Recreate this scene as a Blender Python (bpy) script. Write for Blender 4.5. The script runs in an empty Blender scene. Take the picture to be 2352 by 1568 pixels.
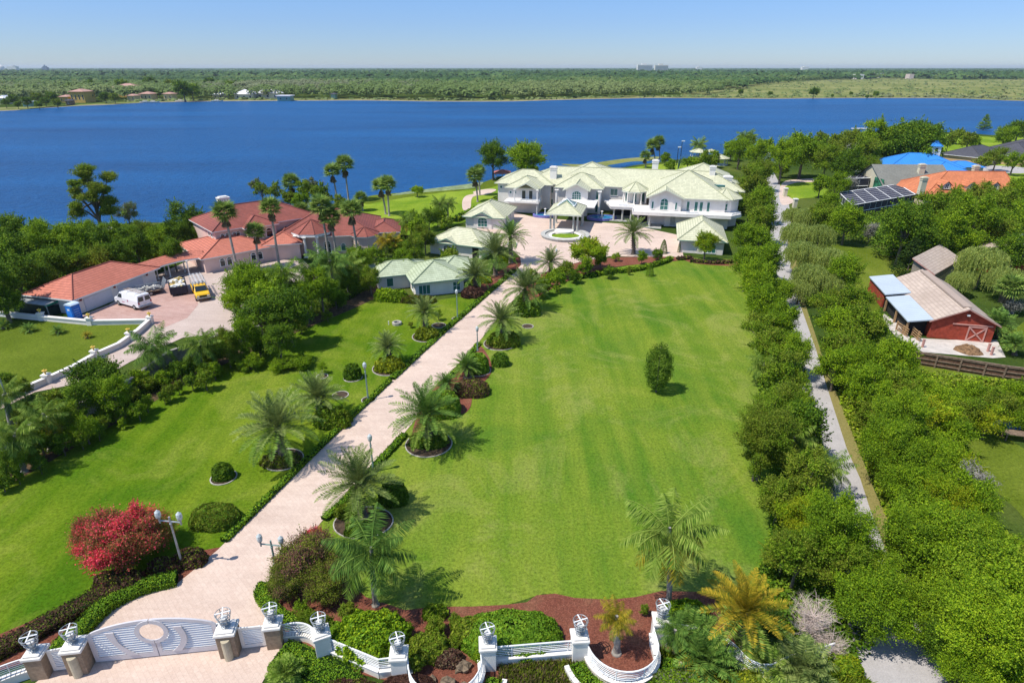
import bpy, math, random
import numpy as np
from mathutils import Vector, Matrix
random.seed(7); rng = np.random.default_rng(11)
C = bpy.context.scene.collection
H = 30.0; PITCH = math.radians(24.04); FD = 1411.2
SP, CP = math.sin(PITCH), math.cos(PITCH)

# ---------------------------------------------------------------- places
def W(x, y, z=0.0):
    """a point of the survey picture (2352 wide) put on the level z"""
    v = (y-784)/FD; zc = (H-z)/(SP+CP*v)
    return ((x-1176)/FD*zc, zc*(CP-v*SP), z)
def Z_at(base, ytop):
    D = base[1]; v = (ytop-784)/FD
    return H-D*(SP+CP*v)/(CP-v*SP)
def unit_px(p):                       # metres per survey pixel at p
    return (p[1]*CP+(H-p[2])*SP)/FD
class Fr:
    def __init__(s, ox=0, oy=0, deg=0, oz=0):
        a = math.radians(deg); s.o = (ox, oy, oz); s.c = math.cos(a); s.s = math.sin(a); s.deg = deg
    def p(s, u, v, z=0): return (s.o[0]+u*s.c-v*s.s, s.o[1]+u*s.s+v*s.c, s.o[2]+z)
ID = Fr()

# ---------------------------------------------------------------- materials
MATS = {}
def nodes(name):
    m = bpy.data.materials.new(name); m.use_nodes = True
    nt = m.node_tree; nt.nodes.clear(); MATS[name] = m
    return m, nt
def N(nt, t, **k):
    n = nt.nodes.new(t)
    for a, b in k.items():
        if a.startswith('i_'):
            n.inputs[int(a[2:]) if a[2:].isdigit() else a[2:].replace('_', ' ')].default_value = b
        else: setattr(n, a, b)
    return n
def L(nt, a, b): nt.links.new(a, b)
def ramp(nt, fac, cols):
    r = N(nt, 'ShaderNodeValToRGB'); e = r.color_ramp.elements
    while len(e) < len(cols): e.new(.5)
    for i, (p, c) in enumerate(cols): e[i].position = p; e[i].color = (*c, 1)
    L(nt, fac, r.inputs[0]); return r.outputs[0]
def noise(nt, scale, detail=4, coord='Object', rough=.6, vec=None, dist=0):
    if vec is None:
        tc = N(nt, 'ShaderNodeTexCoord'); vec = tc.outputs[coord]
    n = N(nt, 'ShaderNodeTexNoise'); n.inputs['Scale'].default_value = scale; n.inputs['Detail'].default_value = detail
    n.inputs['Roughness'].default_value = rough; n.inputs['Distortion'].default_value = dist
    L(nt, vec, n.inputs['Vector']); return n.outputs[0]
def mixc(nt, fac, a, b, mode='MIX'):
    m = N(nt, 'ShaderNodeMix', data_type='RGBA', blend_type=mode)
    if isinstance(fac, (int, float)): m.inputs[0].default_value = fac
    else: L(nt, fac, m.inputs[0])
    for i, x in ((6, a), (7, b)):
        if isinstance(x, tuple): m.inputs[i].default_value = (*x, 1)
        else: L(nt, x, m.inputs[i])
    return m.outputs[2]
def mth(nt, op, a, b=0.0):
    m = N(nt, 'ShaderNodeMath', operation=op)
    for i, x in ((0, a), (1, b)):
        if isinstance(x, (int, float)): m.inputs[i].default_value = x
        else: L(nt, x, m.inputs[i])
    return m.outputs[0]
def bsdf(nt, col, rough=.8, spec=.3, metal=0, bump=None, bstr=.3, bdist=.05):
    b = N(nt, 'ShaderNodeBsdfPrincipled'); o = N(nt, 'ShaderNodeOutputMaterial')
    if isinstance(col, tuple): b.inputs['Base Color'].default_value = (*col, 1)
    else: L(nt, col, b.inputs['Base Color'])
    b.inputs['Roughness'].default_value = rough; b.inputs['Metallic'].default_value = metal
    b.inputs['Specular IOR Level'].default_value = spec
    if bump is not None:
        n = N(nt, 'ShaderNodeBump'); n.inputs['Strength'].default_value = bstr; n.inputs['Distance'].default_value = bdist
        L(nt, bump, n.inputs['Height']); L(nt, n.outputs[0], b.inputs['Normal'])
    L(nt, b.outputs[0], o.inputs[0]); return b
def plain(name, c, rough=.7, var=.12, scale=1.5, spec=.3, metal=0):
    m, nt = nodes(name)
    f = noise(nt, scale, 5)
    d = tuple(x*(1-var*2) for x in c); e = tuple(min(1, x*(1+var)) for x in c)
    bsdf(nt, ramp(nt, f, [(.3, d), (.7, e)]), rough, spec, metal); return m
def leaf(name, c, c2=None, trans=.3, var=.5, clump=.35):
    """foliage: each leaf and each clump has its own tone"""
    m, nt = nodes(name)
    c2 = c2 or (c[0]*1.9, c[1]*1.45, c[2]*1.1)
    g = N(nt, 'ShaderNodeNewGeometry'); oi = N(nt, 'ShaderNodeObjectInfo')
    nz = noise(nt, 1.1, 3)
    f = mth(nt, 'ADD', mth(nt, 'MULTIPLY', g.outputs['Random Per Island'], .55), mth(nt, 'MULTIPLY', nz, .55))
    f = mth(nt, 'ADD', f, mth(nt, 'MULTIPLY', oi.outputs['Random'], .16))
    dark = tuple(x*(1-var) for x in c)
    col = ramp(nt, f, [(.28, dark), (.55, c), (.92, c2)])
    b = N(nt, 'ShaderNodeBsdfPrincipled'); L(nt, col, b.inputs['Base Color']); b.inputs['Roughness'].default_value = .55
    b.inputs['Specular IOR Level'].default_value = .07
    t = N(nt, 'ShaderNodeBsdfTranslucent'); L(nt, mixc(nt, .5, col, c2), t.inputs[0])
    mx = N(nt, 'ShaderNodeMixShader'); mx.inputs[0].default_value = trans
    L(nt, b.outputs[0], mx.inputs[1]); L(nt, t.outputs[0], mx.inputs[2])
    o = N(nt, 'ShaderNodeOutputMaterial'); L(nt, mx.outputs[0], o.inputs[0]); return m
def tile_roof(name, c, c_dark, course=.42, stain=None):
    m, nt = nodes(name)
    uv = N(nt, 'ShaderNodeUVMap'); sx = N(nt, 'ShaderNodeSeparateXYZ'); L(nt, uv.outputs[0], sx.inputs[0])
    fv = mth(nt, 'FRACT', mth(nt, 'DIVIDE', sx.outputs[1], course))
    fu = mth(nt, 'FRACT', mth(nt, 'DIVIDE', sx.outputs[0], .33))
    row = mth(nt, 'FLOOR', mth(nt, 'DIVIDE', sx.outputs[1], course))
    colm = mth(nt, 'FLOOR', mth(nt, 'DIVIDE', sx.outputs[0], .33))
    cx = N(nt, 'ShaderNodeCombineXYZ'); L(nt, row, cx.inputs[0]); L(nt, colm, cx.inputs[1])
    wn = N(nt, 'ShaderNodeTexWhiteNoise', noise_dimensions='3D'); L(nt, cx.outputs[0], wn.inputs[0])
    base = ramp(nt, wn.outputs[0], [(0, tuple(x*.86 for x in c)), (1, tuple(min(1, x*1.08) for x in c))])
    st = noise(nt, .22, 6); base = mixc(nt, mth(nt, 'MULTIPLY', ramp(nt, st, [(.42, (0, 0, 0)), (.75, (1, 1, 1))]), .6), base, stain or c_dark)
    line = mth(nt, 'LESS_THAN', fv, .2)
    lu = mth(nt, 'MULTIPLY', mth(nt, 'LESS_THAN', fu, .14), .25)
    base = mixc(nt, mth(nt, 'MAXIMUM', mth(nt, 'MULTIPLY', line, .62), lu), base, c_dark)
    bsdf(nt, base, .75, .25, 0, mth(nt, 'MULTIPLY', fv, 1), .7, .05); return m
def brickish(name, c1, c2, mort, sx=.22, sy=.11, rough=.85, rot=0, patch=None, scale=1.0):
    m, nt = nodes(name)
    tc = N(nt, 'ShaderNodeTexCoord'); mp = N(nt, 'ShaderNodeMapping'); mp.inputs['Rotation'].default_value = (0, 0, rot)
    L(nt, tc.outputs['Object'], mp.inputs[0])
    b = N(nt, 'ShaderNodeTexBrick'); L(nt, mp.outputs[0], b.inputs[0])
    b.inputs['Color1'].default_value = (*c1, 1); b.inputs['Color2'].default_value = (*c2, 1); b.inputs['Mortar'].default_value = (*mort, 1)
    b.inputs['Scale'].default_value = scale; b.inputs['Brick Width'].default_value = sx; b.inputs['Row Height'].default_value = sy
    b.inputs['Mortar Size'].default_value = .008*scale; b.inputs['Bias'].default_value = 0
    big = noise(nt, .16, 6, rough=.7); col = mixc(nt, .5, b.outputs[0], ramp(nt, big, [(.3, tuple(x*.82 for x in c1)), (.7, tuple(min(1, x*1.12) for x in c2))]))
    mp3 = N(nt, 'ShaderNodeMapping'); mp3.inputs['Rotation'].default_value = (0, 0, -1.02); mp3.inputs['Scale'].default_value = (.12, 1.0, 1); L(nt, tc.outputs['Object'], mp3.inputs[0])
    trk = noise(nt, .8, 5, rough=.7, vec=mp3.outputs[0]); col = mixc(nt, .35, col, mixc(nt, 1, col, ramp(nt, trk, [(.35, (.66, .62, .60)), (.6, (1.12, 1.1, 1.08))]), 'MULTIPLY'))
    spots = noise(nt, .9, 4, dist=1.5); col = mixc(nt, mth(nt, 'MULTIPLY', ramp(nt, spots, [(.62, (0, 0, 0)), (.72, (1, 1, 1))]), .25), col, mort)
    fine = noise(nt, 9, 3); col = mixc(nt, .28, col, ramp(nt, fine, [(.3, mort), (.7, c2)]))
    bsdf(nt, col, rough, .2, 0, fine, .3, .02); return m
def turf(name, c, light, dark, patch=.07, streak=None, dry=None, sw=.15):
    """mown grass: fine blade grain, patches of other growth, faint mower strips"""
    m, nt = nodes(name)
    tc = N(nt, 'ShaderNodeTexCoord')
    big = noise(nt, patch, 5, rough=.65, vec=tc.outputs['Object'], dist=.4)
    mid = noise(nt, .5, 6, rough=.7, vec=tc.outputs['Object'])
    fine = noise(nt, 4.5, 6, rough=.85, vec=tc.outputs['Object'])
    mp = N(nt, 'ShaderNodeMapping'); mp.inputs['Rotation'].default_value = (0, 0, streak if streak is not None else .1); mp.inputs['Scale'].default_value = (.8, .05, 1)
    L(nt, tc.outputs['Object'], mp.inputs[0]); stv = noise(nt, .55, 3, vec=mp.outputs[0])
    col = ramp(nt, big, [(.40, dark), (.5, c), (.60, light)])
    col = mixc(nt, .33, col, ramp(nt, mid, [(.3, dark), (.55, c), (.75, light)]))
    col = mixc(nt, sw, col, ramp(nt, stv, [(.38, dark), (.62, light)]))
    if dry:
        dn = noise(nt, .11, 7, rough=.72, vec=tc.outputs['Object'], dist=.8)
        col = mixc(nt, mth(nt, 'MULTIPLY', ramp(nt, dn, [(.5, (0, 0, 0)), (.68, (1, 1, 1))]), .5), col, dry)
    col = mixc(nt, .8, col, ramp(nt, fine, [(.36, tuple(.40 for _ in c)), (.5, (.90, .90, .90)), (.64, (1.35, 1.30, 1.2))]), 'MULTIPLY')
    col = mixc(nt, 1, col, (1.18, 1.18, 1.18), 'MULTIPLY')
    bsdf(nt, col, 1, 0, 0, fine, .5, .06); return m
def glassy(name, c, rough=.08, spec=.6):
    m, nt = nodes(name); bsdf(nt, c, rough, spec); return m

# ---------------------------------------------------------------- mesh building
def org(parent):
    v = Vector((0, 0, 0))
    while parent is not None: v += parent.location; parent = parent.parent
    return v
class MB:
    def __init__(s): s.v = []; s.f = []; s.m = []; s.uv = []; s.anyuv = False; s.mi = 0
    def face(s, pts, uv=None):
        i = len(s.v); s.v += [tuple(p) for p in pts]; s.f.append(list(range(i, i+len(pts)))); s.m.append(s.mi)
        s.uv.append(uv or [(0, 0)]*len(pts)); s.anyuv |= uv is not None
    def poly(s, verts, faces):
        i = len(s.v); s.v += [tuple(p) for p in verts]
        for f in faces: s.f.append([i+k for k in f]); s.m.append(s.mi); s.uv.append([(0, 0)]*len(f))
    def box(s, fr, u0, u1, v0, v1, z0, z1):
        q = [fr.p(u, v, z) for z in (z0, z1) for u, v in ((u0, v0), (u1, v0), (u1, v1), (u0, v1))]
        s.poly(q, [(3, 2, 1, 0), (4, 5, 6, 7), (0, 1, 5, 4), (1, 2, 6, 5), (2, 3, 7, 6), (3, 0, 4, 7)])
    def cyl(s, p, r0, r1, h, n=10, cap=True):
        s.lathe(p, [(r0, 0), (r1, h)], n, cap)
    def lathe(s, p, prof, n=12, cap=True, fr=None, sx=1, sy=1):
        V = []
        for r, z in prof:
            for k in range(n):
                a = 2*math.pi*(k+.5)/n; V.append((p[0]+r*math.cos(a)*sx, p[1]+r*math.sin(a)*sy, p[2]+z))
        F = []
        for j in range(len(prof)-1):
            for k in range(n): F.append((j*n+k, j*n+(k+1) % n, (j+1)*n+(k+1) % n, (j+1)*n+k))
        if cap: F.append(tuple(range(n-1, -1, -1))); F.append(tuple(range((len(prof)-1)*n, len(prof)*n)))
        s.poly(V, F)
    def tube(s, pts, r, n=6, r1=None):
        pts = [Vector(p) for p in pts]; V = []; m = len(pts)
        for i, p in enumerate(pts):
            d = (pts[min(i+1, m-1)]-pts[max(i-1, 0)]).normalized()
            a = d.cross(Vector((0, 0, 1)));
            if a.length < .05: a = Vector((1, 0, 0))
            a.normalize(); b = d.cross(a)
            rr = r if r1 is None else r+(r1-r)*i/(m-1)
            for k in range(n):
                t = 2*math.pi*k/n; V.append(p+a*math.cos(t)*rr+b*math.sin(t)*rr)
        F = [(j*n+k, j*n+(k+1) % n, (j+1)*n+(k+1) % n, (j+1)*n+k) for j in range(m-1) for k in range(n)]
        F.append(tuple(range(n))); F.append(tuple(range((m-1)*n+n-1, (m-1)*n-1, -1)))
        s.poly(V, F)
    def prism(s, fr, poly, z0, z1):
        """poly in (u, v); an upright prism"""
        n = len(poly); q = [fr.p(u, v, z0) for u, v in poly]+[fr.p(u, v, z1) for u, v in poly]
        s.poly(q, [tuple(range(n-1, -1, -1)), tuple(range(n, 2*n))]+[(k, (k+1) % n, n+(k+1) % n, n+k) for k in range(n)])
    def prism_uz(s, fr, poly, v0, v1):
        """poly in (u, z) standing on the facade, from depth v0 to v1"""
        n = len(poly); q = [fr.p(u, v0, z) for u, z in poly]+[fr.p(u, v1, z) for u, z in poly]
        s.poly(q, [tuple(range(n)), tuple(range(2*n-1, n-1, -1))]+[((k+1) % n, k, n+k, n+(k+1) % n) for k in range(n)])
    def build(s, name, mats, parent=None, smooth=False, bevel=0):
        if not isinstance(mats, (list, tuple)): mats = [mats]
        o0 = org(parent); me = bpy.data.meshes.new(name)
        me.from_pydata([(x-o0.x, y-o0.y, z-o0.z) for x, y, z in s.v], [], s.f)
        for m in mats: me.materials.append(m)
        me.polygons.foreach_set('material_index', s.m)
        if s.anyuv:
            u = me.uv_layers.new(name='UVMap'); flat = [c for q in s.uv for t in q for c in t]
            u.data.foreach_set('uv', flat)
        if smooth: me.polygons.foreach_set('use_smooth', [True]*len(s.f))
        me.update(); o = bpy.data.objects.new(name, me); C.objects.link(o); o.parent = parent
        if bevel:
            b = o.modifiers.new('bevel', 'BEVEL'); b.width = bevel; b.segments = 2; b.limit_method = 'ANGLE'
        return o
def np_mesh(name, V, F, mats, mi=None, smooth=False):
    V = np.asarray(V, np.float32).reshape(-1, 3); F = np.asarray(F, np.int32); k = F.shape[1]
    me = bpy.data.meshes.new(name); me.vertices.add(len(V)); me.vertices.foreach_set('co', V.ravel())
    me.loops.add(F.size); me.loops.foreach_set('vertex_index', F.ravel())
    me.polygons.add(len(F)); me.polygons.foreach_set('loop_start', np.arange(0, F.size, k, dtype=np.int32))
    me.polygons.foreach_set('loop_total', np.full(len(F), k, np.int32))
    for m in mats: me.materials.append(m)
    if mi is not None: me.polygons.foreach_set('material_index', np.asarray(mi, np.int32))
    if smooth: me.polygons.foreach_set('use_smooth', np.ones(len(F), bool))
    me.update(calc_edges=True); me.validate(); return me
def link(name, me, parent=None, loc=(0, 0, 0), rz=0, sc=1.0):
    o = bpy.data.objects.new(name, me); C.objects.link(o); o.parent = parent
    o.location = loc; o.rotation_euler = (0, 0, rz); o.scale = (sc, sc, sc) if isinstance(sc, (int, float)) else sc; return o
def tag(o, label, cat, group=None, kind=None):
    if label: o['label'] = label
    if cat: o['category'] = cat
    if group: o['group'] = group
    if kind: o['kind'] = kind
    return o
def thing(name, label, cat, loc=(0, 0, 0), rz=0, group=None, sc=1.0):
    o = bpy.data.objects.new(name, None); C.objects.link(o); o.location = loc; o.rotation_euler = (0, 0, rz)
    o.scale = (sc, sc, sc); o.empty_display_size = .3
    return tag(o, label, cat, group)
def copy_tree(o, parent=None):
    c = o.copy(); C.objects.link(c); c.parent = parent
    for ch in list(o.children): copy_tree(ch, c)
    return c
def smooth_loop(P, k=6, closed=True):
    n = len(P); out = []
    for i in range(n if closed else n-1):
        p0, p1, p2, p3 = (P[(i-1) % n] if closed or i > 0 else P[0]), P[i], P[(i+1) % n], (P[(i+2) % n] if closed or i+2 < n else P[-1])
        for j in range(k):
            t = j/k; out.append(tuple(.5*((2*b)+(-a+c)*t+(2*a-5*b+4*c-d)*t*t+(-a+3*b-3*c+d)*t**3) for a, b, c, d in zip(p0, p1, p2, p3)))
    if not closed: out.append(tuple(P[-1]))
    return out
def sheet(name, pts, z, mat, smooth=True, world=False, label=None, kind='structure'):
    P = [p[:2] if world else W(p[0], p[1], z)[:2] for p in pts]
    if smooth: P = smooth_loop(P)
    import bmesh
    bm = bmesh.new(); vs = [bm.verts.new((x, y, z)) for x, y in P]; f = bm.faces.new(vs); bm.normal_update()
    if f.normal.z < 0: f.normal_flip()
    bmesh.ops.triangulate(bm, faces=[f], ngon_method='EAR_CLIP')
    me = bpy.data.meshes.new(name); bm.to_mesh(me); bm.free(); me.materials.append(mat)
    o = link(name, me); tag(o, label, None, None, kind); return o
# ---------------------------------------------------------------- the palette
G_BRIGHT = leaf('leaf_bright', (.160, .290, .009), (.38, .50, .022), trans=.30)
G_MID = leaf('leaf_mid', (.112, .215, .011), (.28, .39, .024), trans=.28)
G_DARK = leaf('leaf_dark', (.060, .135, .011), (.165, .262, .022), trans=.25)
G_OLIVE = leaf('leaf_olive', (.135, .190, .017), (.30, .345, .038), trans=.28)
G_YELLOW = leaf('leaf_yellow', (.23, .30, .012), (.44, .45, .02), trans=.35)
G_WILLOW = leaf('leaf_willow', (.31, .39, .085), (.56, .62, .17), trans=.5, var=.4)
G_GREY = leaf('leaf_grey', (.13, .145, .085), (.26, .26, .17), var=.35)
G_PINE = leaf('leaf_pine', (.04, .085, .016), (.12, .17, .028))
P_DATE = leaf('frond_date', (.11, .165, .04), (.29, .345, .10), trans=.2, var=.45)
P_GREEN = leaf('frond_green', (.075, .16, .025), (.22, .34, .06), trans=.2, var=.4)
P_QUEEN = leaf('frond_queen', (.11, .20, .02), (.33, .42, .08), trans=.25, var=.4)
P_GOLD = leaf('frond_gold', (.22, .21, .015), (.50, .34, .03), trans=.2, var=.4)
P_FAN = leaf('frond_fan', (.125, .215, .035), (.32, .42, .09), trans=.3, var=.45)
P_DEAD = leaf('frond_dead', (.13, .095, .05), (.24, .18, .10), trans=.05, var=.4)
L_RED = leaf('bract_red', (.70, .045, .06), (1.0, .13, .20), trans=.3, var=.3)
L_PURPLE = leaf('leaf_purple', (.075, .035, .03), (.16, .085, .05), trans=.15, var=.4)
L_HEDGE = leaf('leaf_hedge', (.10, .215, .014), (.22, .38, .028), trans=.2, var=.45)
BARK = plain('bark', (.17, .14, .11), .95, .25, 3)
BARK_PALE = plain('bark_pale', (.34, .31, .27), .95, .2, 3)
MOSS = leaf('moss_grey', (.20, .20, .17), (.33, .32, .28), trans=.1, var=.3)
CORE = plain('shrub_core', (.012, .03, .006), 1, .2, 2, spec=0)  # near-black filling behind the leaves; inner shade put into its colour
WHITE = plain('white_paint', (.80, .76, .70), .55, .07, .8)
WHITE_TRIM = plain('white_trim', (.82, .82, .80), .5, .04, .8)
STUCCO = plain('stucco_white', (.76, .71, .66), .8, .06, .6)
STUCCO_PINK = plain('stucco_pink', (.72, .52, .46), .85, .06, .6)
STUCCO_CREAM = plain('stucco_cream', (.62, .57, .42), .85, .07, .6)
STUCCO_TAN = plain('stucco_tan', (.30, .22, .15), .9, .14, 6)
YELLOW_WALL = plain('wall_ochre', (.62, .40, .10), .85, .08, .2)
GREEN_TRIM = plain('gutter_green', (.22, .38, .30), .5, .1, 1)
GLASS_GREEN = glassy('glass_green', (.03, .14, .12))
GLASS_DARK = glassy('glass_dark', (.02, .03, .035))
DARK = plain('opening_shade', (.03, .028, .027), .9, .2, 1)  # near-black colour stands for the shade inside openings
R_GREEN = tile_roof('tiles_pale_green', (.60, .585, .41), (.25, .275, .16), .46, (.47, .465, .31))
R_GREEN_OLD = tile_roof('tiles_mossy_green', (.48, .53, .37), (.19, .24, .13), .44, (.29, .34, .19))
R_RED = tile_roof('tiles_red', (.54, .185, .125), (.22, .065, .05), .46, (.46, .155, .10))
R_RED_OLD = tile_roof('tiles_red_weathered', (.31, .095, .07), (.12, .04, .038), .44, (.17, .055, .045))
R_ORANGE = tile_roof('tiles_orange', (.58, .20, .09), (.30, .09, .04), .5)
R_GREY = tile_roof('shingles_grey', (.22, .22, .19), (.14, .14, .12), .3)
R_DARK = tile_roof('shingles_dark', (.085, .085, .10), (.05, .05, .06), .3)
R_TAN = tile_roof('shingles_tan', (.52, .42, .345), (.33, .25, .20), .42)
def metal_roof(name, c, d):
    m, nt = nodes(name); uv = N(nt, 'ShaderNodeUVMap'); sx = N(nt, 'ShaderNodeSeparateXYZ'); L(nt, uv.outputs[0], sx.inputs[0])
    f = mth(nt, 'FRACT', mth(nt, 'DIVIDE', sx.outputs[0], .6)); l = mth(nt, 'LESS_THAN', f, .13)
    nz = noise(nt, .4, 4); col = mixc(nt, mth(nt, 'MULTIPLY', l, .6), ramp(nt, nz, [(.3, tuple(x*.88 for x in c)), (.7, c)]), d)
    bsdf(nt, col, .4, .5, .0, l, .5, .04)
    return m
R_BLUE = metal_roof('metal_roof_blue', (.045, .26, .68), (.02, .14, .45))
R_PALE = metal_roof('metal_roof_pale', (.50, .57, .64), (.32, .38, .45))
RED_BOARD = plain('barn_red_boards', (.36, .06, .032), .9, .2, 2)
RED_TRIM = plain('barn_pink_trim', (.58, .30, .25), .8, .1, 3)
WOOD = plain('raw_timber', (.42, .26, .13), .85, .2, 4)
WOOD_GREY = plain('weathered_timber', (.24, .17, .12), .9, .25, 4)
FENCE_BROWN = brickish('fence_boards', (.16, .09, .055), (.11, .06, .038), (.04, .022, .014), .14, 3, scale=1)
STEEL = plain('galvanised_steel', (.36, .38, .39), .45, .2, 4, spec=.4, metal=.3)
LAMP_GREEN = plain('lamp_post_verdigris', (.20, .30, .27), .55, .15, 5, spec=.5)
BLACK = plain('black_rubber', (.02, .02, .02), .6, .2, 3)
GOLD = plain('gilt_urn', (.62, .42, .05), .4, .15, 5, spec=.5)
YELLOW_CAR = plain('truck_yellow', (.80, .46, .01), .25, .04, 1, spec=.6)
WHITE_CAR = plain('van_white', (.82, .82, .84), .25, .03, 1, spec=.6)
BLUE_PLASTIC = plain('toilet_blue', (.01, .16, .60), .45, .08, 2)
BLUE_PALE = plain('toilet_roof', (.55, .66, .78), .5, .05, 2)
TARP = plain('tarp_dark', (.008, .03, .025), .5, .3, 2)
CAGE_MESH = plain('cage_screen', (.045, .045, .065), .8, .15, 3)
DEBRIS = [plain('debris_buff', (.62, .44, .16)), plain('debris_white', (.72, .68, .6)), plain('debris_yellow', (.7, .55, .2)), plain('debris_white_board', (.75, .75, .75))]
STONE = plain('pale_stone', (.46, .45, .41), .8, .15, 2)
CURB = plain('curb_pale', (.44, .41, .36), .85, .2, 4)
POOL = glassy('pool_water', (.02, .22, .42), .1)
POOL_RIM = plain('pool_rim_blue', (.20, .18, .50), .6, .15, 3)
BEACH = plain('shore_sand', (.34, .27, .18), .95, .2, .2)
PAVER = brickish('pavers_pink', (.57, .43, .35), (.68, .545, .455), (.38, .27, .21), .5, .25, rot=.8)
PAVER2 = brickish('pavers_rosy', (.40, .23, .19), (.54, .37, .32), (.24, .14, .12), .9, .35, rot=.3)
PAVER_GREY = brickish('pavers_greyish', (.48, .37, .32), (.56, .46, .40), (.34, .26, .23), .3, .15, rot=1.0)
m, nt = nodes('concrete_road')
_n = noise(nt, .7, 6, rough=.7); _f = noise(nt, 12, 3)
bsdf(nt, mixc(nt, .25, ramp(nt, _n, [(.3, (.33, .31, .30)), (.7, (.45, .42, .41))]), ramp(nt, _f, [(.3, (.2, .19, .18)), (.7, (.6, .57, .55))])), .9, .2, 0, _f, .3, .02); ROAD = m
m, nt = nodes('red_mulch')
_n = noise(nt, .5, 4); _f = noise(nt, 11, 5, rough=.8)
bsdf(nt, mixc(nt, .65, ramp(nt, _n, [(.3, (.14, .05, .033)), (.55, (.22, .095, .06)), (.75, (.27, .19, .10))]), ramp(nt, _f, [(.35, (.05, .018, .014)), (.55, (.26, .08, .05)), (.75, (.50, .27, .18))])), .95, .1, 0, _f, .9, .08); MULCH = m
SOIL = plain('bed_soil', (.075, .05, .03), .95, .35, 3)
m, nt = nodes('leaf_litter')
_n = noise(nt, .4, 4); _f = noise(nt, 8, 5, rough=.8)
bsdf(nt, mixc(nt, .5, ramp(nt, _n, [(.35, (.16, .18, .035)), (.6, (.22, .21, .06)), (.75, (.12, .17, .02))]), ramp(nt, _f, [(.35, (.12, .09, .03)), (.7, (.42, .32, .15))])), .95, .1, 0, _f, .6, .05); LITTER = m
BED = plain('bed_shaded_soil', (.11, .07, .035), .95, .4, 2.5)  # bed soil, colour darkened for the shade of the border trees
LAWN = turf('lawn_turf', (.122, .188, .016), (.195, .235, .033), (.060, .140, .014), .05, .08, dry=(.28, .275, .085), sw=.38)
LAWN_L = turf('side_lawn_turf', (.095, .157, .008), (.165, .212, .020), (.044, .112, .006), .07, 1.0, dry=(.22, .24, .045), sw=.32)
LAWN_OLIVE = turf('olive_lawn_turf', (.105, .145, .016), (.15, .18, .028), (.07, .105, .010), .05, .3)
LAWN_LAKE = turf('lake_lawn_turf', (.17, .25, .022), (.25, .32, .04), (.10, .185, .015), .06, .2)
GROUND = turf('rough_ground', (.05, .085, .015), (.11, .13, .03), (.025, .05, .01), .02, .2)
MARSH = turf('marsh_grass', (.17, .19, .06), (.26, .26, .11), (.09, .13, .035), .012, 1.5, dry=(.28, .22, .13))
WEEDS = turf('rough_weeds', (.10, .17, .02), (.18, .24, .04), (.05, .10, .01), .1, .2)
m, nt = nodes('lake_water')
tc = N(nt, 'ShaderNodeTexCoord'); mp = N(nt, 'ShaderNodeMapping'); mp.inputs['Scale'].default_value = (1, 1.6, 1); L(nt, tc.outputs['Object'], mp.inputs[0])
w1 = noise(nt, .35, 5, rough=.7, vec=mp.outputs[0]); w2 = noise(nt, 1.6, 3, vec=mp.outputs[0])
mp2 = N(nt, 'ShaderNodeMapping'); mp2.inputs['Scale'].default_value = (.35, 1.8, 1); mp2.inputs['Rotation'].default_value = (0, 0, .06); L(nt, tc.outputs['Object'], mp2.inputs[0])
big = noise(nt, .012, 4, vec=mp2.outputs[0])
wv = mth(nt, 'ADD', w1, mth(nt, 'MULTIPLY', w2, .3))
b = bsdf(nt, mixc(nt, .35, ramp(nt, big, [(.3, (.001, .04, .14)), (.68, (.005, .105, .30))]), ramp(nt, w1, [(.3, (.0005, .022, .08)), (.7, (.006, .13, .38))])), .34, .09, 0, wv, 1.0, 1.2); LAKE = m

L_MIX = leaf('bract_mixed', (.13, .11, .03), (.36, .17, .06), trans=.3, var=.4)
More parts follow.
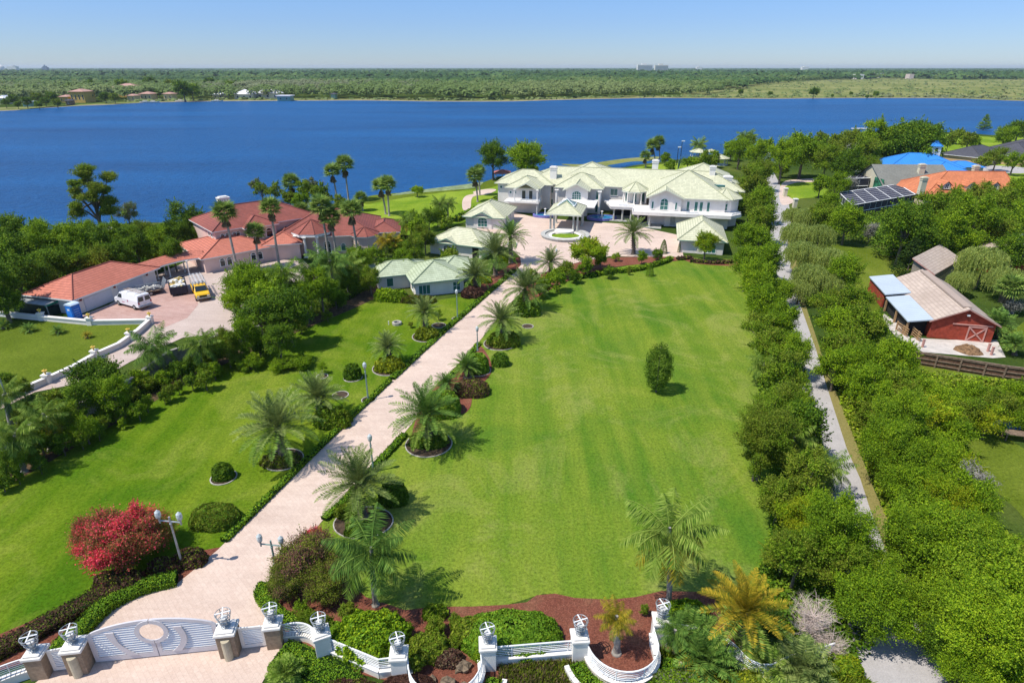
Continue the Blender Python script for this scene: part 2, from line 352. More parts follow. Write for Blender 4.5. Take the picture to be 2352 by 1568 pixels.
# ---------------------------------------------------------------- plants: prototypes
def quads(P, T, B, l, w):
    """diamond leaves: centres P, axis T, side B"""
    l = np.broadcast_to(np.asarray(l, float).reshape(-1, 1), (len(P), 1)); w = np.broadcast_to(np.asarray(w, float).reshape(-1, 1), (len(P), 1))
    V = np.stack([P-T*l, P+B*w-T*l*.1, P+T*l, P-B*w-T*l*.1], 1).reshape(-1, 3)
    return V, np.arange(len(P)*4).reshape(-1, 4)
def nrm(a): return a/np.maximum(1e-9, np.linalg.norm(a, axis=1, keepdims=True))
def leaves_at(r, P, Nn, size, jit=.7):
    Nn = nrm(Nn+r.normal(0, jit, P.shape)); T = nrm(np.cross(Nn, r.normal(0, 1, P.shape))); B = np.cross(Nn, T)
    s = size*(.65+.7*r.random((len(P), 1)))
    return quads(P, T, B, s, s*.62)
def crown_shape(shape, n, size, seed, k):
    """lobes carried by limbs, each lobe a cauliflower of leaf clumps"""
    r = np.random.default_rng(seed)
    if shape == 'pads': return pads_shape(n, size, seed, k)
    asp = dict(round=.90, wide=.60, oval=1.25, sparse=.95, tall=1.42)[shape]
    nl = dict(round=17, wide=19, oval=16, sparse=10, tall=18)[shape]
    i = np.arange(nl)+.5; ph = np.arccos(1-1.62*i/nl); th = math.pi*(1+5**.5)*i
    D = np.stack([np.cos(th)*np.sin(ph), np.sin(th)*np.sin(ph), np.cos(ph)], 1); D = nrm(D+r.normal(0, .16, D.shape))
    rad = .48+.26*r.random((nl, 1)); lc = D*rad; lr = .27+.17*r.random(nl); lc = np.concatenate([lc, [[0, 0, .15]]]); lr = np.append(lr, .45); nl += 1
    m_ = 14; sub = nrm(r.normal(0, 1, (nl, m_, 3))+D[np.minimum(np.arange(nl), nl-2)][:, None, :]*.55+np.array([0, 0, .35]))
    cc = (lc[:, None, :]+sub*lr[:, None, None]*(.62+.62*r.random((nl, m_, 1)))).reshape(-1, 3); cr = (np.repeat(lr, m_)*(.30+.26*r.random(nl*m_)))
    cc = cc*np.array([1, 1, asp]); w = cr**2; ci = r.choice(len(cc), n, p=w/w.sum())
    d = nrm(r.normal(0, 1, (n, 3))+np.array([0, 0, .3])); q = cr[ci][:, None]*(.4+.8*r.random((n, 1))**.6+1.3*r.random((n, 1))**7)
    P = cc[ci]+d*q*np.array([1.2, 1.2, .85])
    ns = int(n*.16); per = 34; nsh = max(1, ns//per); si = r.integers(0, len(cc), nsh); o_ = cc[si]; dd = nrm(o_*np.array([1, 1, .7])+r.normal(0, .22, o_.shape)+np.array([0, 0, .3])); ln = .16+.30*r.random((nsh, 1))
    t_ = np.tile(np.linspace(0, 1, per), nsh)[:, None]; Ps = np.repeat(o_+dd*cr[si][:, None]*.5, per, 0)+np.repeat(dd*ln, per, 0)*t_+r.normal(0, 1, (nsh*per, 3))*(.045*(1.1-t_)); m2 = len(Ps); P[:m2] = Ps; ci[:m2] = np.repeat(si, per)
    V, F = leaves_at(r, P, d*.8+np.array([0, 0, .5]), size, .8)
    V += np.array([0, 0, k]); return V, F, lc*np.array([1, 1, asp])+np.array([0, 0, k]), ci//m_
def pads_shape(n, size, seed, k):
    r = np.random.default_rng(seed); nl = 17; z = np.linspace(-.62, .92, nl); a = np.arange(nl)*2.4+r.uniform(-.4, .4, nl)
    rad = np.where(z > .7, .12, .30+.46*r.random(nl))*np.sqrt(np.clip(1.1-z*z, .1, 1)); lc = np.stack([np.cos(a)*rad, np.sin(a)*rad, z], 1); lr = .30+.17*r.random(nl)
    m_ = 28; sub = nrm(r.normal(0, 1, (nl, m_, 3))); cc = (lc[:, None, :]+sub*lr[:, None, None]*np.array([1.2, 1.2, .8])*(.4+.85*r.random((nl, m_, 1)))).reshape(-1, 3); cr = np.repeat(lr, m_)*(.16+.24*r.random(nl*m_))
    ci = r.choice(len(cc), n, p=cr**2/(cr**2).sum()); d = nrm(r.normal(0, 1, (n, 3))); P = cc[ci]+d*cr[ci][:, None]*(.4+.8*r.random((n, 1)))*np.array([1.1, 1.1, .7])
    V, F = leaves_at(r, P, d*.7+np.array([0, 0, .5]), size, .8); V += np.array([0, 0, k]); return V, F, lc+np.array([0, 0, k]), ci//m_
def trunk_unit(cc, k, r0=.07, seed=0, n=9):
    r = random.Random(seed); mb = MB()
    lean = (r.uniform(-.06, .06), r.uniform(-.06, .06)); top = (lean[0], lean[1], k*.92)
    mid = (lean[0]*.4, lean[1]*.3, k*.5)
    mb.lathe((0, 0, -.02), [(r0*1.5, 0), (r0*1.05, .12)], 8)
    mb.tube([(0, 0, .05), mid, top], r0, 7, r0*.45)
    for c in list(cc)[::max(1, len(cc)//n)]:
        a = Vector(mid).lerp(Vector(top), r.uniform(-.1, .9)); c = Vector(c); m_ = a.lerp(c, .5)+Vector((0, 0, .05))
        mb.tube([a, m_, a.lerp(c, .93)], r0*.45, 5, r0*.12)
    return mb
PROTO = {}
def proto(shape, lod, var):
    key = (shape, lod, var)
    if key in PROTO: return PROTO[key]
    k = dict(round=1.25, wide=1.05, oval=1.55, sparse=1.4, tall=1.95, pads=1.75)[shape]
    n, size = dict(near=(52000, .0205), mid=(18000, .033), far=(4200, .068), tiny=(900, .14))[lod]
    if shape == 'sparse': n = int(n*.5)
    seed = hash_s(shape)+var*13
    V, F, cc, ci = crown_shape(shape, n, size, seed, k)
    mi = (np.random.default_rng(seed+5).random(n) < np.where((ci % 4) == 0, .7, .22)).astype(int)
    me = np_mesh('crown_'+shape, V, F, [G_MID, G_MID], mi)
    tb = trunk_unit(cc, k, .075 if shape != 'pads' else .085, seed, 17 if shape == 'pads' else 9); o = tb.build('trunk', BARK); tm = o.data; bpy.data.objects.remove(o)
    PROTO[key] = (me, tm, k); return PROTO[key]
def hash_s(s): return sum(ord(c)*(i+3) for i, c in enumerate(s))
def put_mats(o, mats):
    for i, m in enumerate(mats):
        o.material_slots[i].link = 'OBJECT'; o.material_slots[i].material = m
NT = [0]
ORD = 'first second third fourth fifth sixth seventh eighth ninth tenth eleventh twelfth thirteenth fourteenth fifteenth sixteenth seventeenth eighteenth nineteenth twentieth'.split()
ORD += ['twenty-'+o for o in ORD[:9]]+['thirtieth']+['thirty-'+o for o in ORD[:9]]
def tree(cx, cy, r, mat, label, shape='round', name='broadleaf_tree', cat='tree', group=None, mat2=None, lod=None, bark=None, var=None, sink=0.0):
    NT[0] += 1; var = (NT[0] % 3 if var is None else var)
    px = r*.4354
    lod = lod or ('near' if px > 27 else 'mid' if px > 11 else 'far' if px > 4.5 else 'tiny')
    if lod == 'near': var %= 2
    me, tm, k = proto(shape, lod, var)
    k -= sink
    v = (cy-784)/FD; s = SP+CP*v; R = r*H/(FD*s+r*k); p = W(cx, cy, k*R)
    t = thing(name, label, cat, (p[0], p[1], -sink*R), random.uniform(0, 6.28), group, R)
    o = link('trunk', tm, t)
    if bark: put_mats(o, [bark])
    o = link('crown', me, t); put_mats(o, [mat, mat2 or mat]); return t

def feather(nf, nl, seed, e0=82, e1=-25, droop=70, ll=.24, lw=.017, hang=.25, vee=.35, fold=0):
    r = np.random.default_rng(seed); Ps, Ts, Bs, ls, ws, fi = [], [], [], [], [], []; RV, RF, ri = [], [], []
    for i in range(nf):
        q = (i+.5)/nf; az = i*2.39996+r.uniform(-.2, .2); e = math.radians(e0+(e1-e0)*q**.85+r.uniform(-6, 6)); L_ = 1-.28*(1-q)*r.random()-.1*r.random()
        dr = math.radians(droop*(.5+.6*q)+r.uniform(-8, 8)); M = nl+1
        t = np.linspace(0, 1, M); el = e-dr*t**1.4
        st = L_/nl; hor = np.concatenate([[0], np.cumsum(np.cos(el[:-1])*st)]); ver = np.concatenate([[0], np.cumsum(np.sin(el[:-1])*st)])
        hx = np.array([math.cos(az), math.sin(az), 0]); up = np.array([0, 0, 1.]); sd = np.array([-math.sin(az), math.cos(az), 0])
        P = hx*hor[:, None]+up*ver[:, None]; fw = hx*np.cos(el)[:, None]+up*np.sin(el)[:, None]; nu = -hx*np.sin(el)[:, None]+up*np.cos(el)[:, None]
        prof = np.clip(np.sin(np.pi*np.clip(t*.86+.12, 0, 1))**.6, .15, 1); sel = slice(max(1, int(M*.14)), M)
        for sgn in (1, -1):
            d = nrm(sd*sgn*.9+fw*.55+nu*vee-up*hang*(.6+.8*r.random((M, 1)))); d = nrm(d+r.normal(0, .07, d.shape))
            ln = ll*prof*(.85+.3*r.random(M)); b = nrm(np.cross(d, nu))*1.0
            b = nrm(fw+0*b); c = P+d*ln[:, None]*.5
            fi.append(np.full(len(c[sel]), i)); Ps.append(c[sel]); Ts.append(d[sel]); Bs.append(b[sel]); ls.append(ln[sel]*.5); ws.append(np.full(M, lw)[sel])
        i0 = len(RV)*1
        wv = .012*(1-t*.8)
        base = sum(len(x) for x in RV); ring = np.stack([P+sd*wv[:, None], P-sd*wv[:, None]], 1).reshape(-1, 3); RV.append(ring)
        RF += [(base+2*j, base+2*j+1, base+2*j+3, base+2*j+2) for j in range(M-1)]; ri += [i]*(M-1)
    V, F = quads(np.concatenate(Ps), np.concatenate(Ts), np.concatenate(Bs), np.concatenate(ls), np.concatenate(ws))
    RV = np.concatenate(RV); F = np.concatenate([F, np.array(RF)+len(V)]); FI = np.concatenate(fi+[np.array(ri)])/nf; return np.concatenate([V, RV]), F, FI
def fan(nf, seed, dead=14):
    r = np.random.default_rng(seed); VS, FS, MI = [], [], []; n0 = 0
    for i in range(nf+dead):
        isd = i >= nf; q = (i+.5)/nf if not isd else 1; az = i*2.39996
        e = math.radians(75-95*q+r.uniform(-8, 8)) if not isd else math.radians(-62-22*r.random())
        hx = np.array([math.cos(az), math.sin(az), 0]); sd = np.array([-math.sin(az), math.cos(az), 0]); up = np.array([0, 0, 1.])
        fw = hx*math.cos(e)+up*math.sin(e); nu = -hx*math.sin(e)+up*math.cos(e); pl = .42 if not isd else .25
        o = fw*pl - (up*.12*r.random()+up*.35*r.random() if isd else 0); ns = 13; R_ = .52*(.85+.3*r.random())*(.75 if isd else 1)
        a = np.radians(np.linspace(-105, 105, ns))+r.normal(0, .04, ns); a = a*(.45 if isd else 1)
        d = fw*np.cos(a)[:, None]+sd*np.sin(a)[:, None]-up*(.25*np.abs(a)[:, None]/2)-nu*.12; d = nrm(d); tip = d-up*.28*r.random((ns, 1))
        P = o+d*R_*.5; V, F = quads(P, nrm(tip), np.tile(nrm(np.cross(d, nu)), (1, 1)), R_*.52, .042)
        VS.append(V); FS.append(F+n0); n0 += len(V); MI += [int(isd)]*len(F)
        pv = np.array([[0, 0, 0], [0, 0, 0], o+sd*.01, o-sd*.01]); pv[0] = sd*.012; pv[1] = -sd*.012
        VS.append(pv[[0, 1, 3, 2]]); FS.append(np.array([[0, 1, 2, 3]])+n0); n0 += 4; MI.append(int(isd))
    return np.concatenate(VS), np.concatenate(FS), MI
def two(V, F, mats, frac=.0, seed=1):
    return np_mesh('fronds', V, F, mats, (np.random.default_rng(seed).random(len(F)) < frac).astype(int))
PALM = {}
def palm_mesh(kind, var):
    if (kind, var) in PALM: return PALM[(kind, var)]
    s = hash_s(kind)+var
    if kind == 'date': V, F, FI = feather(46, 44, s, 86, -20, 38, .16, .0095, .06, .40)
    elif kind == 'queen': V, F, FI = feather(25, 60, s, 76, -30, 92, .30, .0095, 1.0, .05)
    elif kind == 'bushy': V, F, FI = feather(40, 22, s, 85, 2, 75, .26, .020, .3, .2)
    elif kind == 'cycad': V, F, FI = feather(34, 22, s, 70, -5, 45, .15, .022, .05, .3)
    if kind != 'fan': V = V/np.percentile(np.hypot(V[:, 0], V[:, 1]), 97)
    if kind == 'fan':
        V, F, MI = fan(38, s); V = V/.82; me = np_mesh('fan_fronds', V, F, [P_FAN, P_DEAD], MI)
    else: me = np_mesh('fronds', V, F, [P_GREEN, P_GREEN], (FI+.12*np.sin(FI*91)+.05*np.random.default_rng(s).normal(0, 1, len(FI)) > .74).astype(int))
    PALM[(kind, var)] = me; return me
def palm(kind, crown, base, r, mats, label, name, group=None, bark=BARK, rt=.16, cat='palm tree', lean=None, cw=1.0):
    """crown and base are survey points; r the frond reach in survey pixels"""
    NT[0] += 1; b = W(*base); h = max(.25, Z_at(b, crown[1])); tp = W(crown[0], crown[1], h)
    up = unit_px((tp[0], b[1], h)); R = r*up
    if kind == 'date': R *= .97
    t = thing(name, label, cat, b, 0, group)
    mb = MB(); dx = tp[0]-b[0]
    pts = [(b[0]+dx*(q**1.6), b[1], h*q) for q in (0, .12, .3, .5, .75, 1)]
    if h > .6:
        mb.lathe((b[0], b[1], -.05), [(rt*1.7, 0), (rt*1.25, .25)], 9); mb.tube(pts, rt*1.15, 9, rt*.8)
        if kind == 'date':
            for j in range(46):
                q = j/46; a = j*2.4; z = h*(.25+.75*q); x = b[0]+dx*((z/h)**1.6)
                mb.tube([(x+rt*math.cos(a)*.9, b[1]+rt*math.sin(a)*.9, z-.05), (x+rt*1.75*math.cos(a), b[1]+rt*1.75*math.sin(a), z+.16)], .045, 4, .02)
        if kind == 'queen':
            mb.tube([(tp[0], b[1], h-.1), (tp[0], b[1], h+R*.13)], rt*.75, 8, rt*.5)
    else: mb.lathe((b[0], b[1], -.05), [(rt*1.5, 0), (rt*1.5, .25), (rt, h)], 9)
    mb.build('trunk', bark, t, smooth=True)
    o = link('crown', palm_mesh(kind, NT[0] % 2), t, (dx, 0, h), random.uniform(0, 6.28), (R*cw, R*cw, R)); put_mats(o, mats); return t

def cone_tree(kind, seed):
    r = np.random.default_rng(seed); P, Nn = [], []
    if kind == 'norfolk':
        for z in np.arange(.06, .99, .042):
            R = .30*(1-z)**.8+.01
            for j in range(9):
                a = r.uniform(0, 6.28); n = int(9+70*R); t = r.random(n)**.6
                x = R*t; P.append(np.stack([np.cos(a)*x-np.sin(a)*r.normal(0, .03*1, n)*t, np.sin(a)*x+np.cos(a)*r.normal(0, .03, n)*t, z+.10*t*t*R*4-.012*r.random(n)], 1))
    elif kind == 'topiary':
        n = 5200; z = r.random(n); R = .30*(1-z)**.55; a = r.uniform(0, 6.28, n); R = R*(.82+.25*r.random(n))
        P.append(np.stack([R*np.cos(a), R*np.sin(a), z], 1))
    elif kind == 'oval':
        n = 9000; d = nrm(r.normal(0, 1, (n, 3))); q = (.72+.32*r.random((n, 1)))*(1+.12*np.sin(d[:, :1]*9+d[:, 2:]*7)); P.append(d*q*np.array([.30, .30, .46])+np.array([0, 0, .54]))
    P = np.concatenate(P); Nn = P-np.array([0, 0, .4]); Nn[:, 2] = .35
    return leaves_at(r, P, Nn, .016 if kind == 'norfolk' else .014, .8)
CONE = {}
def conifer(base, topy, label, kind='norfolk', mat=None, name='norfolk_pine', group=None, w=1.0, cat='tree'):
    b = W(*base); h = Z_at(b, topy)
    if kind not in CONE:
        V, F = cone_tree(kind, hash_s(kind)); CONE[kind] = two(V, F, [G_PINE, G_PINE], .3)
        mb = MB(); mb.tube([(0, 0, -.01), (0, 0, .5), (0, 0, .97)], .022, 7, .004); o = mb.build('trunk', BARK, None); CONE[kind+'t'] = o.data; bpy.data.objects.remove(o)
    t = thing(name, label, cat, b, random.uniform(0, 6), group); 
    link('trunk', CONE[kind+'t'], t, sc=h); o = link('crown', CONE[kind], t, sc=(h*w, h*w, h)); put_mats(o, [mat or G_PINE]*2); return t
def willow_mesh(seed):
    r = np.random.default_rng(seed); Ps = []
    for i in range(430):
        d = nrm(r.normal(0, 1, (1, 3)))[0]; d[2] = abs(d[2])*.9; s = d*np.array([.8, .8, .55])*(.55+.45*r.random()); s[2] += 1.25
        ln = .25+.65*r.random(); n = int(58*ln); t = np.linspace(0, 1, n); out = .16*np.sqrt(t)
        Ps.append(np.stack([s[0]+d[0]*out+r.normal(0, .018, n), s[1]+d[1]*out+r.normal(0, .018, n), s[2]+.08*np.sin(t*3)-t*ln], 1))
    P = np.concatenate(Ps); P = P[P[:, 2] > .05]; n = len(P)
    T = nrm(np.array([0, 0, -1.])+r.normal(0, .28, P.shape)); B = nrm(np.cross(T, r.normal(0, 1, P.shape))+np.cross(T, [0, -.6, .9])); return quads(P, T, B, .045, .015)
WIL = []
def willow(cx, cy, r, label, mat=None, group=None, name='willow_tree'):
    if not WIL:
        V, F = willow_mesh(3); WIL.append(two(V, F, [G_WILLOW]*2, .3)); mb = MB(); mb.tube([(0, 0, -.02), (.03, 0, .5), (0, .02, 1.3)], .07, 7, .03)
        for a in range(6): mb.tube([(0, 0, .7+a*.05), (.3*math.cos(a), .3*math.sin(a), 1.15), (.6*math.cos(a), .6*math.sin(a), 1.35)], .03, 5, .01)
        o = mb.build('trunk', BARK, None); WIL.append(o.data); bpy.data.objects.remove(o)
    k = .95; v = (cy-784)/FD; s = SP+CP*v; R = r*H/(FD*s+r*k); p = W(cx, cy, k*R)
    t = thing(name, label, 'tree', (p[0], p[1], 0), random.uniform(0, 6), group, R); link('trunk', WIL[1], t); o = link('crown', WIL[0], t); put_mats(o, [mat or G_WILLOW]*2); return t
def bare_tree(cx, cy, r, label, mat, name='bare_tree', k=1.1, n=60, thick=.05, twigs=True, seed=1, twigmat=None):
    rr = random.Random(seed); mb = MB(); v = (cy-784)/FD; s = SP+CP*v; R = r*H/(FD*s+r*k); p = W(cx, cy, k*R)
    t = thing(name, label, 'tree', (p[0], p[1], 0), 0, None, R)
    mb.tube([(0, 0, -.02), (.03, .02, .5), (0, 0, k)], thick, 7, thick*.5); tips = []
    for i in range(n):
        a = rr.uniform(0, 6.28); z = rr.uniform(.35, 1)*k; e = rr.uniform(.1, 1.1); ln = rr.uniform(.5, .95)
        p0 = Vector((.02, .01, z)); p1 = p0+Vector((math.cos(a)*math.cos(e), math.sin(a)*math.cos(e), math.sin(e)))*ln*.5; p2 = p1+Vector((math.cos(a+.4)*.45, math.sin(a+.4)*.45, .15+rr.random()*.3))*ln
        mb.tube([p0, p1, p2], thick*.35, 4, thick*.1)
        for j in range(5):
            q = p1.lerp(p2, rr.random()); mb.tube([q, q+Vector((rr.uniform(-.3, .3), rr.uniform(-.3, .3), rr.uniform(-.05, .3)))], thick*.14, 3, thick*.05); tips.append(q+(p2-p1)*.1)
    o = mb.build('trunk', mat, None); o.parent = t
    if twigmat:
        r2 = np.random.default_rng(seed); T = np.array([list(q) for q in tips]); P = np.repeat(T, 14, 0)+r2.normal(0, .11, (len(T)*14, 3)); V, F = leaves_at(r2, P, P-np.array([0, 0, k]), .035)
        link('crown', two(V, F, [twigmat]*2, 0), t)
    return t
MND = {}
def mound(base, rx, ry, hpx, mat, label, name='clipped_shrub', mat2=None, group=None, cat='shrub', loose=.0, size=None, ang=0, frac=.25):
    """rounded shrub; rx, ry half sizes in metres of survey pixels, hpx its height in survey pixels"""
    b = W(*base); u = unit_px(b); a, h = rx*u, hpx*u; c = a*ry
    px = rx*.4354; n = int(min(16000, max(700, 26*px*max(px, hpx*.4354)*1.0))); sz = size or max(.05, 1.5*u*2.2)
    r = np.random.default_rng(NT[0]+77); NT[0] += 1
    d = nrm(r.normal(0, 1, (n, 3))); d[:, 2] = np.abs(d[:, 2])
    e = np.sign(d)*np.abs(d)**.8; e[:, 2] = e[:, 2]
    bump = 1+(.05+.12*loose)*np.sin(d[:, :1]*11+seedf(base))*np.cos(d[:, 1:2]*9)+.05*(r.random((n, 1))-.5)+loose*.35*(r.random((n, 1))-.35)
    P = e*bump*np.array([a, c, h*.96]); V, F = leaves_at(r, P, d, sz, .55+loose)
    if ang:
        ca, sa = math.cos(math.radians(ang)), math.sin(math.radians(ang)); V = np.stack([V[:, 0]*ca-V[:, 1]*sa, V[:, 0]*sa+V[:, 1]*ca, V[:, 2]], 1)
    t = thing(name, label, cat, b, 0, group)
    link('foliage', np_mesh('foliage', V, F, [mat, mat2 or mat], (r.random(n) < frac).astype(int)), t)
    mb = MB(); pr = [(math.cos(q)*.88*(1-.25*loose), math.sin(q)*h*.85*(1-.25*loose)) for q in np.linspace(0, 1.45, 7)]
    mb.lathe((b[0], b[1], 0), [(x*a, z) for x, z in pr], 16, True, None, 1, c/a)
    o = mb.build('dark_core', CORE, t)  # solid core, coloured as the shade inside the shrub
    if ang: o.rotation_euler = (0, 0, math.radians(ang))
    return t
def seedf(b): return (b[0]*.37+b[1]*.11) % 6
def hedge(pts, wpx, h, mat, label, name='hedge', mat2=None, world=False, dens=1.0, group=None, round_=True, size=None, closed=False):
    P = [Vector(p) if world else Vector(W(*p)) for p in pts]; P = [Vector(p) for p in smooth_loop([tuple(q) for q in P], 6, closed)]
    if closed: P.append(P[0])
    u = unit_px(P[len(P)//2]); w = wpx if world else wpx*u
    seg = [(P[i], P[i+1]) for i in range(len(P)-1)]; Ls = np.array([(b-a).length for a, b in seg]); tot = Ls.sum()
    sz = size or max(.05, 1.3*u*1.9); n = int(min(30000, dens*tot*(w+2*h)/(sz*sz*1.05)))
    r = np.random.default_rng(NT[0]+5); NT[0] += 1; si = r.choice(len(seg), n, p=Ls/tot); t = r.random(n)
    A = np.array([list(s[0]) for s in seg])[si]; B = np.array([list(s[1]) for s in seg])[si]; d = nrm(B-A); sd = np.stack([-d[:, 1], d[:, 0], 0*t], 1)
    q = r.uniform(-1, 1, n)*(w/2+h); over = np.abs(q)-w/2; sx = np.where(over > 0, np.sign(q)*w/2, q); z = np.where(over > 0, h-over, h)
    if round_: z = z-.28*h*np.clip(np.abs(sx)/(w/2), 0, 1)**3*(over <= 0)
    wob = .06*h*np.sin(A[:, 0]*2.1+A[:, 1]*1.7)
    Pn = A+(B-A)*t[:, None]+sd*sx[:, None]*(1+.06*r.normal(0, 1, (n, 1))); Pn[:, 2] = np.maximum(.03, z+wob+.04*r.normal(0, 1, n)*h)
    Nn = np.where((over > 0)[:, None], sd*np.sign(q)[:, None], np.array([[0, 0, 1.]])); o0 = np.array(list(P[0])); V, F = leaves_at(r, Pn-o0, Nn, sz, .5)
    th = thing(name, label, 'hedge', P[0], 0, group)
    link('foliage', np_mesh('foliage', V, F, [mat, mat2 or mat], (r.random(n) < .25).astype(int)), th)
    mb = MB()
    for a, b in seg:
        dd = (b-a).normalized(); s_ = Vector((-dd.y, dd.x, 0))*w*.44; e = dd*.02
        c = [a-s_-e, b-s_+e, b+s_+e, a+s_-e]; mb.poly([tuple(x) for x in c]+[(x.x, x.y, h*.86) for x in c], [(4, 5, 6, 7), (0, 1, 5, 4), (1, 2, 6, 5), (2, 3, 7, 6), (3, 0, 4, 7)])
    mb.build('dark_core', CORE, th); return th  # solid core, coloured as the shade inside the hedge
def ring_curb(base, rpx, label, name='planter_ring', group='pale planter rings in the lawn', fill=None, h=.09, sy=1.0, a0=0, a1=360, world=False, R=None):
    b = base if world else W(*base); R = R or rpx*unit_px(b); t = thing(name, label, 'planter ring', b, 0, group); mb = MB(); n = 28
    for k in range(n):
        q0, q1 = [math.radians(a0+(a1-a0)*x/n) for x in (k, k+1)]
        if a1-a0 < 360 and k == n-1: q1 -= .001
        c = [(b[0]+rr*math.cos(q), b[1]+rr*sy*math.sin(q), z) for z in (0, h) for rr, q in ((R, q0), (R+.085, q0), (R+.085, q1), (R, q1))]
        mb.poly(c, [(4, 5, 6, 7), (1, 2, 6, 5), (3, 0, 4, 7)])
    mb.build('curb', CURB, t); mb = MB(); mb.poly([(b[0]+R*math.cos(2*math.pi*k/n), b[1]+R*sy*math.sin(2*math.pi*k/n), .045) for k in range(n)], [tuple(range(n))]); mb.build('mulch', fill or SOIL, t); return t
# ---------------------------------------------------------------- ground, roads, lake
mb = MB(); mb.face([(-9000, -60, 0), (9000, -60, 0), (14000, 16000, 0), (-14000, 16000, 0)]); o = mb.build('ground', GROUND); tag(o, None, None, None, 'structure')
near = [(-900, 590), (-250, 560), (-60, 552), (60, 545), (160, 528), (300, 512), (420, 508), (560, 478), (700, 478), (800, 462), (880, 449), (960, 442), (1040, 434), (1120, 420), (1200, 405), (1300, 388), (1345, 382), (1400, 389), (1455, 380), (1500, 374), (1560, 366), (1640, 356), (1720, 346), (1800, 334), (1880, 322), (1950, 306), (2040, 303), (2150, 303), (2220, 306), (2290, 311), (2400, 314), (2700, 318), (3300, 330)]
far = [(-1100, 290), (-500, 268), (0, 255), (60, 250.5), (125, 247), (190, 243), (250, 241), (325, 236.5), (400, 234.5), (475, 233), (588, 232), (700, 231.5), (838, 231), (976, 233), (1080, 233.5), (1176, 233), (1260, 230.5), (1351, 228), (1430, 226.5), (1501, 225.5), (1620, 226), (1764, 227), (1880, 226), (2014, 225.5), (2180, 226), (2264, 229), (2352, 232), (2700, 236), (3300, 240)]
sheet('lake', near+far[::-1], .03, LAKE)
FARW = [W(*p) for p in far]
# sandy line and pale reeds along the far shore
def band(name, line, off0, off1, z, mat):
    P = smooth_loop([tuple(W(x, y, 0)[:2]) for x, y in line], 5, False); a = [(x, y+off0) for x, y in P]; b = [(x, y+off1+2*math.sin(x*.05)) for x, y in P]
    mb = MB()
    for i in range(len(a)-1): mb.face([(*a[i], z), (*a[i+1], z), (*b[i+1], z), (*b[i], z)])
    o = mb.build(name, mat); tag(o, None, None, None, 'structure')
band('shore_strip', far, -3, 14, .06, BEACH); band('shore_grass', far, 8, 60, .09, MARSH)
sheet('marsh', [(1560, 222), (1650, 224.5), (1900, 224), (2100, 223.5), (2400, 228), (2900, 232), (2900, 180), (2400, 181), (2200, 184), (2050, 179), (1950, 181), (1850, 186), (1720, 190), (1620, 200)], .14, MARSH)
sheet('marsh', [(1290, 377), (1345, 377), (1400, 369), (1440, 364), (1480, 361), (1520, 360), (1500, 368), (1460, 374), (1430, 380), (1380, 386), (1330, 384)], .07, MARSH)
sheet('shallows', [(1395, 381), (1420, 376), (1455, 371), (1480, 372), (1452, 378), (1420, 384)], .09, LAKE)
# weed beds on the near shore
WEED = plain('water_weed', (.22, .28, .13), .9, .3, .6)
sheet('shore_weeds', [(900, 449), (930, 441), (975, 435), (1040, 427), (1080, 422), (1110, 418), (1090, 431), (1030, 437), (960, 443)], .06, WEED)
sheet('shore_weeds', [(845, 452), (880, 446), (960, 440), (1040, 432), (1105, 420), (1150, 405), (1180, 412), (1120, 432), (1060, 437), (960, 449), (880, 462), (840, 468)], .05, LAWN_OLIVE)
# lawns
sheet('lake_lawn', [(700, 500), (740, 480), (830, 466), (920, 453), (1000, 443), (1060, 438), (1110, 428), (1150, 420), (1150, 470), (1090, 500), (1000, 530), (930, 540), (850, 520), (760, 520)], .02, LAWN_LAKE)
sheet('lake_lawn', [(1400, 392), (1460, 384), (1500, 379), (1560, 375), (1600, 385), (1600, 410), (1400, 410)], .035, LAWN_LAKE)
sheet('shore_lawn', [(2110, 306), (2200, 310), (2300, 316), (2352, 318), (2400, 420), (2300, 405), (2200, 372), (2150, 350)], .02, LAWN_LAKE)
sheet('side_lawn', [(-60, 1120), (0, 1100), (120, 1040), (330, 930), (500, 830), (700, 735), (850, 690), (1000, 690), (1120, 672), (1180, 640), (1060, 760), (880, 930), (690, 1110), (600, 1215), (460, 1310), (300, 1370), (100, 1460), (-60, 1530), (-400, 1600), (-400, 1300)], .02, LAWN_L, smooth=False)
sheet('side_lawn', [(-60, 735), (150, 738), (345, 745), (330, 780), (240, 830), (80, 890), (0, 930), (-200, 1000), (-300, 800)], .02, LAWN_OLIVE, smooth=False)
sheet('front_lawn', [(1200, 700), (1280, 655), (1400, 618), (1500, 598), (1600, 592), (1700, 596), (1780, 720), (1830, 900), (1880, 1150), (1960, 1400), (1800, 1410), (1640, 1360), (1500, 1372), (1330, 1378), (1250, 1362), (1120, 1402), (960, 1405), (800, 1400), (700, 1240), (860, 1050), (1000, 880), (1130, 720)], .02, LAWN, smooth=False)
sheet('barn_lawn', [(1900, 560), (2000, 570), (2110, 590), (2110, 640), (2030, 660), (2010, 760), (2100, 820), (2352, 850), (2352, 800), (2300, 780), (2400, 700), (2500, 900), (2350, 880), (2100, 860), (1960, 800), (1900, 650)], .02, LAWN_OLIVE, smooth=False)
sheet('barn_lawn', [(2230, 985), (2352, 1030), (2500, 1200), (2450, 1350), (2352, 1190), (2280, 1120), (2220, 1060)], .02, LAWN_OLIVE)
sheet('loop_lawn', [(1795, 420), (1850, 418), (1900, 425), (1895, 450), (1840, 456), (1815, 462), (1798, 445)], .05, LAWN_LAKE)
sheet('verge', [(1760, 420), (1830, 600), (1850, 700), (1900, 850), (1960, 1000), (2010, 1130), (2080, 1280), (2180, 1460), (2260, 1600), (2160, 1600), (2000, 1300), (1890, 980), (1830, 740), (1790, 560)], .035, LITTER, smooth=False)
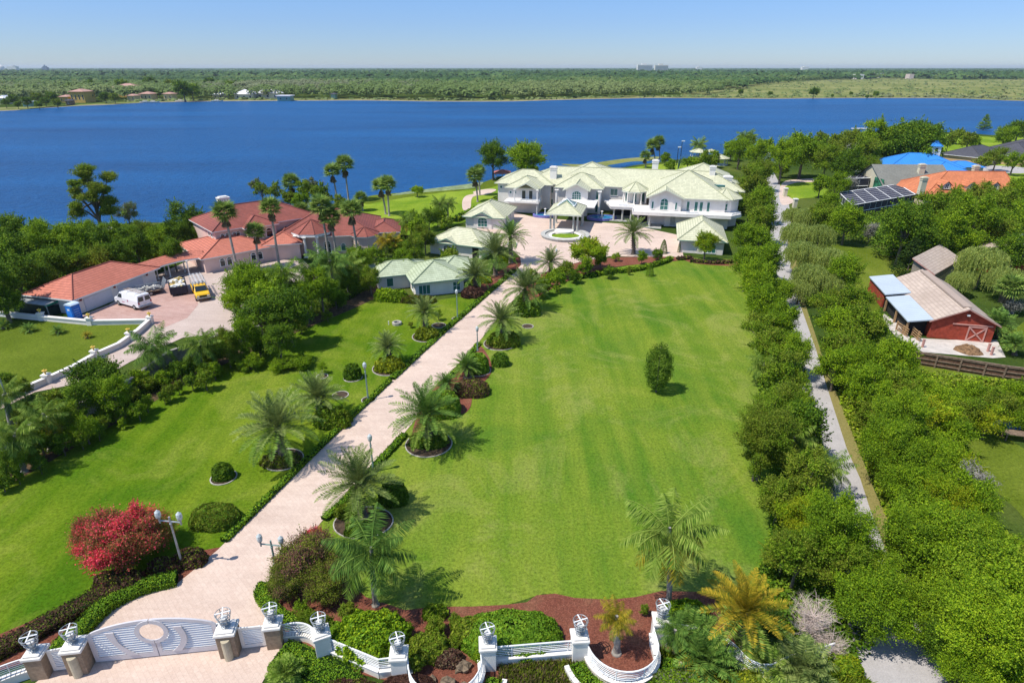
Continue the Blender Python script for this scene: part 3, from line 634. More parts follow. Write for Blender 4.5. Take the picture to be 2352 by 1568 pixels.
sheet('rough_ground', [(2000, 900), (2120, 860), (2352, 870), (2500, 1000), (2200, 980), (2250, 1100), (2100, 1000)], .03, WEEDS)
# paved surfaces
sheet('driveway', [(-140, 1860), (-40, 1700), (40, 1600), (90, 1560), (140, 1510), (205, 1445), (238, 1402), (300, 1368), (408, 1338), (445, 1308), (500, 1262), (600, 1163), (700, 1065), (800, 968), (900, 874), (1000, 780), (1060, 728), (1140, 655), (1182, 625), (1197, 608), (1195, 590), (1175, 572), (1120, 555), (1090, 530), (1150, 480), (1232, 500), (1440, 515), (1560, 540), (1570, 590), (1556, 592), (1400, 588), (1330, 602), (1290, 612), (1245, 628), (1212, 650), (1196, 672), (1160, 708), (1100, 785), (1060, 838), (1000, 895), (965, 950), (905, 1022), (830, 1100), (755, 1178), (715, 1225), (660, 1300), (600, 1345), (598, 1372), (625, 1395), (650, 1450), (640, 1500), (600, 1570), (585, 1700), (700, 1860)], .045, PAVER, smooth=False)
sheet('concrete_road', [(1758, 392), (1775, 392), (1790, 420), (1800, 450), (1812, 470), (1817, 500), (1810, 560), (1818, 620), (1838, 700), (1874, 802), (1895, 874), (1916, 940), (1946, 1033), (1976, 1099), (1997, 1164), (2043, 1285), (2074, 1362), (2131, 1475), (2178, 1568), (2330, 1860), (2090, 1860), (1991, 1568), (1950, 1440), (1905, 1285), (1880, 1164), (1870, 1033), (1850, 940), (1840, 874), (1825, 802), (1795, 700), (1776, 620), (1768, 560), (1772, 500), (1770, 460)], .06, ROAD, smooth=False)
sheet('loop_drive', [(1796, 470), (1790, 440), (1800, 418), (1830, 412), (1880, 410), (1880, 418), (1835, 419), (1805, 428), (1803, 445), (1825, 462)], .075, PAVER, smooth=True)
sheet('service_yard', [(175, 728), (250, 700), (340, 640), (430, 600), (560, 590), (700, 600), (740, 640), (560, 760), (420, 775), (300, 830), (230, 870), (80, 900), (-40, 960), (-60, 930), (60, 890), (230, 820), (352, 742), (280, 742)], .04, PAVER_GREY, smooth=False)
sheet('patterned_yard', [(185, 728), (280, 690), (350, 655), (420, 648), (450, 672), (455, 700), (430, 730), (370, 755), (352, 742), (270, 744)], .05, PAVER2, smooth=False)
sheet('barn_yard', [(2090, 775), (2180, 780), (2290, 780), (2310, 820), (2280, 822), (2120, 808), (2060, 775), (2025, 735), (2030, 720), (2060, 740)], .05, plain('limestone_grit', (.55, .50, .45), .95, .12, 1), smooth=False)
sheet('lake_path', [(1064, 482), (1062, 462), (1070, 450), (1088, 445), (1088, 440), (1120, 434), (1140, 436), (1120, 446), (1092, 450), (1083, 458), (1080, 478)], .05, PAVER)
sheet('side_drive', [(2190, 388), (2250, 380), (2352, 385), (2352, 398), (2260, 396), (2200, 402)], .05, ROAD)
# mulched beds
sheet('mulch_bed', [(700, 1330), (760, 1300), (840, 1370), (930, 1400), (1000, 1392), (1080, 1392), (1160, 1388), (1210, 1382), (1232, 1366), (1275, 1362), (1320, 1372), (1400, 1376), (1460, 1370), (1520, 1356), (1600, 1358), (1640, 1370), (1700, 1500), (1500, 1560), (1400, 1560), (1200, 1560), (1000, 1590), (800, 1540), (640, 1440), (640, 1380)], .035, MULCH, smooth=False)
sheet('mulch_bed', [(395, 1300), (430, 1270), (470, 1262), (510, 1255), (455, 1300), (420, 1330), (405, 1338), (300, 1368), (230, 1400), (180, 1440), (60, 1520), (-60, 1560), (-60, 1480), (60, 1430), (200, 1370), (330, 1310)], .034, MULCH, smooth=False)
sheet('mulch_bed', [(1000, 885), (1040, 850), (1085, 800), (1110, 800), (1130, 850), (1090, 900), (1080, 935), (1060, 950), (1030, 930), (960, 1000), (945, 1010), (960, 950)], .05, MULCH)
sheet('mulch_bed', [(1205, 655), (1240, 632), (1300, 610), (1400, 592), (1560, 590), (1560, 598), (1420, 612), (1340, 632), (1280, 655), (1215, 690)], .055, MULCH)
sheet('mulch_bed', [(1560, 590), (1640, 600), (1690, 598), (1690, 610), (1600, 605)], .055, MULCH)
sheet('mulch_bed', [(-40, 1110), (60, 1060), (180, 990), (320, 920), (420, 860), (560, 790), (700, 730), (800, 690), (860, 650), (900, 660), (830, 700), (700, 755), (560, 815), (430, 880), (330, 935), (200, 1010), (60, 1090), (-40, 1140)], .05, BED)  # dark soil strip with the tree shade in its colour
sheet('mulch_bed', [(1100, 660), (1130, 632), (1165, 612), (1190, 590), (1196, 606), (1180, 625), (1140, 655), (1110, 676)], .06, MULCH)
# ---------------------------------------------------------------- building helpers
def hip(mb, fr, u0, u1, v0, v1, z, s, gable='', cap=.1):
    """hipped roof over a rectangle of eaves; gable: 'l','r','f','b' ends stay upright"""
    du, dv = u1-u0, v1-v0
    if du >= dv:
        r = dv/2; zr = z+r*s; a = (u0+(0 if 'l' in gable else min(r, du/2)), v0+r); b = (u1-(0 if 'r' in gable else min(r, du/2)), v0+r)
        fc = [((u0, v0), (u1, v0), b, a), ((u1, v1), (u0, v1), a, b), ((u1, v0), (u1, v1), b), ((u0, v1), (u0, v0), a)]
    else:
        r = du/2; zr = z+r*s; a = (u0+r, v0+(0 if 'f' in gable else r)); b = (u0+r, v1-(0 if 'b' in gable else r))
        fc = [((u1, v0), (u1, v1), b, a), ((u0, v1), (u0, v0), a, b), ((u0, v0), (u1, v0), a), ((u1, v1), (u0, v1), b)]
    low = {(u0, v0), (u1, v0), (u0, v1), (u1, v1)}
    for f in fc:
        P = []
        for q in f:
            p = fr.p(q[0], q[1], z if q in low else zr)
            if p not in P: P.append(p)
        if len(P) < 3: continue
        A, B = Vector(P[0]), Vector(P[1]); e = (B-A).normalized(); nn = (B-A).cross(Vector(P[2])-A)
        if nn.length < 1e-6 or abs(nn.normalized().z) < .02: mb.face(P, [(0, .3)]*len(P)); continue
        up = nn.normalized().cross(e)
        mb.face(P, [((Vector(p)-A).dot(e), (Vector(p)-A).dot(up)+.1) for p in P])
    for q0, q1 in ((a, b), ((u0, v0), a), ((u1, v0), a if dv > du else b), ((u0, v1), b if dv > du else a), ((u1, v1), b)):
        za = zr if q0 not in low else z; p0, p1 = Vector(fr.p(*q0, za)), Vector(fr.p(*q1, zr))
        if (p0-p1).length > .1: mb.tube([p0+Vector((0, 0, .03)), p1+Vector((0, 0, .03))], cap, 5)
    return zr
def eave_trim(mb, fr, u0, u1, v0, v1, z, h=.16):
    z1 = z-.012; t = .05
    mb.box(fr, u0, u1, v0, v0+t, z-h, z1); mb.box(fr, u0, u1, v1-t, v1, z-h, z1)
    mb.box(fr, u0, u0+t, v0+t, v1-t, z-h, z1); mb.box(fr, u1-t, u1, v0+t, v1-t, z-h, z1)
    mb.box(fr, u0+t, u1-t, v0+t, v1-t, z-h+.02, z-h+.05)
def poly_roof(mb, fr, cu, cv, r, z, zp, n=8, a0=None, su=1, sv=1):
    a0 = math.pi/n if a0 is None else a0; pk = fr.p(cu, cv, zp)
    for k in range(n):
        q = [(cu+r*su*math.cos(a0+2*math.pi*(k+j)/n), cv+r*sv*math.sin(a0+2*math.pi*(k+j)/n)) for j in (0, 1)]
        P = [fr.p(*q[0], z), fr.p(*q[1], z), pk]; A, B = Vector(P[0]), Vector(P[1]); e = (B-A).normalized(); up = (B-A).cross(Vector(pk)-A).normalized().cross(e)
        mb.face(P, [((Vector(p)-A).dot(e), (Vector(p)-A).dot(up)+.1) for p in P]); mb.tube([Vector(P[0])+Vector((0, 0, .03)), Vector(pk)+Vector((0, 0, .03))], .09, 5)
def ngon(cu, cv, r, n=8, su=1, sv=1):
    a0 = math.pi/n; return [(cu+r*su*math.cos(a0+2*math.pi*k/n), cv+r*sv*math.sin(a0+2*math.pi*k/n)) for k in range(n)]
def side(fr, face, at):
    """frame of one facade: u along it, v=0 on the wall, negative v outward"""
    if face == 'f': return Fr2(fr, (0, at), 0)
    if face == 'b': return Fr2(fr, (0, at), 180)
    if face == 'l': return Fr2(fr, (at, 0), -90)
    return Fr2(fr, (at, 0), 90)
def Fr2(fr, uv, deg):
    p = fr.p(uv[0], uv[1], 0); return Fr(p[0], p[1], fr.deg+deg, fr.o[2])
def window(parent, fs, u, z, w, h, arch=0, mull=(1, 0), fm=None, gm=None, name='window', fw=.09, out=0):
    """frame proud of the wall with a glass pane inside; u is the centre"""
    fm = fm or WHITE_TRIM; gm = gm or GLASS_GREEN; mb = MB()
    v1, v0 = .03-out, -.07-out
    mb.box(fs, u-w/2-fw, u-w/2, v0, v1, z-.02, z+h); mb.box(fs, u+w/2, u+w/2+fw, v0, v1, z-.02, z+h); mb.box(fs, u-w/2-fw-.05, u+w/2+fw+.05, v0-.06, v1, z-.1, z-.02)
    top = [(u-w/2, z+h)]
    if arch:
        K = 8; pts = [(u-w/2*math.cos(math.pi*k/K), z+h+arch*math.sin(math.pi*k/K)) for k in range(K+1)]
        po = [(u-(w/2+fw)*math.cos(math.pi*k/K), z+h+(arch+fw)*math.sin(math.pi*k/K)) for k in range(K+1)]
        for k in range(K): mb.prism_uz(fs, [pts[k], pts[k+1], po[k+1], po[k]], v0, v1)
    else: mb.box(fs, u-w/2-fw, u+w/2+fw, v0, v1, z+h, z+h+fw); pts = [(u-w/2, z+h), (u+w/2, z+h)]
    for i in range(mull[0]): x = u-w/2+w*(i+1)/(mull[0]+1); mb.box(fs, x-.03, x+.03, v0+.01, v1, z-.02, z+h+arch*.8)
    for i in range(mull[1]): y = z+h*(i+1)/(mull[1]+1); mb.box(fs, u-w/2, u+w/2, v0+.02, v1-.002, y-.025, y+.025)
    if arch: mb.box(fs, u-w/2, u+w/2, v0+.015, v1-.004, z+h-.03, z+h+.03)
    o = mb.build(name, fm, parent); mb = MB(); mb.prism_uz(fs, [(u-w/2, z-.02), (u+w/2, z-.02)]+pts[::-1], -.035-out, .02-out)
    mb.build('pane', gm, o); return o
def door(parent, fs, u, w, h, mat, name='door', z=0, panels=0):
    mb = MB(); mb.box(fs, u-w/2, u+w/2, -.05, .02, z, z+h)
    for i in range(panels): mb.box(fs, u-w/2+.08, u+w/2-.08, -.075, -.051, z+.1+i*h/panels, z+(i+1)*h/panels-.05)
    return mb.build(name, mat, parent)
def column(parent, fr, u, v, z0, z1, r=.2, mat=None, name='column', sq=0):
    mb = MB(); p = fr.p(u, v, z0); h = z1-z0
    mb.box(Fr2(fr, (u, v), 0), -r*1.5, r*1.5, -r*1.5, r*1.5, z0, z0+.14) if True else None
    mb.lathe((p[0], p[1], fr.o[2]+z0+.14), [(r*1.25, 0), (r*1.02, .1), (r, .25), (r*.86, h-.55), (r*.95, h-.5), (r*1.5, h-.2)], 12)
    mb.box(Fr2(fr, (u, v), 0), -r*1.5, r*1.5, -r*1.5, r*1.5, z1-.06, z1); return mb.build(name, mat or WHITE, parent, smooth=False)
def chimney(parent, fr, u, v, z0, z1, a=.6, b=.45, mat=None):
    mb = MB(); mb.box(fr, u-a, u+a, v-b, v+b, z0, z1-.35); mb.box(fr, u-a-.1, u+a+.1, v-b-.1, v+b+.1, z1-.75, z1-.6); mb.box(fr, u-a-.14, u+a+.14, v-b-.14, v+b+.14, z1-.348, z1-.12)
    o = mb.build('chimney', mat or WHITE, parent); mb = MB(); mb.box(fr, u-a*.8, u+a*.8, v-b*.8, v+b*.8, z1-.118, z1+.05); mb.build('chimney_cap', mat or WHITE, o); return o
def railing(mb, fr, u0, v0, u1, v1, z, h=.55, n=4, post=1.2):
    A, B = Vector(fr.p(u0, v0, z)), Vector(fr.p(u1, v1, z)); d = B-A
    for i in range(n+1): mb.tube([A+Vector((0, 0, h*(i+1)/(n+1))), B+Vector((0, 0, h*(i+1)/(n+1)))], .025 if i < n else .05, 4)
    k = max(1, int(d.length/post))
    for i in range(k+1): q = A+d*i/k; mb.tube([q, q+Vector((0, 0, h))], .04, 4)

# ---------------------------------------------------------------- the pale green-roofed mansion
FM = Fr(0, 130, -13)
mans = thing('mansion', 'large white two-storey mansion with long pale green tiled roofs beside the lake', 'mansion', FM.p(15, 5))
WALLV = MB()
def wing(u0, u1, v0, v1, ze, s, ov=.7, gable='', wall=True):
    if wall: WALLV.box(FM, u0+ov, u1-ov, v0+ov, v1-ov, 0, ze-.1)
    zr = hip(ROOF, FM, u0, u1, v0, v1, ze, s, gable); eave_trim(TRIM, FM, u0, u1, v0, v1, ze); return zr
ROOF, TRIM = MB(), MB()
E0 = 5.6
wing(-7.3, 6.5, 13.3, 24.3, E0, .44)
wing(-3.7, 4.6, 8.4, 18.0, E0-.02, .45)
wing(-1, 48, 14.8, 28.4, E0-.04, .44)
wing(5.5, 22.5, 15.2, 33, E0-.03, .46)
wing(7.1, 18.1, 10.8, 21, E0+.02, .5)
wing(27.4, 44, 4.2, 21, E0+.01, .53)
wing(33, 47, 26, 41, E0-.1, .46); wing(41.5, 48.2, 17.6, 24, E0-.3, .2)
# gabled fronts
def gable_front(u0, u1, v, vb, ze, rise, wallv, zb=0):
    um = (u0+u1)/2; zr = ze+rise
    for a, b in (((u0, ze), (um, zr)), ((um, zr), (u1, ze))):
        P = [FM.p(a[0], v, a[1]), FM.p(b[0], v, b[1]), FM.p(b[0], vb, b[1]), FM.p(a[0], vb, a[1])]; ln = math.dist(a, b)
        up = [0, ln, ln, 0] if b[1] > a[1] else [ln, 0, 0, ln]
        ROOF.face(P[::-1] if False else P, [(0, up[0]), (0, up[1]), (vb-v, up[2]), (vb-v, up[3])])
        TRIM.prism_uz(FM, [a, b, (b[0], b[1]-.22), (a[0], a[1]-.22)], v+.005, v+.1)
    ROOF.tube([FM.p(um, v, zr+.03), FM.p(um, vb, zr+.03)], .1, 5)
    WALLV.prism_uz(FM, [(u0+.6, zb), (u1-.6, zb), (u1-.6, ze+.1), (um, zr-.18), (u0+.6, ze+.1)], wallv, wallv+1.4)
gable_front(9.5, 15.5, 7.6, 14, E0+.05, 1.45, 8.5)
gable_front(27.5, 35.2, 3.2, 10, E0+.03, 1.75, 4.0)
# balcony gable over the west wing
um = 1.6
for a, b in (((-1.1, 5.65), (1.6, 7.0)), ((1.6, 7.0), (4.3, 5.65))):
    P = [FM.p(a[0], 6.6, a[1]), FM.p(b[0], 6.6, b[1]), FM.p(b[0], 12, b[1]), FM.p(a[0], 12, a[1])]; ln = math.dist(a, b); up = [0, ln, ln, 0] if b[1] > a[1] else [ln, 0, 0, ln]
    ROOF.face(P, [(0, up[0]), (0, up[1]), (5.4, up[2]), (5.4, up[3])]); TRIM.prism_uz(FM, [a, b, (b[0], b[1]-.25), (a[0], a[1]-.25)], 6.61, 6.75)
# round bays
WALLV.prism(FM, ngon(43.3, 8.0, 2.9), 0, E0-.15); poly_roof(ROOF, FM, 43.3, 8, 3.6, E0, 7.4); TRIM.prism(FM, ngon(43.3, 8, 3.55), E0-.16, E0-.015)
poly_roof(ROOF, FM, 24.9, 11.6, 3.1, E0+.04, 7.4); TRIM.prism(FM, ngon(24.9, 11.6, 3.05), E0-.25, E0+.02)
WALLV.prism(FM, ngon(24.9, 13.3, 2.6), 0, E0-.25)
# porte-cochere roof
zr = hip(ROOF, FM, 8.6, 15.6, -7.5, 1.5, 3.7, .52); eave_trim(TRIM, FM, 8.6, 15.6, -7.5, 1.5, 3.7, .3)
ROOF.build('roof', R_GREEN, mans); TRIM.build('eave_trim', plain('eave_cream', (.62, .64, .52), .6, .06, 1), mans); WALLV.build('wall', STUCCO, mans)
mb = MB(); mb.prism(FM, [(-3.2, 5.9), (4.6, 5.9), (4.6, 9.2), (-3.2, 9.2)], 2.75, 3.05); mb.build('balcony', WHITE, mans)
mb = MB(); railing(mb, FM, -.8, 6.0, 4.5, 6.0, 3.05); railing(mb, FM, 4.5, 6.0, 4.5, 9.1, 3.05); mb.build('railing', WHITE_TRIM, mans)
TB = MB(); TB.prism(FM, [(18.0, 13), (19.6, 7.8), (20.2, 5.0), (25.0, 5.0), (25, 14)], 2.6, 2.95); TB.prism(FM, [(25.0, .5), (44.2, .5), (46.4, 3), (46.4, 9), (40, 9), (25.0, 9)], 2.58, 2.93)
TB.box(FM, 9.6, 17.2, 1.2, 9.0, 3.3, 3.55); TB.build('terrace', WHITE, mans)
mb = MB()
for q in (((20.2, 5.0), (25, 5.0)), ((25, .6), (44.2, .6)), ((44.2, .6), (46.3, 3)), ((19.6, 7.8), (20.2, 5.0)), ((25, .6), (25, 5))):
    (a, b), (c, d) = q; fr_ = FM; A = Vector(FM.p(a, b)); B = Vector(FM.p(c, d)); ln = (B-A).length; fq = Fr(A.x, A.y, math.degrees(math.atan2(B.y-A.y, B.x-A.x)))
    mb.box(fq, 0, ln, -.08, .08, 2.951, 3.22)
mb.build('parapet', WHITE, mans)
for q in ((22, 5.3, 25, 5.3), (35.6, .7, 38, .7), (44.3, .9, 46.2, 3.1)): mb = MB(); railing(mb, FM, *q, 3.22, .35); mb.build('railing', WHITE_TRIM, mans)
for u, v, a, b in ((4.2, 6.3, 0, 2.75), (-.9, 6.3, 3.05, 5.6), (4.2, 6.4, 3.05, 5.6), (21, 5.5, 0, 2.6), (22.8, 5.5, 0, 2.6), (24.6, 5.5, 0, 2.6), (26.2, 1, 0, 2.6), (28.6, 1, 0, 2.6), (9.4, -6.6, 0, 3.5), (10.1, -6.6, 0, 3.5), (14.0, -6.7, 0, 3.5), (14.8, -6.7, 0, 3.5), (15, .6, 0, 3.5), (9.4, .6, 0, 3.5), (15, -1, 0, 3.5)):
    column(mans, FM, u, v, a, b, .22 if a == 0 else .17, STONE if a == 0 else WHITE)
for k in (-2, -1, 0, 1, 2):
    a = math.radians(-90+k*34); column(mans, FM, 24.9+2.6*math.cos(a), 11.6+2.6*math.sin(a), 2.95, E0-.2, .16)
for u, v in ((7.9, 9.8), (17.4, 9.8)): column(mans, FM, u, v, 0, E0-.3, .3)
# near-black panels colour in the carport shade under the terrace and the entrance
for q in ((26.2, 31.4, 4.75, 4.85, 0, 2.55), (20.6, 24.8, 10.2, 10.7, 0, 2.5)): mb = MB(); mb.box(FM, *q); mb.build('porch_shade', DARK, mans)
mb = MB(); mb.box(FM, 31.5, 44, 3.0, 4.8, 0, 2.57); mb.build('ground_floor', STUCCO, mans)
mb = MB(); mb.box(FM, 20.2, 25.4, 4.9, 10, .0, .22); mb.box(FM, 25.5, 31, .2, 4.7, 0, .18); mb.build('porch_floor', STONE, mans)
F1 = side(FM, 'f', 8.5)
window(mans, F1, 12.5, 3.6, 1.9, 1.0, .75, (3, 1)); F2 = side(FM, 'f', 4.0)
window(mans, F2, 31.2, 3.2, 1.5, 1.5, .7, (1, 1)); window(mans, F2, 28.9, 3.3, .35, 1.4, 0, (0, 0)); window(mans, F2, 33.6, 3.3, .35, 1.4, 0, (0, 0))
F3 = side(FM, 'f', 4.9)
for u, w in ((36.0, .5), (37.6, .6), (38.6, .6), (40.0, .5)): window(mans, F3, u, 3.05, w, 1.8, 0, (0, 0))
F4 = side(FM, 'f', 15.5)
for u in (20.1,): window(mans, F4, u, 3.5, 1.5, 1.4, 0, (1, 0)); window(mans, F4, u, .6, 1.5, 1.5, 0, (1, 0))
window(mans, F4, 26.5, 3.3, .8, 1.6, 0, (0, 0)); window(mans, F4, 5.6, 3.5, 1.1, 1.3, 0, (1, 0)); window(mans, F4, 5.6, .8, 1.1, 1.2, 0, (1, 0))
F5 = side(FM, 'f', 14.0)
window(mans, F5, -5.8, 4.4, .45, .45, 0, (0, 0)); F6 = side(FM, 'f', 9.1)
for u in (-2.4, -1.4): window(mans, F6, u, 4.2, .4, .45, 0, (0, 0))
for u in (.6, 2.2): window(mans, F6, u, 3.1, .8, 1.8, 0, (0, 0), gm=GLASS_DARK)
F7 = side(FM, 'r', 3.9)
for v in (10.6, 12.4): window(mans, F7, v, 3.6, .6, 1.3, 0, (0, 0)); window(mans, F7, v, .9, .6, 1.1, 0, (0, 0))
F8 = side(FM, 'f', 11.5)
for u in (16.9,): window(mans, F8, u, 3.2, .9, 1.8, 0, (0, 0)); window(mans, F8, u, .4, .9, 1.8, 0, (0, 0))
F9 = side(FM, 'r', 17.4)
for v in (12.4, 13.8): window(mans, F9, v, 3.2, .7, 1.8, 0, (0, 0)); window(mans, F9, v, .4, .7, 1.9, 0, (0, 0))
ft = Fr2(FM, (43.3, 8.0), -22.5-22.5)
for dg in (-22.5-22.5, -.0):
    a = math.radians(-90+dg); fw_ = Fr2(FM, (43.3+2.68*math.cos(a), 8+2.68*math.sin(a)), dg); window(mans, fw_, 0, 3.3, .9, 1.3, 0, (0, 1), name='window')
for k in (-1, 0, 1):
    a = math.radians(-90+k*45); fw_ = Fr2(FM, (24.9+2.4*math.cos(a), 13.3+2.4*math.sin(a)), k*45); window(mans, fw_, 0, 3.1, .8, 1.9, 0, (0, 0)); window(mans, fw_, 0, .5, .8, 1.7, 0, (0, 0))
window(mans, side(FM, 'f', 3.0), 33.2, .4, .8, 1.7, 0, (0, 4), fm=STONE, gm=STONE)
# skylight pyramid
mb = MB(); c = (12.1, -3.0); zt = 5.85; q = [(c[0]-1.7, c[1]-1.7), (c[0]+1.7, c[1]-1.7), (c[0]+1.7, c[1]+1.7), (c[0]-1.7, c[1]+1.7)]
for k in range(4): mb.tube([FM.p(*q[k], 4.78), FM.p(*c, zt)], .07, 5); mb.tube([FM.p(*q[k], 4.78), FM.p(*q[(k+1) % 4], 4.78)], .08, 5)
for k in range(4):
    for t in (.33, .66): e = (q[k][0]*(1-t)+q[(k+1) % 4][0]*t, q[k][1]*(1-t)+q[(k+1) % 4][1]*t); mb.tube([FM.p(*e, 4.79), FM.p(e[0]*.5+c[0]*.5, e[1]*.5+c[1]*.5, (4.79+zt)/2)], .03, 4)
sk = mb.build('skylight', WHITE_TRIM, mans); mb = MB()
for k in range(4): mb.face([FM.p(*q[k], 4.75), FM.p(*q[(k+1) % 4], 4.75), FM.p(*c, zt-.03)])
mb.build('pane', GLASS_GREEN, sk)
for u, v, z0, z1, a in ((5.9, 17.2, 6, 9.2, .75), (28.6, 26, 7, 10.2, .7), (41.2, 20.5, 6, 10.0, .6), (44.6, 20, 5.8, 8.0, .9)): chimney(mans, FM, u, v, z0, z1, a, a*.7)
mb = MB(); mb.box(FM, 41.0, 43.6, 13.2, 14.0, 6.6, 7.0); mb.box(FM, 43.2, 44.6, 18.6, 20.0, 5.62, 5.8); mb.box(FM, 40.6, 41.1, 22, 25.5, 7.5, 7.7); mb.build('roof_glazing', GLASS_GREEN, mans)

# ---------------------------------------------------------------- small green-roofed houses
def small_house(name, label, fr, blocks, ze, s, roofmat, wallmat=None, gables=(), ov=.6, group='green-roofed outbuildings around the forecourt', cat='house', trimmat=None):
    t = thing(name, label, cat, fr.p(*blocks[0][:1], blocks[0][2]), 0, group); R_, T_, A_ = MB(), MB(), MB()
    for i, (u0, u1, v0, v1) in enumerate(blocks):
        z = ze-.03*i; hip(R_, fr, u0, u1, v0, v1, z, s); eave_trim(T_, fr, u0, u1, v0, v1, z); A_.box(fr, u0+ov, u1-ov, v0+ov, v1-ov, 0, z-.1)
    for g in gables:
        u0, u1, v, vb, rise = g; um = (u0+u1)/2
        for a, b in (((u0, ze+.03), (um, ze+rise)), ((um, ze+rise), (u1, ze+.03))):
            P = [fr.p(a[0], v, a[1]), fr.p(b[0], v, b[1]), fr.p(b[0], vb, b[1]), fr.p(a[0], vb, a[1])]; ln = math.dist(a, b); up = [0, ln, ln, 0] if b[1] > a[1] else [ln, 0, 0, ln]
            R_.face(P, [(0, up[0]), (0, up[1]), (vb-v, up[2]), (vb-v, up[3])]); T_.prism_uz(fr, [a, b, (b[0], b[1]-.18), (a[0], a[1]-.18)], v+.005, v+.08)
        A_.prism_uz(fr, [(u0+.3, 0), (u1-.3, 0), (u1-.3, ze), (um, ze+rise-.15), (u0+.3, ze)], v+.5, v+1.5)
    R_.build('roof', roofmat, t); T_.build('eave_trim', trimmat or GREEN_TRIM, t); A_.build('wall', wallmat or STUCCO, t); return t
FP1 = Fr(*FM.p(-8.5, -8.3)[:2], -13)
t = small_house('pavilion', 'white pavilion with arched window nearest the mansion west wing', FP1, [(0, 9.0, 0, 11.4)], 2.45, .5, R_GREEN, gables=[(2.0, 6.4, -.05, 4, 1.1)])
window(t, side(FP1, 'f', .45), 4.2, .5, 1.9, 1.2, .55, (2, 1)); window(t, side(FP1, 'r', 8.4), 3, .5, .5, 1.3); window(t, side(FP1, 'r', 8.4), 7, .5, .5, 1.3)
FP2 = Fr(-15.2, 105.2, -23)
t = small_house('pavilion', 'middle green-roofed outbuilding half hidden by palms and shrubs', FP2, [(0, 11.2, 0, 8.4)], 2.3, .45, R_GREEN, gables=[(2.2, 6.2, -.05, 3.5, .9)])
window(t, side(FP2, 'f', .45), 4.2, .4, 1.6, 1.0, .4, (2, 0), gm=GLASS_DARK); door(t, side(FP2, 'f', .6), 9.5, 1.2, 1.9, DARK, z=0)
FP3 = Fr(-14.1, 82.0, 19)
t = small_house('guest_house', 'guest house with mossy green roof closest to the gate side of driveway', FP3, [(0, 8.3, 0, 9), (-4.6, 4, 4.6, 11), (5, 11.2, 4.4, 10.6)], 2.25, .42, R_GREEN_OLD)
window(t, side(FP3, 'f', .6), 1.9, .35, 1.6, 1.3, 0, (2, 0)); window(t, side(FP3, 'f', .6), 6.6, .45, 1.0, 1.2, 0, (1, 1)); window(t, side(FP3, 'f', 5.2), -2.3, .5, .9, 1.2, 0, (0, 0)); window(t, side(FP3, 'l', .6), -2.5, .5, .9, 1.2, 0, (0, 0))
FG = Fr(*FM.p(33.7, -17.3)[:2], -13)
t = small_house('garage', 'white garage with steep pale green hip roof at east end of forecourt', FG, [(0, 8.6, 0, 12.4)], 2.4, .62, R_GREEN, gables=[(3.3, 8.2, -.05, 4, 1.15)], cat='garage')
window(t, side(FG, 'f', .45), 5.7, .3, 1.9, 1.3, .3, (2, 0)); window(t, side(FG, 'r', 8.0), 4, .6, .9, 1.0)
# garden gazebo and lakeside shelters behind the mansion
def gazebo(px, py, zr, r, label, n=8, ze=2.2):
    b = W(px, py); t = thing('gazebo', label, 'gazebo', b, 0, 'green-roofed lakeside gazebos'); f = Fr(b[0], b[1], 0); mb = MB()
    poly_roof(mb, f, 0, 0, r, ze, zr, n); mb.build('roof', R_GREEN, t); mb = MB(); mb.prism(f, ngon(0, 0, r*.97, n), ze-.2, ze-.01); mb.build('eave_trim', GREEN_TRIM, t)
    for k in range(n): a = 2*math.pi*k/n+math.pi/n; column(t, f, r*.8*math.cos(a), r*.8*math.sin(a), 0, ze-.2, .13)
    mb = MB(); mb.prism(f, ngon(0, 0, r*.85, n), 0, .15); mb.build('floor', WHITE, t); return t
gazebo(1649, 379, 3.6, 3.6, 'small octagonal gazebo with pale green roof just behind the mansion', 8, 2.3)
gazebo(1603, 362, 3.2, 3.4, 'wider green-roofed shelter among shrubs at the lake shore', 6, 2.0); gazebo(1632, 361, 2.8, 2.3, 'lower green-roofed shelter next to the wide one by the lake', 4, 2.0)
# tennis court fence behind the mansion
b = W(1560, 380); t = thing('court_fence', 'tall dark green mesh fence of a court behind the mansion roof', 'fence', b); mb = MB(); A, B = W(1562, 378), W(1650, 372); Cc = W(1556, 392)
for P, Q in ((A, B), (A, Cc)):
    for k in range(9): q = Vector(P).lerp(Vector(Q), k/8); mb.tube([q, q+Vector((0, 0, 2.6))], .05, 4)
    for z in (.1, 1.3, 2.6): mb.tube([(P[0], P[1], z), (Q[0], Q[1], z)], .035, 4)
mb.build('posts', LAMP_GREEN, t); mb = MB()
for P, Q in ((A, B), (A, Cc)):
    for k in range(40):
        q = Vector(P).lerp(Vector(Q), k/40); mb.tube([q, q+Vector((0, 0, 2.5))], .03, 3)
mb.build('mesh', plain('windscreen_green', (.02, .14, .10), .8, .2, 2), t)
# fountain terrace with grass centre in front of the porte-cochere
b = (10.3, 117.2, 0); t = thing('fountain_terrace', 'round pale stone terrace ring with oval grass centre before the porte-cochere', 'fountain', b); mb = MB()
mb.lathe((b[0], b[1], 0), [(4.6, 0), (4.6, .42), (4.75, .42), (4.75, .55), (3.9, .55), (3.9, .3), (3.2, .3)], 40, False); mb.build('basin', STONE, t, smooth=False)
mb = MB(); mb.lathe((b[0], b[1], 0), [(3.2, .02), (3.2, .3), (2.6, .34), (2.55, .2)], 40, False); mb.lathe((b[0], b[1]+2.6, 0), [(1.9, 0), (1.9, .62)], 24, True); mb.build('inner_step', WHITE, t)
mb = MB(); mb.poly([(b[0]+2.7*math.cos(a/24*6.2832), b[1]-.7+1.7*math.sin(a/24*6.2832), .36) for a in range(24)], [tuple(range(24))]); mb.build('grass', LAWN_LAKE, t)
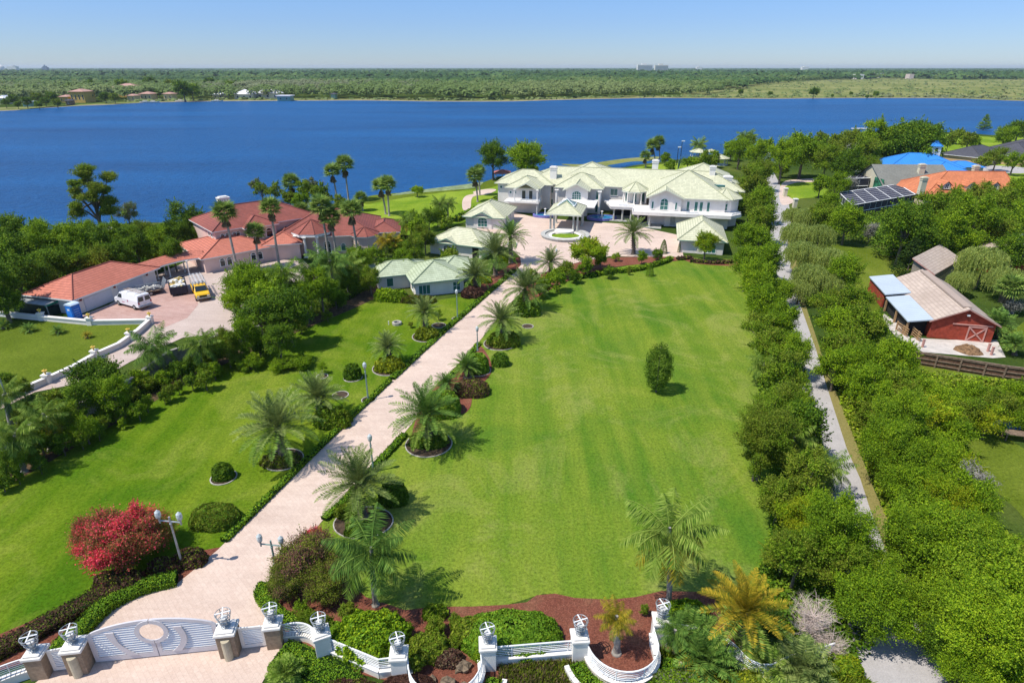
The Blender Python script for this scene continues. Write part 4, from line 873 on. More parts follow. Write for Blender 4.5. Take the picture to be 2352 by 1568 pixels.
def fountain_pool(u, v, rx, label):
    p = FM.p(u, v); t = thing('fountain_pool', label, 'fountain', p, 0, 'blue-rimmed fountain pools flanking the entrance'); mb = MB(); mb.lathe(p, [(rx, 0), (rx, .5), (rx-.3, .5), (rx-.3, .3)], 28, False, sy=.7); mb.build('basin', POOL_RIM, t)
    mb = MB(); mb.poly([(p[0]+(rx-.2)*math.cos(a/20*6.2832), p[1]+(rx-.2)*.7*math.sin(a/20*6.2832), .38) for a in range(20)], [tuple(range(20))]); mb.build('water', POOL, t)
    mb = MB(); mb.lathe((p[0], p[1], .3), [(.5, 0), (.18, .2), (.12, 1.2), (.3, 1.35), (.05, 1.5)], 8); mb.build('statue', WHITE, t)
fountain_pool(18.4, 6.6, 3.2, 'blue-rimmed curved fountain pool with white statue east of the porte-cochere'); fountain_pool(6.0, 6.4, 2.7, 'blue-rimmed curved fountain pool west of the porte-cochere')

# ---------------------------------------------------------------- red-roofed neighbour house
FH = Fr(-48.6, 93.9, 42); nb = thing('villa', 'pink neighbouring villa with weathered red tiled roofs and a columned rotunda', 'villa', (-48.6, 93.9, 0))
RN, RO, TN, AN = MB(), MB(), MB(), MB()
def blk(fr, u0, u1, v0, v1, ze, s, R_, ov=.5, z0=0): hip(R_, fr, u0, u1, v0, v1, ze, s); eave_trim(TN, fr, u0, u1, v0, v1, ze); AN.box(fr, u0+ov, u1-ov, v0+ov, v1-ov, z0, ze-.1)
blk(FH, -.6, 12, -.5, 12.2, 2.5, .32, RN); blk(FH, 3.2, 22, 4.4, 17, 5.3, .43, RO); blk(FH, 8, 14, 3.2, 12, 5.27, .45, RO)
F8h = Fr(-41, 103.2, 8); blk(F8h, 0, 17.5, 0, 14.5, 3.3, .45, RO); blk(Fr(-41, 103.2, 12), -1.5, 5, -2.6, 8, 2.8, .4, RN)
FB = Fr(-26, 108, 8); blk(FB, 0, 6, 0, 9, 3.0, .4, RO)
poly_roof(RO, ID, -34.9, 106.0, 3.6, 4.0, 5.9); TN.prism(ID, ngon(-34.9, 106, 3.55), 3.55, 3.98); AN.prism(ID, ngon(-34.9, 107.2, 2.7), 0, 3.6)
poly_roof(RO, ID, -25.9, 106.3, 2.6, 3.3, 4.5); TN.prism(ID, ngon(-25.9, 106.3, 2.5), 3.05, 3.28); AN.prism(ID, ngon(-25.9, 106.3, 2.2), 0, 3.2)
AN.prism(ID, [(-41.2, 103.4), (-37.9, 103.6), (-37.9, 108), (-41, 108)], 0, 2.7)
RN.build('low_roof', R_RED, nb); RO.build('main_roof', R_RED_OLD, nb); TN.build('eave_trim', WHITE_TRIM, nb); AN.build('wall', STUCCO_PINK, nb)
for k in (-2, -1, 0, 1): a = math.radians(-100+k*38); column(nb, ID, -34.9+3.2*math.cos(a), 106+3.2*math.sin(a), 0, 3.55, .24)
fs = side(FH, 'f', 0)
for u in (2.6, 3.7): window(nb, fs, u, .7, .7, .9, .3, (0, 0), gm=GLASS_DARK)
for u in (7.6, 8.7): window(nb, fs, u, .7, .7, .9, .3, (0, 0), gm=GLASS_DARK)
fs = side(FH, 'f', 4.9)
for u in (4.8, 5.6, 6.8, 7.4): window(nb, fs, u, 4.0, .5, .45, .2, (0, 0), gm=GLASS_DARK)
fs = side(FH, 'f', 3.7)
for u in (10.4, 12.2): window(nb, fs, u, 3.2, 1.0, 1.0, .45, (0, 0), gm=GLASS_DARK)
fs = side(FH, 'l', 3.7)
for v in (-8, -6.6): window(nb, fs, v, 4.0, .6, .5, 0, (0, 0), gm=GLASS_DARK)
fs = side(ID, 'f', 103.5)
for u in (-40.4, -39.4, -38.4): window(nb, fs, u, .3, .75, 1.4, .35, (1, 1), gm=GLASS_DARK)
for dg in (-45, 0, 45):
    a = math.radians(-90+dg); fw_ = Fr(-34.9+2.5*math.cos(a), 107.2+2.5*math.sin(a), dg); window(nb, fw_, 0, .2, 1.1, 2.2, .4, (1, 1), gm=GLASS_DARK)
fs = side(F8h, 'f', .5)
for u in (11.6, 14): window(nb, fs, u, .6, .7, .9, .3, (0, 0))
for u in (8.9,): window(nb, fs, u, .3, 1, 1.6, .4, (1, 1), gm=GLASS_DARK)
chimney(nb, FH, 9.5, 16.4, 5.5, 8.6, .9, .6); 
# its garage block with curved covered way
FQ = Fr(-57.4, 75.9, 75); gt = thing('garage', 'low white garage block with long salmon red roof and two wide doors', 'garage', (-57.4, 75.9, 0)); R_, T_, A_ = MB(), MB(), MB()
hip(R_, FQ, -.7, 14.2, -.5, 8.2, 2.35, .42); eave_trim(T_, FQ, -.7, 14.2, -.5, 8.2, 2.35, .2); A_.box(FQ, 0, 13.6, .1, 7.6, 0, 2.25)
R_.build('roof', R_RED, gt); T_.build('eave_trim', WHITE_TRIM, gt); A_.build('wall', STUCCO, gt); fs = side(FQ, 'f', .1)
for u, w in ((3.4, 4.4), (8.9, 4.4)):
    d_ = door(gt, fs, u, w, 1.85, plain('garage_door', (.60, .61, .66), .6, .05, 1), 'garage_door', 0, 4)
for u in (.7, 6.1, 11.9):
    mb = MB(); mb.lathe(fs.p(u, -.2, 1.7), [(.02, 0), (.14, .05), (.16, .3), (.02, .45)], 6); mb.build('wall_lantern', plain('lantern_rust', (.25, .04, .03)), gt)
ct = thing('covered_way', 'curved open covered way with red tiled roof joining garage and villa', 'covered walkway', (-54, 92, 0)); mb, tb = MB(), MB()
PC = smooth_loop([(-55.9, 88.4), (-54.5, 92.0), (-52.6, 94.6), (-49.8, 96.2)], 5, False); WD = 1.9
def off(P, i, d):
    a, b = Vector(P[max(0, i-1)]), Vector(P[min(len(P)-1, i+1)]); t_ = (b-a).normalized(); return (P[i][0]+t_.y*d, P[i][1]-t_.x*d)
ac = 0
for i in range(len(PC)-1):
    l_ = math.dist(PC[i], PC[i+1])
    for d, sg in ((WD, 1), (-WD, -1)):
        q = [(*off(PC, i, d), 2.45), (*off(PC, i+1, d), 2.45), (*PC[i+1], 3.25), (*PC[i], 3.25)]; mb.face(q if sg > 0 else q[::-1], [(ac, 0), (ac+l_, 0), (ac+l_, 2.06), (ac, 2.06)] if sg > 0 else [(ac, 2.06), (ac+l_, 2.06), (ac+l_, 0), (ac, 0)])
        a_, b_ = off(PC, i, d*.97), off(PC, i+1, d*.97); a2, b2 = off(PC, i, d*.9), off(PC, i+1, d*.9)
        tb.poly([(*a_, 2.2), (*b_, 2.2), (*b2, 2.2), (*a2, 2.2), (*a_, 2.44), (*b_, 2.44), (*b2, 2.44), (*a2, 2.44)], [(0, 1, 2, 3), (4, 5, 6, 7), (0, 1, 5, 4), (2, 3, 7, 6)])
    ac += l_
mb.build('roof', R_RED, ct); tb.build('beam', WHITE_TRIM, ct)
for x, y in ((-54.7, 90.8), (-54.7, 93.0), (-53.4, 91.9), (-52.4, 94.6), (-51.1, 93.2), (-57.2, 90.2)): column(ct, ID, x, y, 0, 2.3, .11)

# ---------------------------------------------------------------- east side: barn, barns, houses
FBn = Fr(50.5, 68.4, -14); bt = thing('barn', 'red barn with white-crossed door, tan shingle roof and pale lean-to roofs', 'barn', FBn.p(3.4, 0)); R_, T_, A_ = MB(), MB(), MB()
def gable_block(R_, A_, fr, u0, u1, v0, v1, ze, zr, ov=.5, along='v', T_=None):
    um = (u0+u1)/2; ln = math.dist((u0-ov, ze), (um, zr)); k = (zr-ze)/(um-u0)
    for sg in (-1, 1):
        ue = um+sg*(um-u0+ov); zz = ze-ov*k; P = [fr.p(ue, v0-ov, zz), fr.p(um, v0-ov, zr), fr.p(um, v1+ov, zr), fr.p(ue, v1+ov, zz)]; l2 = v1-v0+2*ov
        R_.face(P if sg < 0 else P[::-1], [(0, 0), (0, ln), (l2, ln), (l2, 0)] if sg < 0 else [(l2, 0), (l2, ln), (0, ln), (0, 0)])
        if T_:
            T_.poly([(p[0], p[1], p[2]-.03) for p in P]+[(p[0], p[1], p[2]-.16) for p in P], [(0, 1, 5, 4), (3, 0, 4, 7), (2, 3, 7, 6), (7, 6, 5, 4)])
    A_.prism_uz(fr, [(u0, 0), (u1, 0), (u1, ze-.05), (um, zr-.12), (u0, ze-.05)], v0, v1)
gable_block(R_, A_, FBn, 0, 6.7, 0, 15.3, 2.5, 4.15, .4, T_=T_)
R_.box(FBn, 2.9, 3.8, .3, 15.0, 4.0, 4.22)
R_.build('roof', R_TAN, bt); T_.build('eave_trim', RED_TRIM, bt); A_.build('wall', RED_BOARD, bt)
for v0, v1, z in ((-.3, 8.6, 2.3), (9.0, 17, 2.5)):
    mb = MB(); P = [FBn.p(-2.7, v0, z-.3), FBn.p(.3, v0, z+.25), FBn.p(.3, v1, z+.25), FBn.p(-2.7, v1, z-.3)]; l2 = v1-v0; mb.face(P, [(0, 0), (0, 3.7), (l2, 3.7), (l2, 0)])
    mb.poly(P+[(p[0], p[1], p[2]-.14) for p in P], [(0, 1, 5, 4), (1, 2, 6, 5), (2, 3, 7, 6), (3, 0, 4, 7), (7, 6, 5, 4)]); mb.build('lean_to_roof', R_PALE, bt)
mb = MB(); mb.box(FBn, -2.5, -2.3, 10, 16.8, 0, 2.0); mb.box(FBn, -2.3, -.05, 16.6, 16.8, 0, 2.1); mb.build('lean_to_wall', RED_BOARD, bt)
for v in (-.1, 4.2, 8.4):
    mb = MB(); mb.box(FBn, -2.6, -2.4, v, v+.2, 0, 1.9); mb.build('post', WOOD, bt)
mb = MB(); mb.box(FBn, -2.2, -.02, 1.2, 15, .02, 1.9); mb.build('stall_shade', DARK, bt)  # solid near-black block coloured as the shade under the lean-to
fs = side(FBn, 'f', 0); d_ = door(bt, fs, 4.9, 1.9, 1.9, RED_BOARD, 'door'); mb = MB()
for a, b, c, d in ((3.93, 5.87, 0, .14), (3.93, 5.87, 1.78, 1.92), (3.93, 4.07, .14, 1.78), (5.73, 5.87, .14, 1.78)): mb.box(fs, a, b, -.12, -.051, c, d)
for s_ in (1, -1):
    x0, x1 = (4.05, 5.75) if s_ > 0 else (5.75, 4.05); mb.prism_uz(fs, [(x0-.08*s_, .16), (x0+.1*s_, .14), (x1+.08*s_, 1.74), (x1-.1*s_, 1.78)][::s_], -.11, -.052)
mb.build('cross_brace', RED_TRIM, d_); mb = MB(); mb.box(fs, 2.2, 6.4, -.1, -.002, 2.02, 2.14); mb.build('door_rail', RED_TRIM, bt)
mb = MB(); mb.box(fs, 3.35, 3.65, -.25, -.002, 3.2, 3.35); mb.build('floodlight', WHITE_TRIM, bt)
FB2 = Fr(59.1, 87.2, -49.3); t = thing('barn', 'second tan-roofed barn with dark side wall behind the red barn', 'barn', FB2.p(0, 0)); R_, A_, T_ = MB(), MB(), MB()
P = [FB2.p(-.35, 0, 4.4), FB2.p(3.0, 0, 2.7), FB2.p(3.0, 12, 2.7), FB2.p(-.35, 12, 4.4)]; R_.face(P, [(0, 3.7), (0, 0), (12, 0), (12, 3.7)]); T_.poly([(x, y, z-.02) for x, y, z in P]+[(x, y, z-.16) for x, y, z in P], [(0, 1, 5, 4), (1, 2, 6, 5), (2, 3, 7, 6), (3, 0, 4, 7), (7, 6, 5, 4)])
A_.prism_uz(FB2, [(-.2, 0), (2.5, 0), (2.5, 2.75), (-.2, 4.15)], .4, 11.6); R_.build('roof', R_TAN, t); A_.build('wall', plain('barn_grey_boards', (.30, .26, .20), .9, .2, 3), t); T_.build('eave_trim', RED_TRIM, t)
mb = MB(); mb.box(FB2, 2.505, 2.6, 4, 11, .0, 1.3); mb.build('lower_panel', plain('barn_tan_boards', (.55, .42, .24), .9, .15, 3), t)
pq = W(2326, 548, 4.4); FB3 = Fr(pq[0], pq[1], -49.3); t = thing('barn', 'barn with pale blue metal roof end at the edge of the willow', 'barn', FB3.p(0, 0)); R_, A_ = MB(), MB()
gable_block(R_, A_, FB3, -3.5, 3.5, -7, 0, 2.9, 4.4, .5); R_.build('roof', R_TAN, t); A_.build('wall', RED_BOARD, t); R_ = MB(); A_ = MB(); gable_block(R_, A_, FB3, -3.5, 3.5, 1.02, 5, 2.9, 4.4, .5); R_.build('end_roof', R_PALE, t); A_.build('end_wall', RED_BOARD, t)
# board fence
t = thing('board_fence', 'dark brown board fence below the barn yard', 'fence', (44.5, 60.9, 0)); PF = [(44.2, 61.2), (51.7, 57.6), (60, 54.5)]
mb, pm = MB(), MB()
for (x0, y0), (x1, y1) in zip(PF, PF[1:]):
    ln = math.dist((x0, y0), (x1, y1)); f = Fr(x0, y0, math.degrees(math.atan2(y1-y0, x1-x0)))
    k = int(ln/.17)
    for i in range(k): mb.box(f, i*ln/k+.008, (i+1)*ln/k-.008, -.03, .03+.004*(i % 3), .03, 1.5-.05*((i*7) % 3)/3)
    for z in (.3, .8, 1.35): pm.box(f, 0, ln, -.12, -.04, z, z+.1)
    for i in range(int(ln/2.2)+1): pm.box(f, i*2.2-.07, i*2.2+.07, -.17, -.04, 0, 1.6)
    pm.box(f, 0, ln, -.1, .08, 1.5, 1.56)
mb.build('boards', plain('fence_board', (.15, .08, .05), .9, .3, 5), t); pm.build('rails', WOOD_GREY, t)
# big grey and orange house with pool cages
t = thing('house', 'sprawling house with orange tiled dormer roof beside the screened pool cage', 'house', (100, 150, 0)); R_, A_ = MB(), MB(); FO = Fr(93, 143.5, -4)
gable_block(Rg := MB(), A_, Fr2(Fr(93.5, 157, -3), (0, 0), 90), 0, 15, -17, 0, 3.0, 7.0, .5)
hip(R_, FO, 2.5, 24, 0, 17, 3.0, .5, 'r'); hip(R_, FO, 2.2, 9, -2.0, 9, 2.8, .45); A_.box(FO, 3.2, 23.3, .7, 16.3, 0, 2.9); A_.box(FO, 2.9, 8.5, -1.4, 8, 0, 2.7)
Rg.build('grey_roof', R_GREY, t); R_.build('orange_roof', R_ORANGE, t); A_.build('wall', STUCCO_CREAM, t)
def dormer(p, fr_deg, w=1.9):
    f = Fr(p[0], p[1], fr_deg, p[2]); mb = MB(); mb.prism_uz(f, [(-w/2, 0), (w/2, 0), (w/2, 1.0), (0, 1.75), (-w/2, 1.0)], 0, 2.6); o = mb.build('dormer', STUCCO_CREAM, t); window(o, f, 0, .25, .8, .7, .35, (1, 1), gm=GLASS_DARK)
    mb = MB()
    for s_ in (-1, 1): P = [f.p(s_*(w/2+.35), -.3, .78), f.p(0, -.3, 1.85), f.p(0, 3.2, 1.85), f.p(s_*(w/2+.35), 3.2, .78)]; mb.face(P if s_ < 0 else P[::-1], [(0, 0), (0, 1.4), (3.5, 1.4), (3.5, 0)])
    mb.build('dormer_roof', R_ORANGE, o)
for x in (100.8, 106.3, 111.5): dormer((x, 145.2-.07*(x-93), 4.1), -4)
chimney(t, ID, *W(2116, 437, 4.4)[:2], 3.5, 7.4, .6, .5, STUCCO_CREAM); chimney(t, ID, *W(2112, 405, 4.5)[:2], 4, 7.6, .7, .5, STUCCO_CREAM); chimney(t, ID, *W(2238, 398, 6.0)[:2], 5, 7.9, .6, .5, STUCCO_CREAM)
mb = MB(); p = W(2027, 420, 2); mb.box(Fr(93.45, 157, -3), -.08, -.02, .2, 5, 1.0, 4.2); mb.build('mural', plain('mural_green', (.04, .22, .12), .8, .5, 1.2), t)
def cage(name, label, P, z0, z1, nu, nv, roof=True, rmat=None):
    """aluminium framed screen enclosure over quad P"""
    t = thing(name, label, 'pool enclosure', (*P[0], 0), 0, 'screened pool enclosures'); mb, sm_ = MB(), MB()
    V3 = [Vector((*p, 0)) for p in P]; up = Vector((0, 0, z1))
    for i in range(4):
        a, b = V3[i], V3[(i+1) % 4]; k = max(2, int((b-a).length/2.2))
        for j in range(k+1): q = a.lerp(b, j/k); mb.tube([q, q+up], .05, 4)
        for z in (z1*.45, z1): mb.tube([a+Vector((0, 0, z)), b+Vector((0, 0, z))], .09, 4)
        nn = Vector((0, 0, 1)).cross((b-a).normalized())*.02; sm_.poly([tuple(a+nn), tuple(b+nn), tuple(b+nn+up*.97), tuple(a+nn+up*.97), tuple(a-nn), tuple(b-nn), tuple(b-nn+up*.97), tuple(a-nn+up*.97)], [(0, 1, 2, 3), (7, 6, 5, 4)])
    for j in range(nu+1): mb.tube([V3[0].lerp(V3[1], j/nu)+up, V3[3].lerp(V3[2], j/nu)+up], .06, 4)
    for j in range(nv+1): mb.tube([V3[0].lerp(V3[3], j/nv)+up, V3[1].lerp(V3[2], j/nv)+up], .025, 4)
    mb.build('frame', WHITE_TRIM, t)
    q = [tuple(p+up-Vector((0, 0, .05))) for p in V3]; sm_.poly(q+[(x, y, z-.02) for x, y, z in q], [(0, 1, 2, 3), (7, 6, 5, 4)]); sm_.build('screen', CAGE_MESH, t); return t
cage('pool_enclosure', 'long dark screened pool roof with white bars in front of orange house', [(77.2, 146.6), (97.6, 158), (93.9, 144.5), (73, 132.2)][::1], 0, 3.0, 5, 7)
cage('pool_enclosure', 'tall open screened cage beneath the dark tree beside grey roof', [W(1925, 443)[:2], W(1990, 441)[:2], W(2012, 417)[:2], W(1950, 417)[:2]], 0, 3.6, 4, 3)
t = thing('house', 'house with bright blue metal roof and small blue cupola', 'house', (125, 188, 0)); R_, A_ = MB(), MB(); FBl = Fr(105.5, 182, -10)
hip(R_, FBl, 3, 23, 0, 14, 3.9, .45); hip(R_, FBl, 11, 20, -8, 6, 4.15, .42); hip(R_, FBl, 19, 29, 2, 10, 4.0, .3); A_.box(FBl, 3.5, 22.5, .5, 13.5, 0, 3.8); A_.box(FBl, 11.5, 19.5, -7.5, 5.5, 0, 4.05); A_.box(FBl, 20.5, 28.5, 2.5, 9.5, 0, 3.9)
R_.build('roof', R_BLUE, t); A_.build('wall', STUCCO_CREAM, t); mb = MB(); f = Fr2(FBl, (17, 8), 0); mb.box(f, -1.2, 1.2, -1.2, 1.2, 6, 9.0); o = mb.build('cupola', WHITE, t)
mb = MB(); poly_roof(mb, f, 0, 0, 2.1, 9.0, 10.6, 4); mb.build('cupola_roof', R_BLUE, o); window(o, side(f, 'f', -1.2), 0, 7.6, .8, 1.0, 0, (0, 0), gm=GLASS_DARK)
t = thing('house', 'tan house with dark grey shingle roof beside the shore lawn', 'house', (165, 215, 0)); R_, A_, T_ = MB(), MB(), MB(); FD_ = Fr(153, 207, 32)
for bl in ((0, 20, 0, 13), (14, 34, -9, 8), (30, 55, -4, 12)): hip(R_, FD_, *bl, 3+.03*bl[0]/14, .42); eave_trim(T_, FD_, *bl, 3+.03*bl[0]/14); A_.box(FD_, bl[0]+.6, bl[1]-.6, bl[2]+.6, bl[3]-.6, 0, 2.85)
R_.build('roof', R_DARK, t); A_.build('wall', plain('tan_stucco', (.52, .37, .20), .9, .1, .6), t); T_.build('eave_trim', WHITE_TRIM, t)
for u in (3, 7, 11): window(t, side(FD_, 'f', .6), u, .9, 1.1, 1.1, 0, (1, 0), gm=GLASS_DARK)
# white lake house glimpsed past the drive end
t = thing('lake_house', 'low white house with flat pale roof at the end of the side road', 'house', W(1772, 372), 0); f = Fr(*W(1752, 374)[:2], 0); mb = MB(); mb.box(f, 0, 12, 0, 8, 0, 2.6); mb.build('wall', WHITE, t); mb = MB(); mb.box(f, -.5, 12.6, -.5, 8.6, 2.61, 3.1); mb.build('roof', plain('pale_flat_roof', (.5, .52, .54)), t)
for u in (2, 5, 8, 10.5): window(t, side(f, 'f', 0), u, .6, 1.4, 1.4, 0, (0, 0), gm=GLASS_DARK)
# red-roofed boathouse and dock behind the oaks
t = thing('boathouse', 'red-roofed boathouse on white posts between the two lakeside oaks', 'boathouse', W(1164, 412)); f = Fr(*W(1134, 412)[:2], 0); mb = MB(); hip(mb, f, 0, 5, 0, 5, 1.5, .35); mb.build('roof', R_RED, t)
for u in (.5, 2.5, 4.5):
    for v in (.5, 4.5): column(t, f, u, v, 0, 1.4, .10)
t = thing('dock', 'pale floating dock edge beyond the big oaks', 'dock', W(1966, 300)); f = Fr(*W(1960, 298)[:2], 0); mb = MB(); mb.box(f, 0, 10, 0, 2.5, .3, .6); mb.build('deck', WHITE, t); mb = MB(); [mb.box(f, u, u+.3, .5, .8, 0, .3) for u in (1, 5, 9)]; mb.build('posts', WOOD_GREY, t)
t = thing('dock', 'weathered wooden dock below the tall lakeside cypress', 'dock', W(215, 541)); f = Fr(*W(148, 542)[:2], 14); mb = MB(); [mb.box(f, i*.32, i*.32+.28, 0, 3.2, .45, .53) for i in range(34)]; mb.build('deck', WOOD_GREY, t); mb = MB(); [mb.box(f, u, u+.2, v, v+.2, 0, .44) for u in (.3, 5, 10) for v in (.2, 2.8)]; mb.build('posts', WOOD_GREY, t)
mb = MB(); mb.box(f, 6.5, 8.5, .4, 2.4, .55, 1.0); mb.build('locker', WHITE, t)
# ---------------------------------------------------------------- entrance gate, pillars, curved railings
def lantern(p, label):
    t = thing('pillar_lantern', label, 'lantern', p, 0, 'open basket lanterns on the gate and fence pillars'); x, y, z = p; mb = MB()
    mb.lathe((x, y, z), [(.24, 0), (.24, .05), (.10, .1), (.09, .22), (.20, .3)], 12)
    for q, r in ((.30, .25), (.55, .31), (.78, .36), (.98, .40)):
        mb.tube([(x+r*math.cos(a/16*6.2832), y+r*math.sin(a/16*6.2832), z+q) for a in range(17)], .024, 4)
    for k in range(6): a = k*math.pi/3+.3; mb.tube([(x+.25*math.cos(a), y+.25*math.sin(a), z+.3), (x+.40*math.cos(a), y+.40*math.sin(a), z+.98)], .02, 4)
    mb.build('basket', STEEL, t); mb = MB(); mb.lathe((x, y, z+.26), [(.12, 0), (.17, .3), (.19, .40), (.05, .42)], 12); mb.build('bowl', plain('lantern_glass_white', (.62, .62, .60), .4, .1, 4), t)
    mb = MB(); mb.box(Fr(x, y, 20), -.40, .40, -.028, .028, z+.985, z+1.02); mb.box(Fr(x, y, 20), -.028, .028, -.40, -.03, z+.985, z+1.02); mb.box(Fr(x, y, 20), -.028, .028, .03, .40, z+.985, z+1.02); mb.build('cross_bar', WHITE_TRIM, t); return t
def pillar(x, y, w, h, mat, label, llabel, deg=8, name='gate_pillar', half=False, group=None):
    f = Fr(x, y, deg); t = thing(name, label, 'pillar', (x, y, 0), 0, group); mb = MB(); a = w/2
    mb.box(f, -a, a, -a, a, 0, h-.24); mb.build('shaft', mat, t, bevel=.02); mb = MB(); mb.box(f, -a-.07, a+.07, -a-.07, a+.07, h-.24, h-.06); mb.box(f, -a+.02, a-.02, -a+.02, a-.02, h-.06, h+.04); mb.build('cap', WHITE, t, bevel=.04)
    if half:
        mb = MB(); p = f.p(0, -a, 0); mb.lathe((p[0], p[1], .05), [(.24, 0), (.24, h-.5)], 14); mb.build('pilaster', plain('pilaster_tan', (.48, .42, .30), .8, .12, 2), t)
    lantern((*f.p(0, 0)[:2], h+.04), llabel); return t
TAN = STUCCO_TAN
pillar(-25.35, 23.1, .86, 1.75, TAN, 'tan gate pillar leftmost in the row with a small plaque', 'basket lantern on the leftmost tan gate pillar', 8, group='tan gate pillars')
pillar(-23.45, 23.45, .98, 1.9, TAN, 'tan gate pillar with half-round pilaster left of the double gate', 'basket lantern on the pillar left of the double gate', 8, half=True, group='tan gate pillars')
pillar(-15.75, 24.5, .98, 1.9, TAN, 'tan gate pillar with half-round pilaster right of the double gate', 'basket lantern on the pillar right of the double gate', 8, half=True, group='tan gate pillars')
pillar(-13.4, 25.0, .86, 1.75, TAN, 'tan gate pillar where the side panel meets the curved railing', 'basket lantern on the tan pillar beside the curved railing', 8, group='tan gate pillars')
FPT = [(-10.5, 24.3, 25, 'white fence pillar between the curved railing and the straight slope'), (-6.0, 23.0, 4, 'white fence pillar left of the half-round bed with the rocks'), (-1.3, 23.6, 4, 'white fence pillar right of the half-round bed with the rocks'), (3.7, 24.1, 4, 'white fence pillar left of the half-round bed with the small palm'), (8.4, 25.2, -4, 'white fence pillar under the tall palm at the far end')]
for i, (x, y, dg, lb) in enumerate(FPT): pillar(x, y, .84, 1.8, WHITE, lb, lb.replace('white fence pillar', 'basket lantern on the white pillar'), dg, 'fence_pillar', group='white fence pillars')
mb = MB(); f = Fr(-25.35, 23.1, 8); mb.box(f, -.1, .16, -.47, -.432, 1.0, 1.14); 
# double gate: two leaves with sweeping curved plates between horizontal louvres
FGt = Fr(-22.9, 23.75, 7.2); GW = 6.62
def top(u): return 2.05+.78*math.sin(math.pi*min(1, max(0, u/GW)))**.62
gt = thing('driveway_gate', 'white double driveway gate with arched top, round centre opening and louvres', 'gate', FGt.p(GW/2, 0))
def sorted_quad(a, b, z0_, za, zb): return [(a, z0_), (b, z0_), (b, zb), (a, za)] if a < b else [(b, z0_), (a, z0_), (a, za), (b, zb)]
def ribbon(mb, pts0, pts1, v0, v1):
    for a, b, c, d in zip(pts0, pts0[1:], pts1[1:], pts1): mb.prism_uz(FGt, [a, b, c, d], v0, v1)
for leafi, (ua, ub) in enumerate(((.0, GW/2-.03), (GW/2+.03, GW))):
    mb = MB(); K = 18; U = [ua+(ub-ua)*i/K for i in range(K+1)]; z0 = .12
    ribbon(mb, [(u, top(u)-.22) for u in U], [(u, top(u)) for u in U], -.05, .05)
    mb.prism_uz(FGt, [(ua, z0), (ub, z0), (ub, z0+.3), (ua, z0+.3)], -.048, .048)
    ou, iu = (ua, ub) if leafi == 0 else (ub, ua); sg = 1 if leafi == 0 else -1
    def stile(u0, u1, za, zb, zc_): mb.prism_uz(FGt, [(min(u0, u1), za), (max(u0, u1), za), (max(u0, u1), zb if u1 > u0 else zc_), (min(u0, u1), zc_ if u1 > u0 else zb)], -.046, .046)
    mb.prism_uz(FGt, sorted_quad(ou, ou+.24*sg, z0+.3, top(ou)-.2, top(ou+.24*sg)-.2), -.046, .046)
    mb.prism_uz(FGt, sorted_quad(iu, iu-.2*sg, z0+.3, 1.22, 1.22), -.047, .047)
    cu = GW/2; cz = 1.98; R0, R1 = .60, .84; s_ = -1 if leafi == 0 else 1
    aa = [math.pi/2+s_*-1*math.pi*i/14 for i in range(15)]
    ribbon(mb, [(cu+.02*s_+R0*abs(math.cos(a))*s_, cz+R0*math.sin(a)) for a in aa], [(cu+.02*s_+R1*abs(math.cos(a))*s_, cz+R1*math.sin(a)) for a in aa], -.10, -.046)
    # swept plates
    B = [(ua+ (ub-ua)*x, z) for x, z in (((.62, .4), (.5, .9), (.40, 1.5), (.36, 2.2)) if leafi == 0 else ((.30, .4), (.42, .9), (.46, 1.5), (.40, 2.2)))]
    B = smooth_loop(B, 5, False); ww = [.24-.08*math.sin(i/len(B)*3.14) for i in range(len(B))]; ribbon(mb, [(u-w_, z) for (u, z), w_ in zip(B, ww)], [(u+w_, z) for (u, z), w_ in zip(B, ww)], -.098, -.046)
    mb.build('gate_leaf', plain('gate_white_shaded', (.60, .57, .58), .55, .05, 1), gt)  # greyer white than the louvres: shade of the upright faces in the colour
    lv = MB(); z = z0+.36
    while z < 2.6:
        run = []
        for u in list(np.linspace(ua+.2, ub-.1, 60))+[99]:
            if u < 50 and top(u)-.2 > z and ((u-cu)**2+(z+.03-cz)**2)**.5 > R0+.12: run.append(u)
            else:
                if len(run) > 2: lv.prism_uz(FGt, [(run[0], z), (run[-1], z), (run[-1], z+.035), (run[0], z+.035)], -.045, .075)
                run = []
        z += .165
    # keep the round opening free of louvres
    lv.build('louvres', WHITE_TRIM, gt)
for u in (0, GW): 
    mb = MB(); p = FGt.p(u, .12); mb.tube([(p[0], p[1], .05), (p[0], p[1], 1.9)], .05, 8); mb.build('hinge_post', WHITE_TRIM, gt)
def panel(f, w, h0, h1, label):
    t = thing('side_gate', label, 'gate panel', f.p(w/2, 0), 0, 'louvred side panels beside the main gate'); mb = MB()
    mb.prism_uz(f, [(0, .15), (w, .15), (w, .38), (0, .38)], -.04, .04); mb.prism_uz(f, [(0, h0-.16), (w, h1-.16), (w, h1), (0, h0)], -.04, .04); mb.prism_uz(f, [(0, .38), (.2, .38), (.2, h0-.16), (0, h0-.16)], -.038, .038); mb.prism_uz(f, [(w-.2, .38), (w, .38), (w, h1-.16), (w-.2, h1-.16)], -.038, .038)
    mb.build('frame', WHITE, t); mb = MB()
    for k in range(10): z = .46+k*.125; mb.box(f, .2, w-.2, -.035, .035, z, z+.06)
    mb.build('louvres', WHITE_TRIM, t)
panel(Fr(-24.85, 23.2, 9), .98, 1.62, 1.7, 'narrow louvred panel between the two left tan pillars'); panel(Fr(-15.2, 24.6, 9), 1.4, 1.7, 1.6, 'narrow louvred panel between the two right tan pillars')
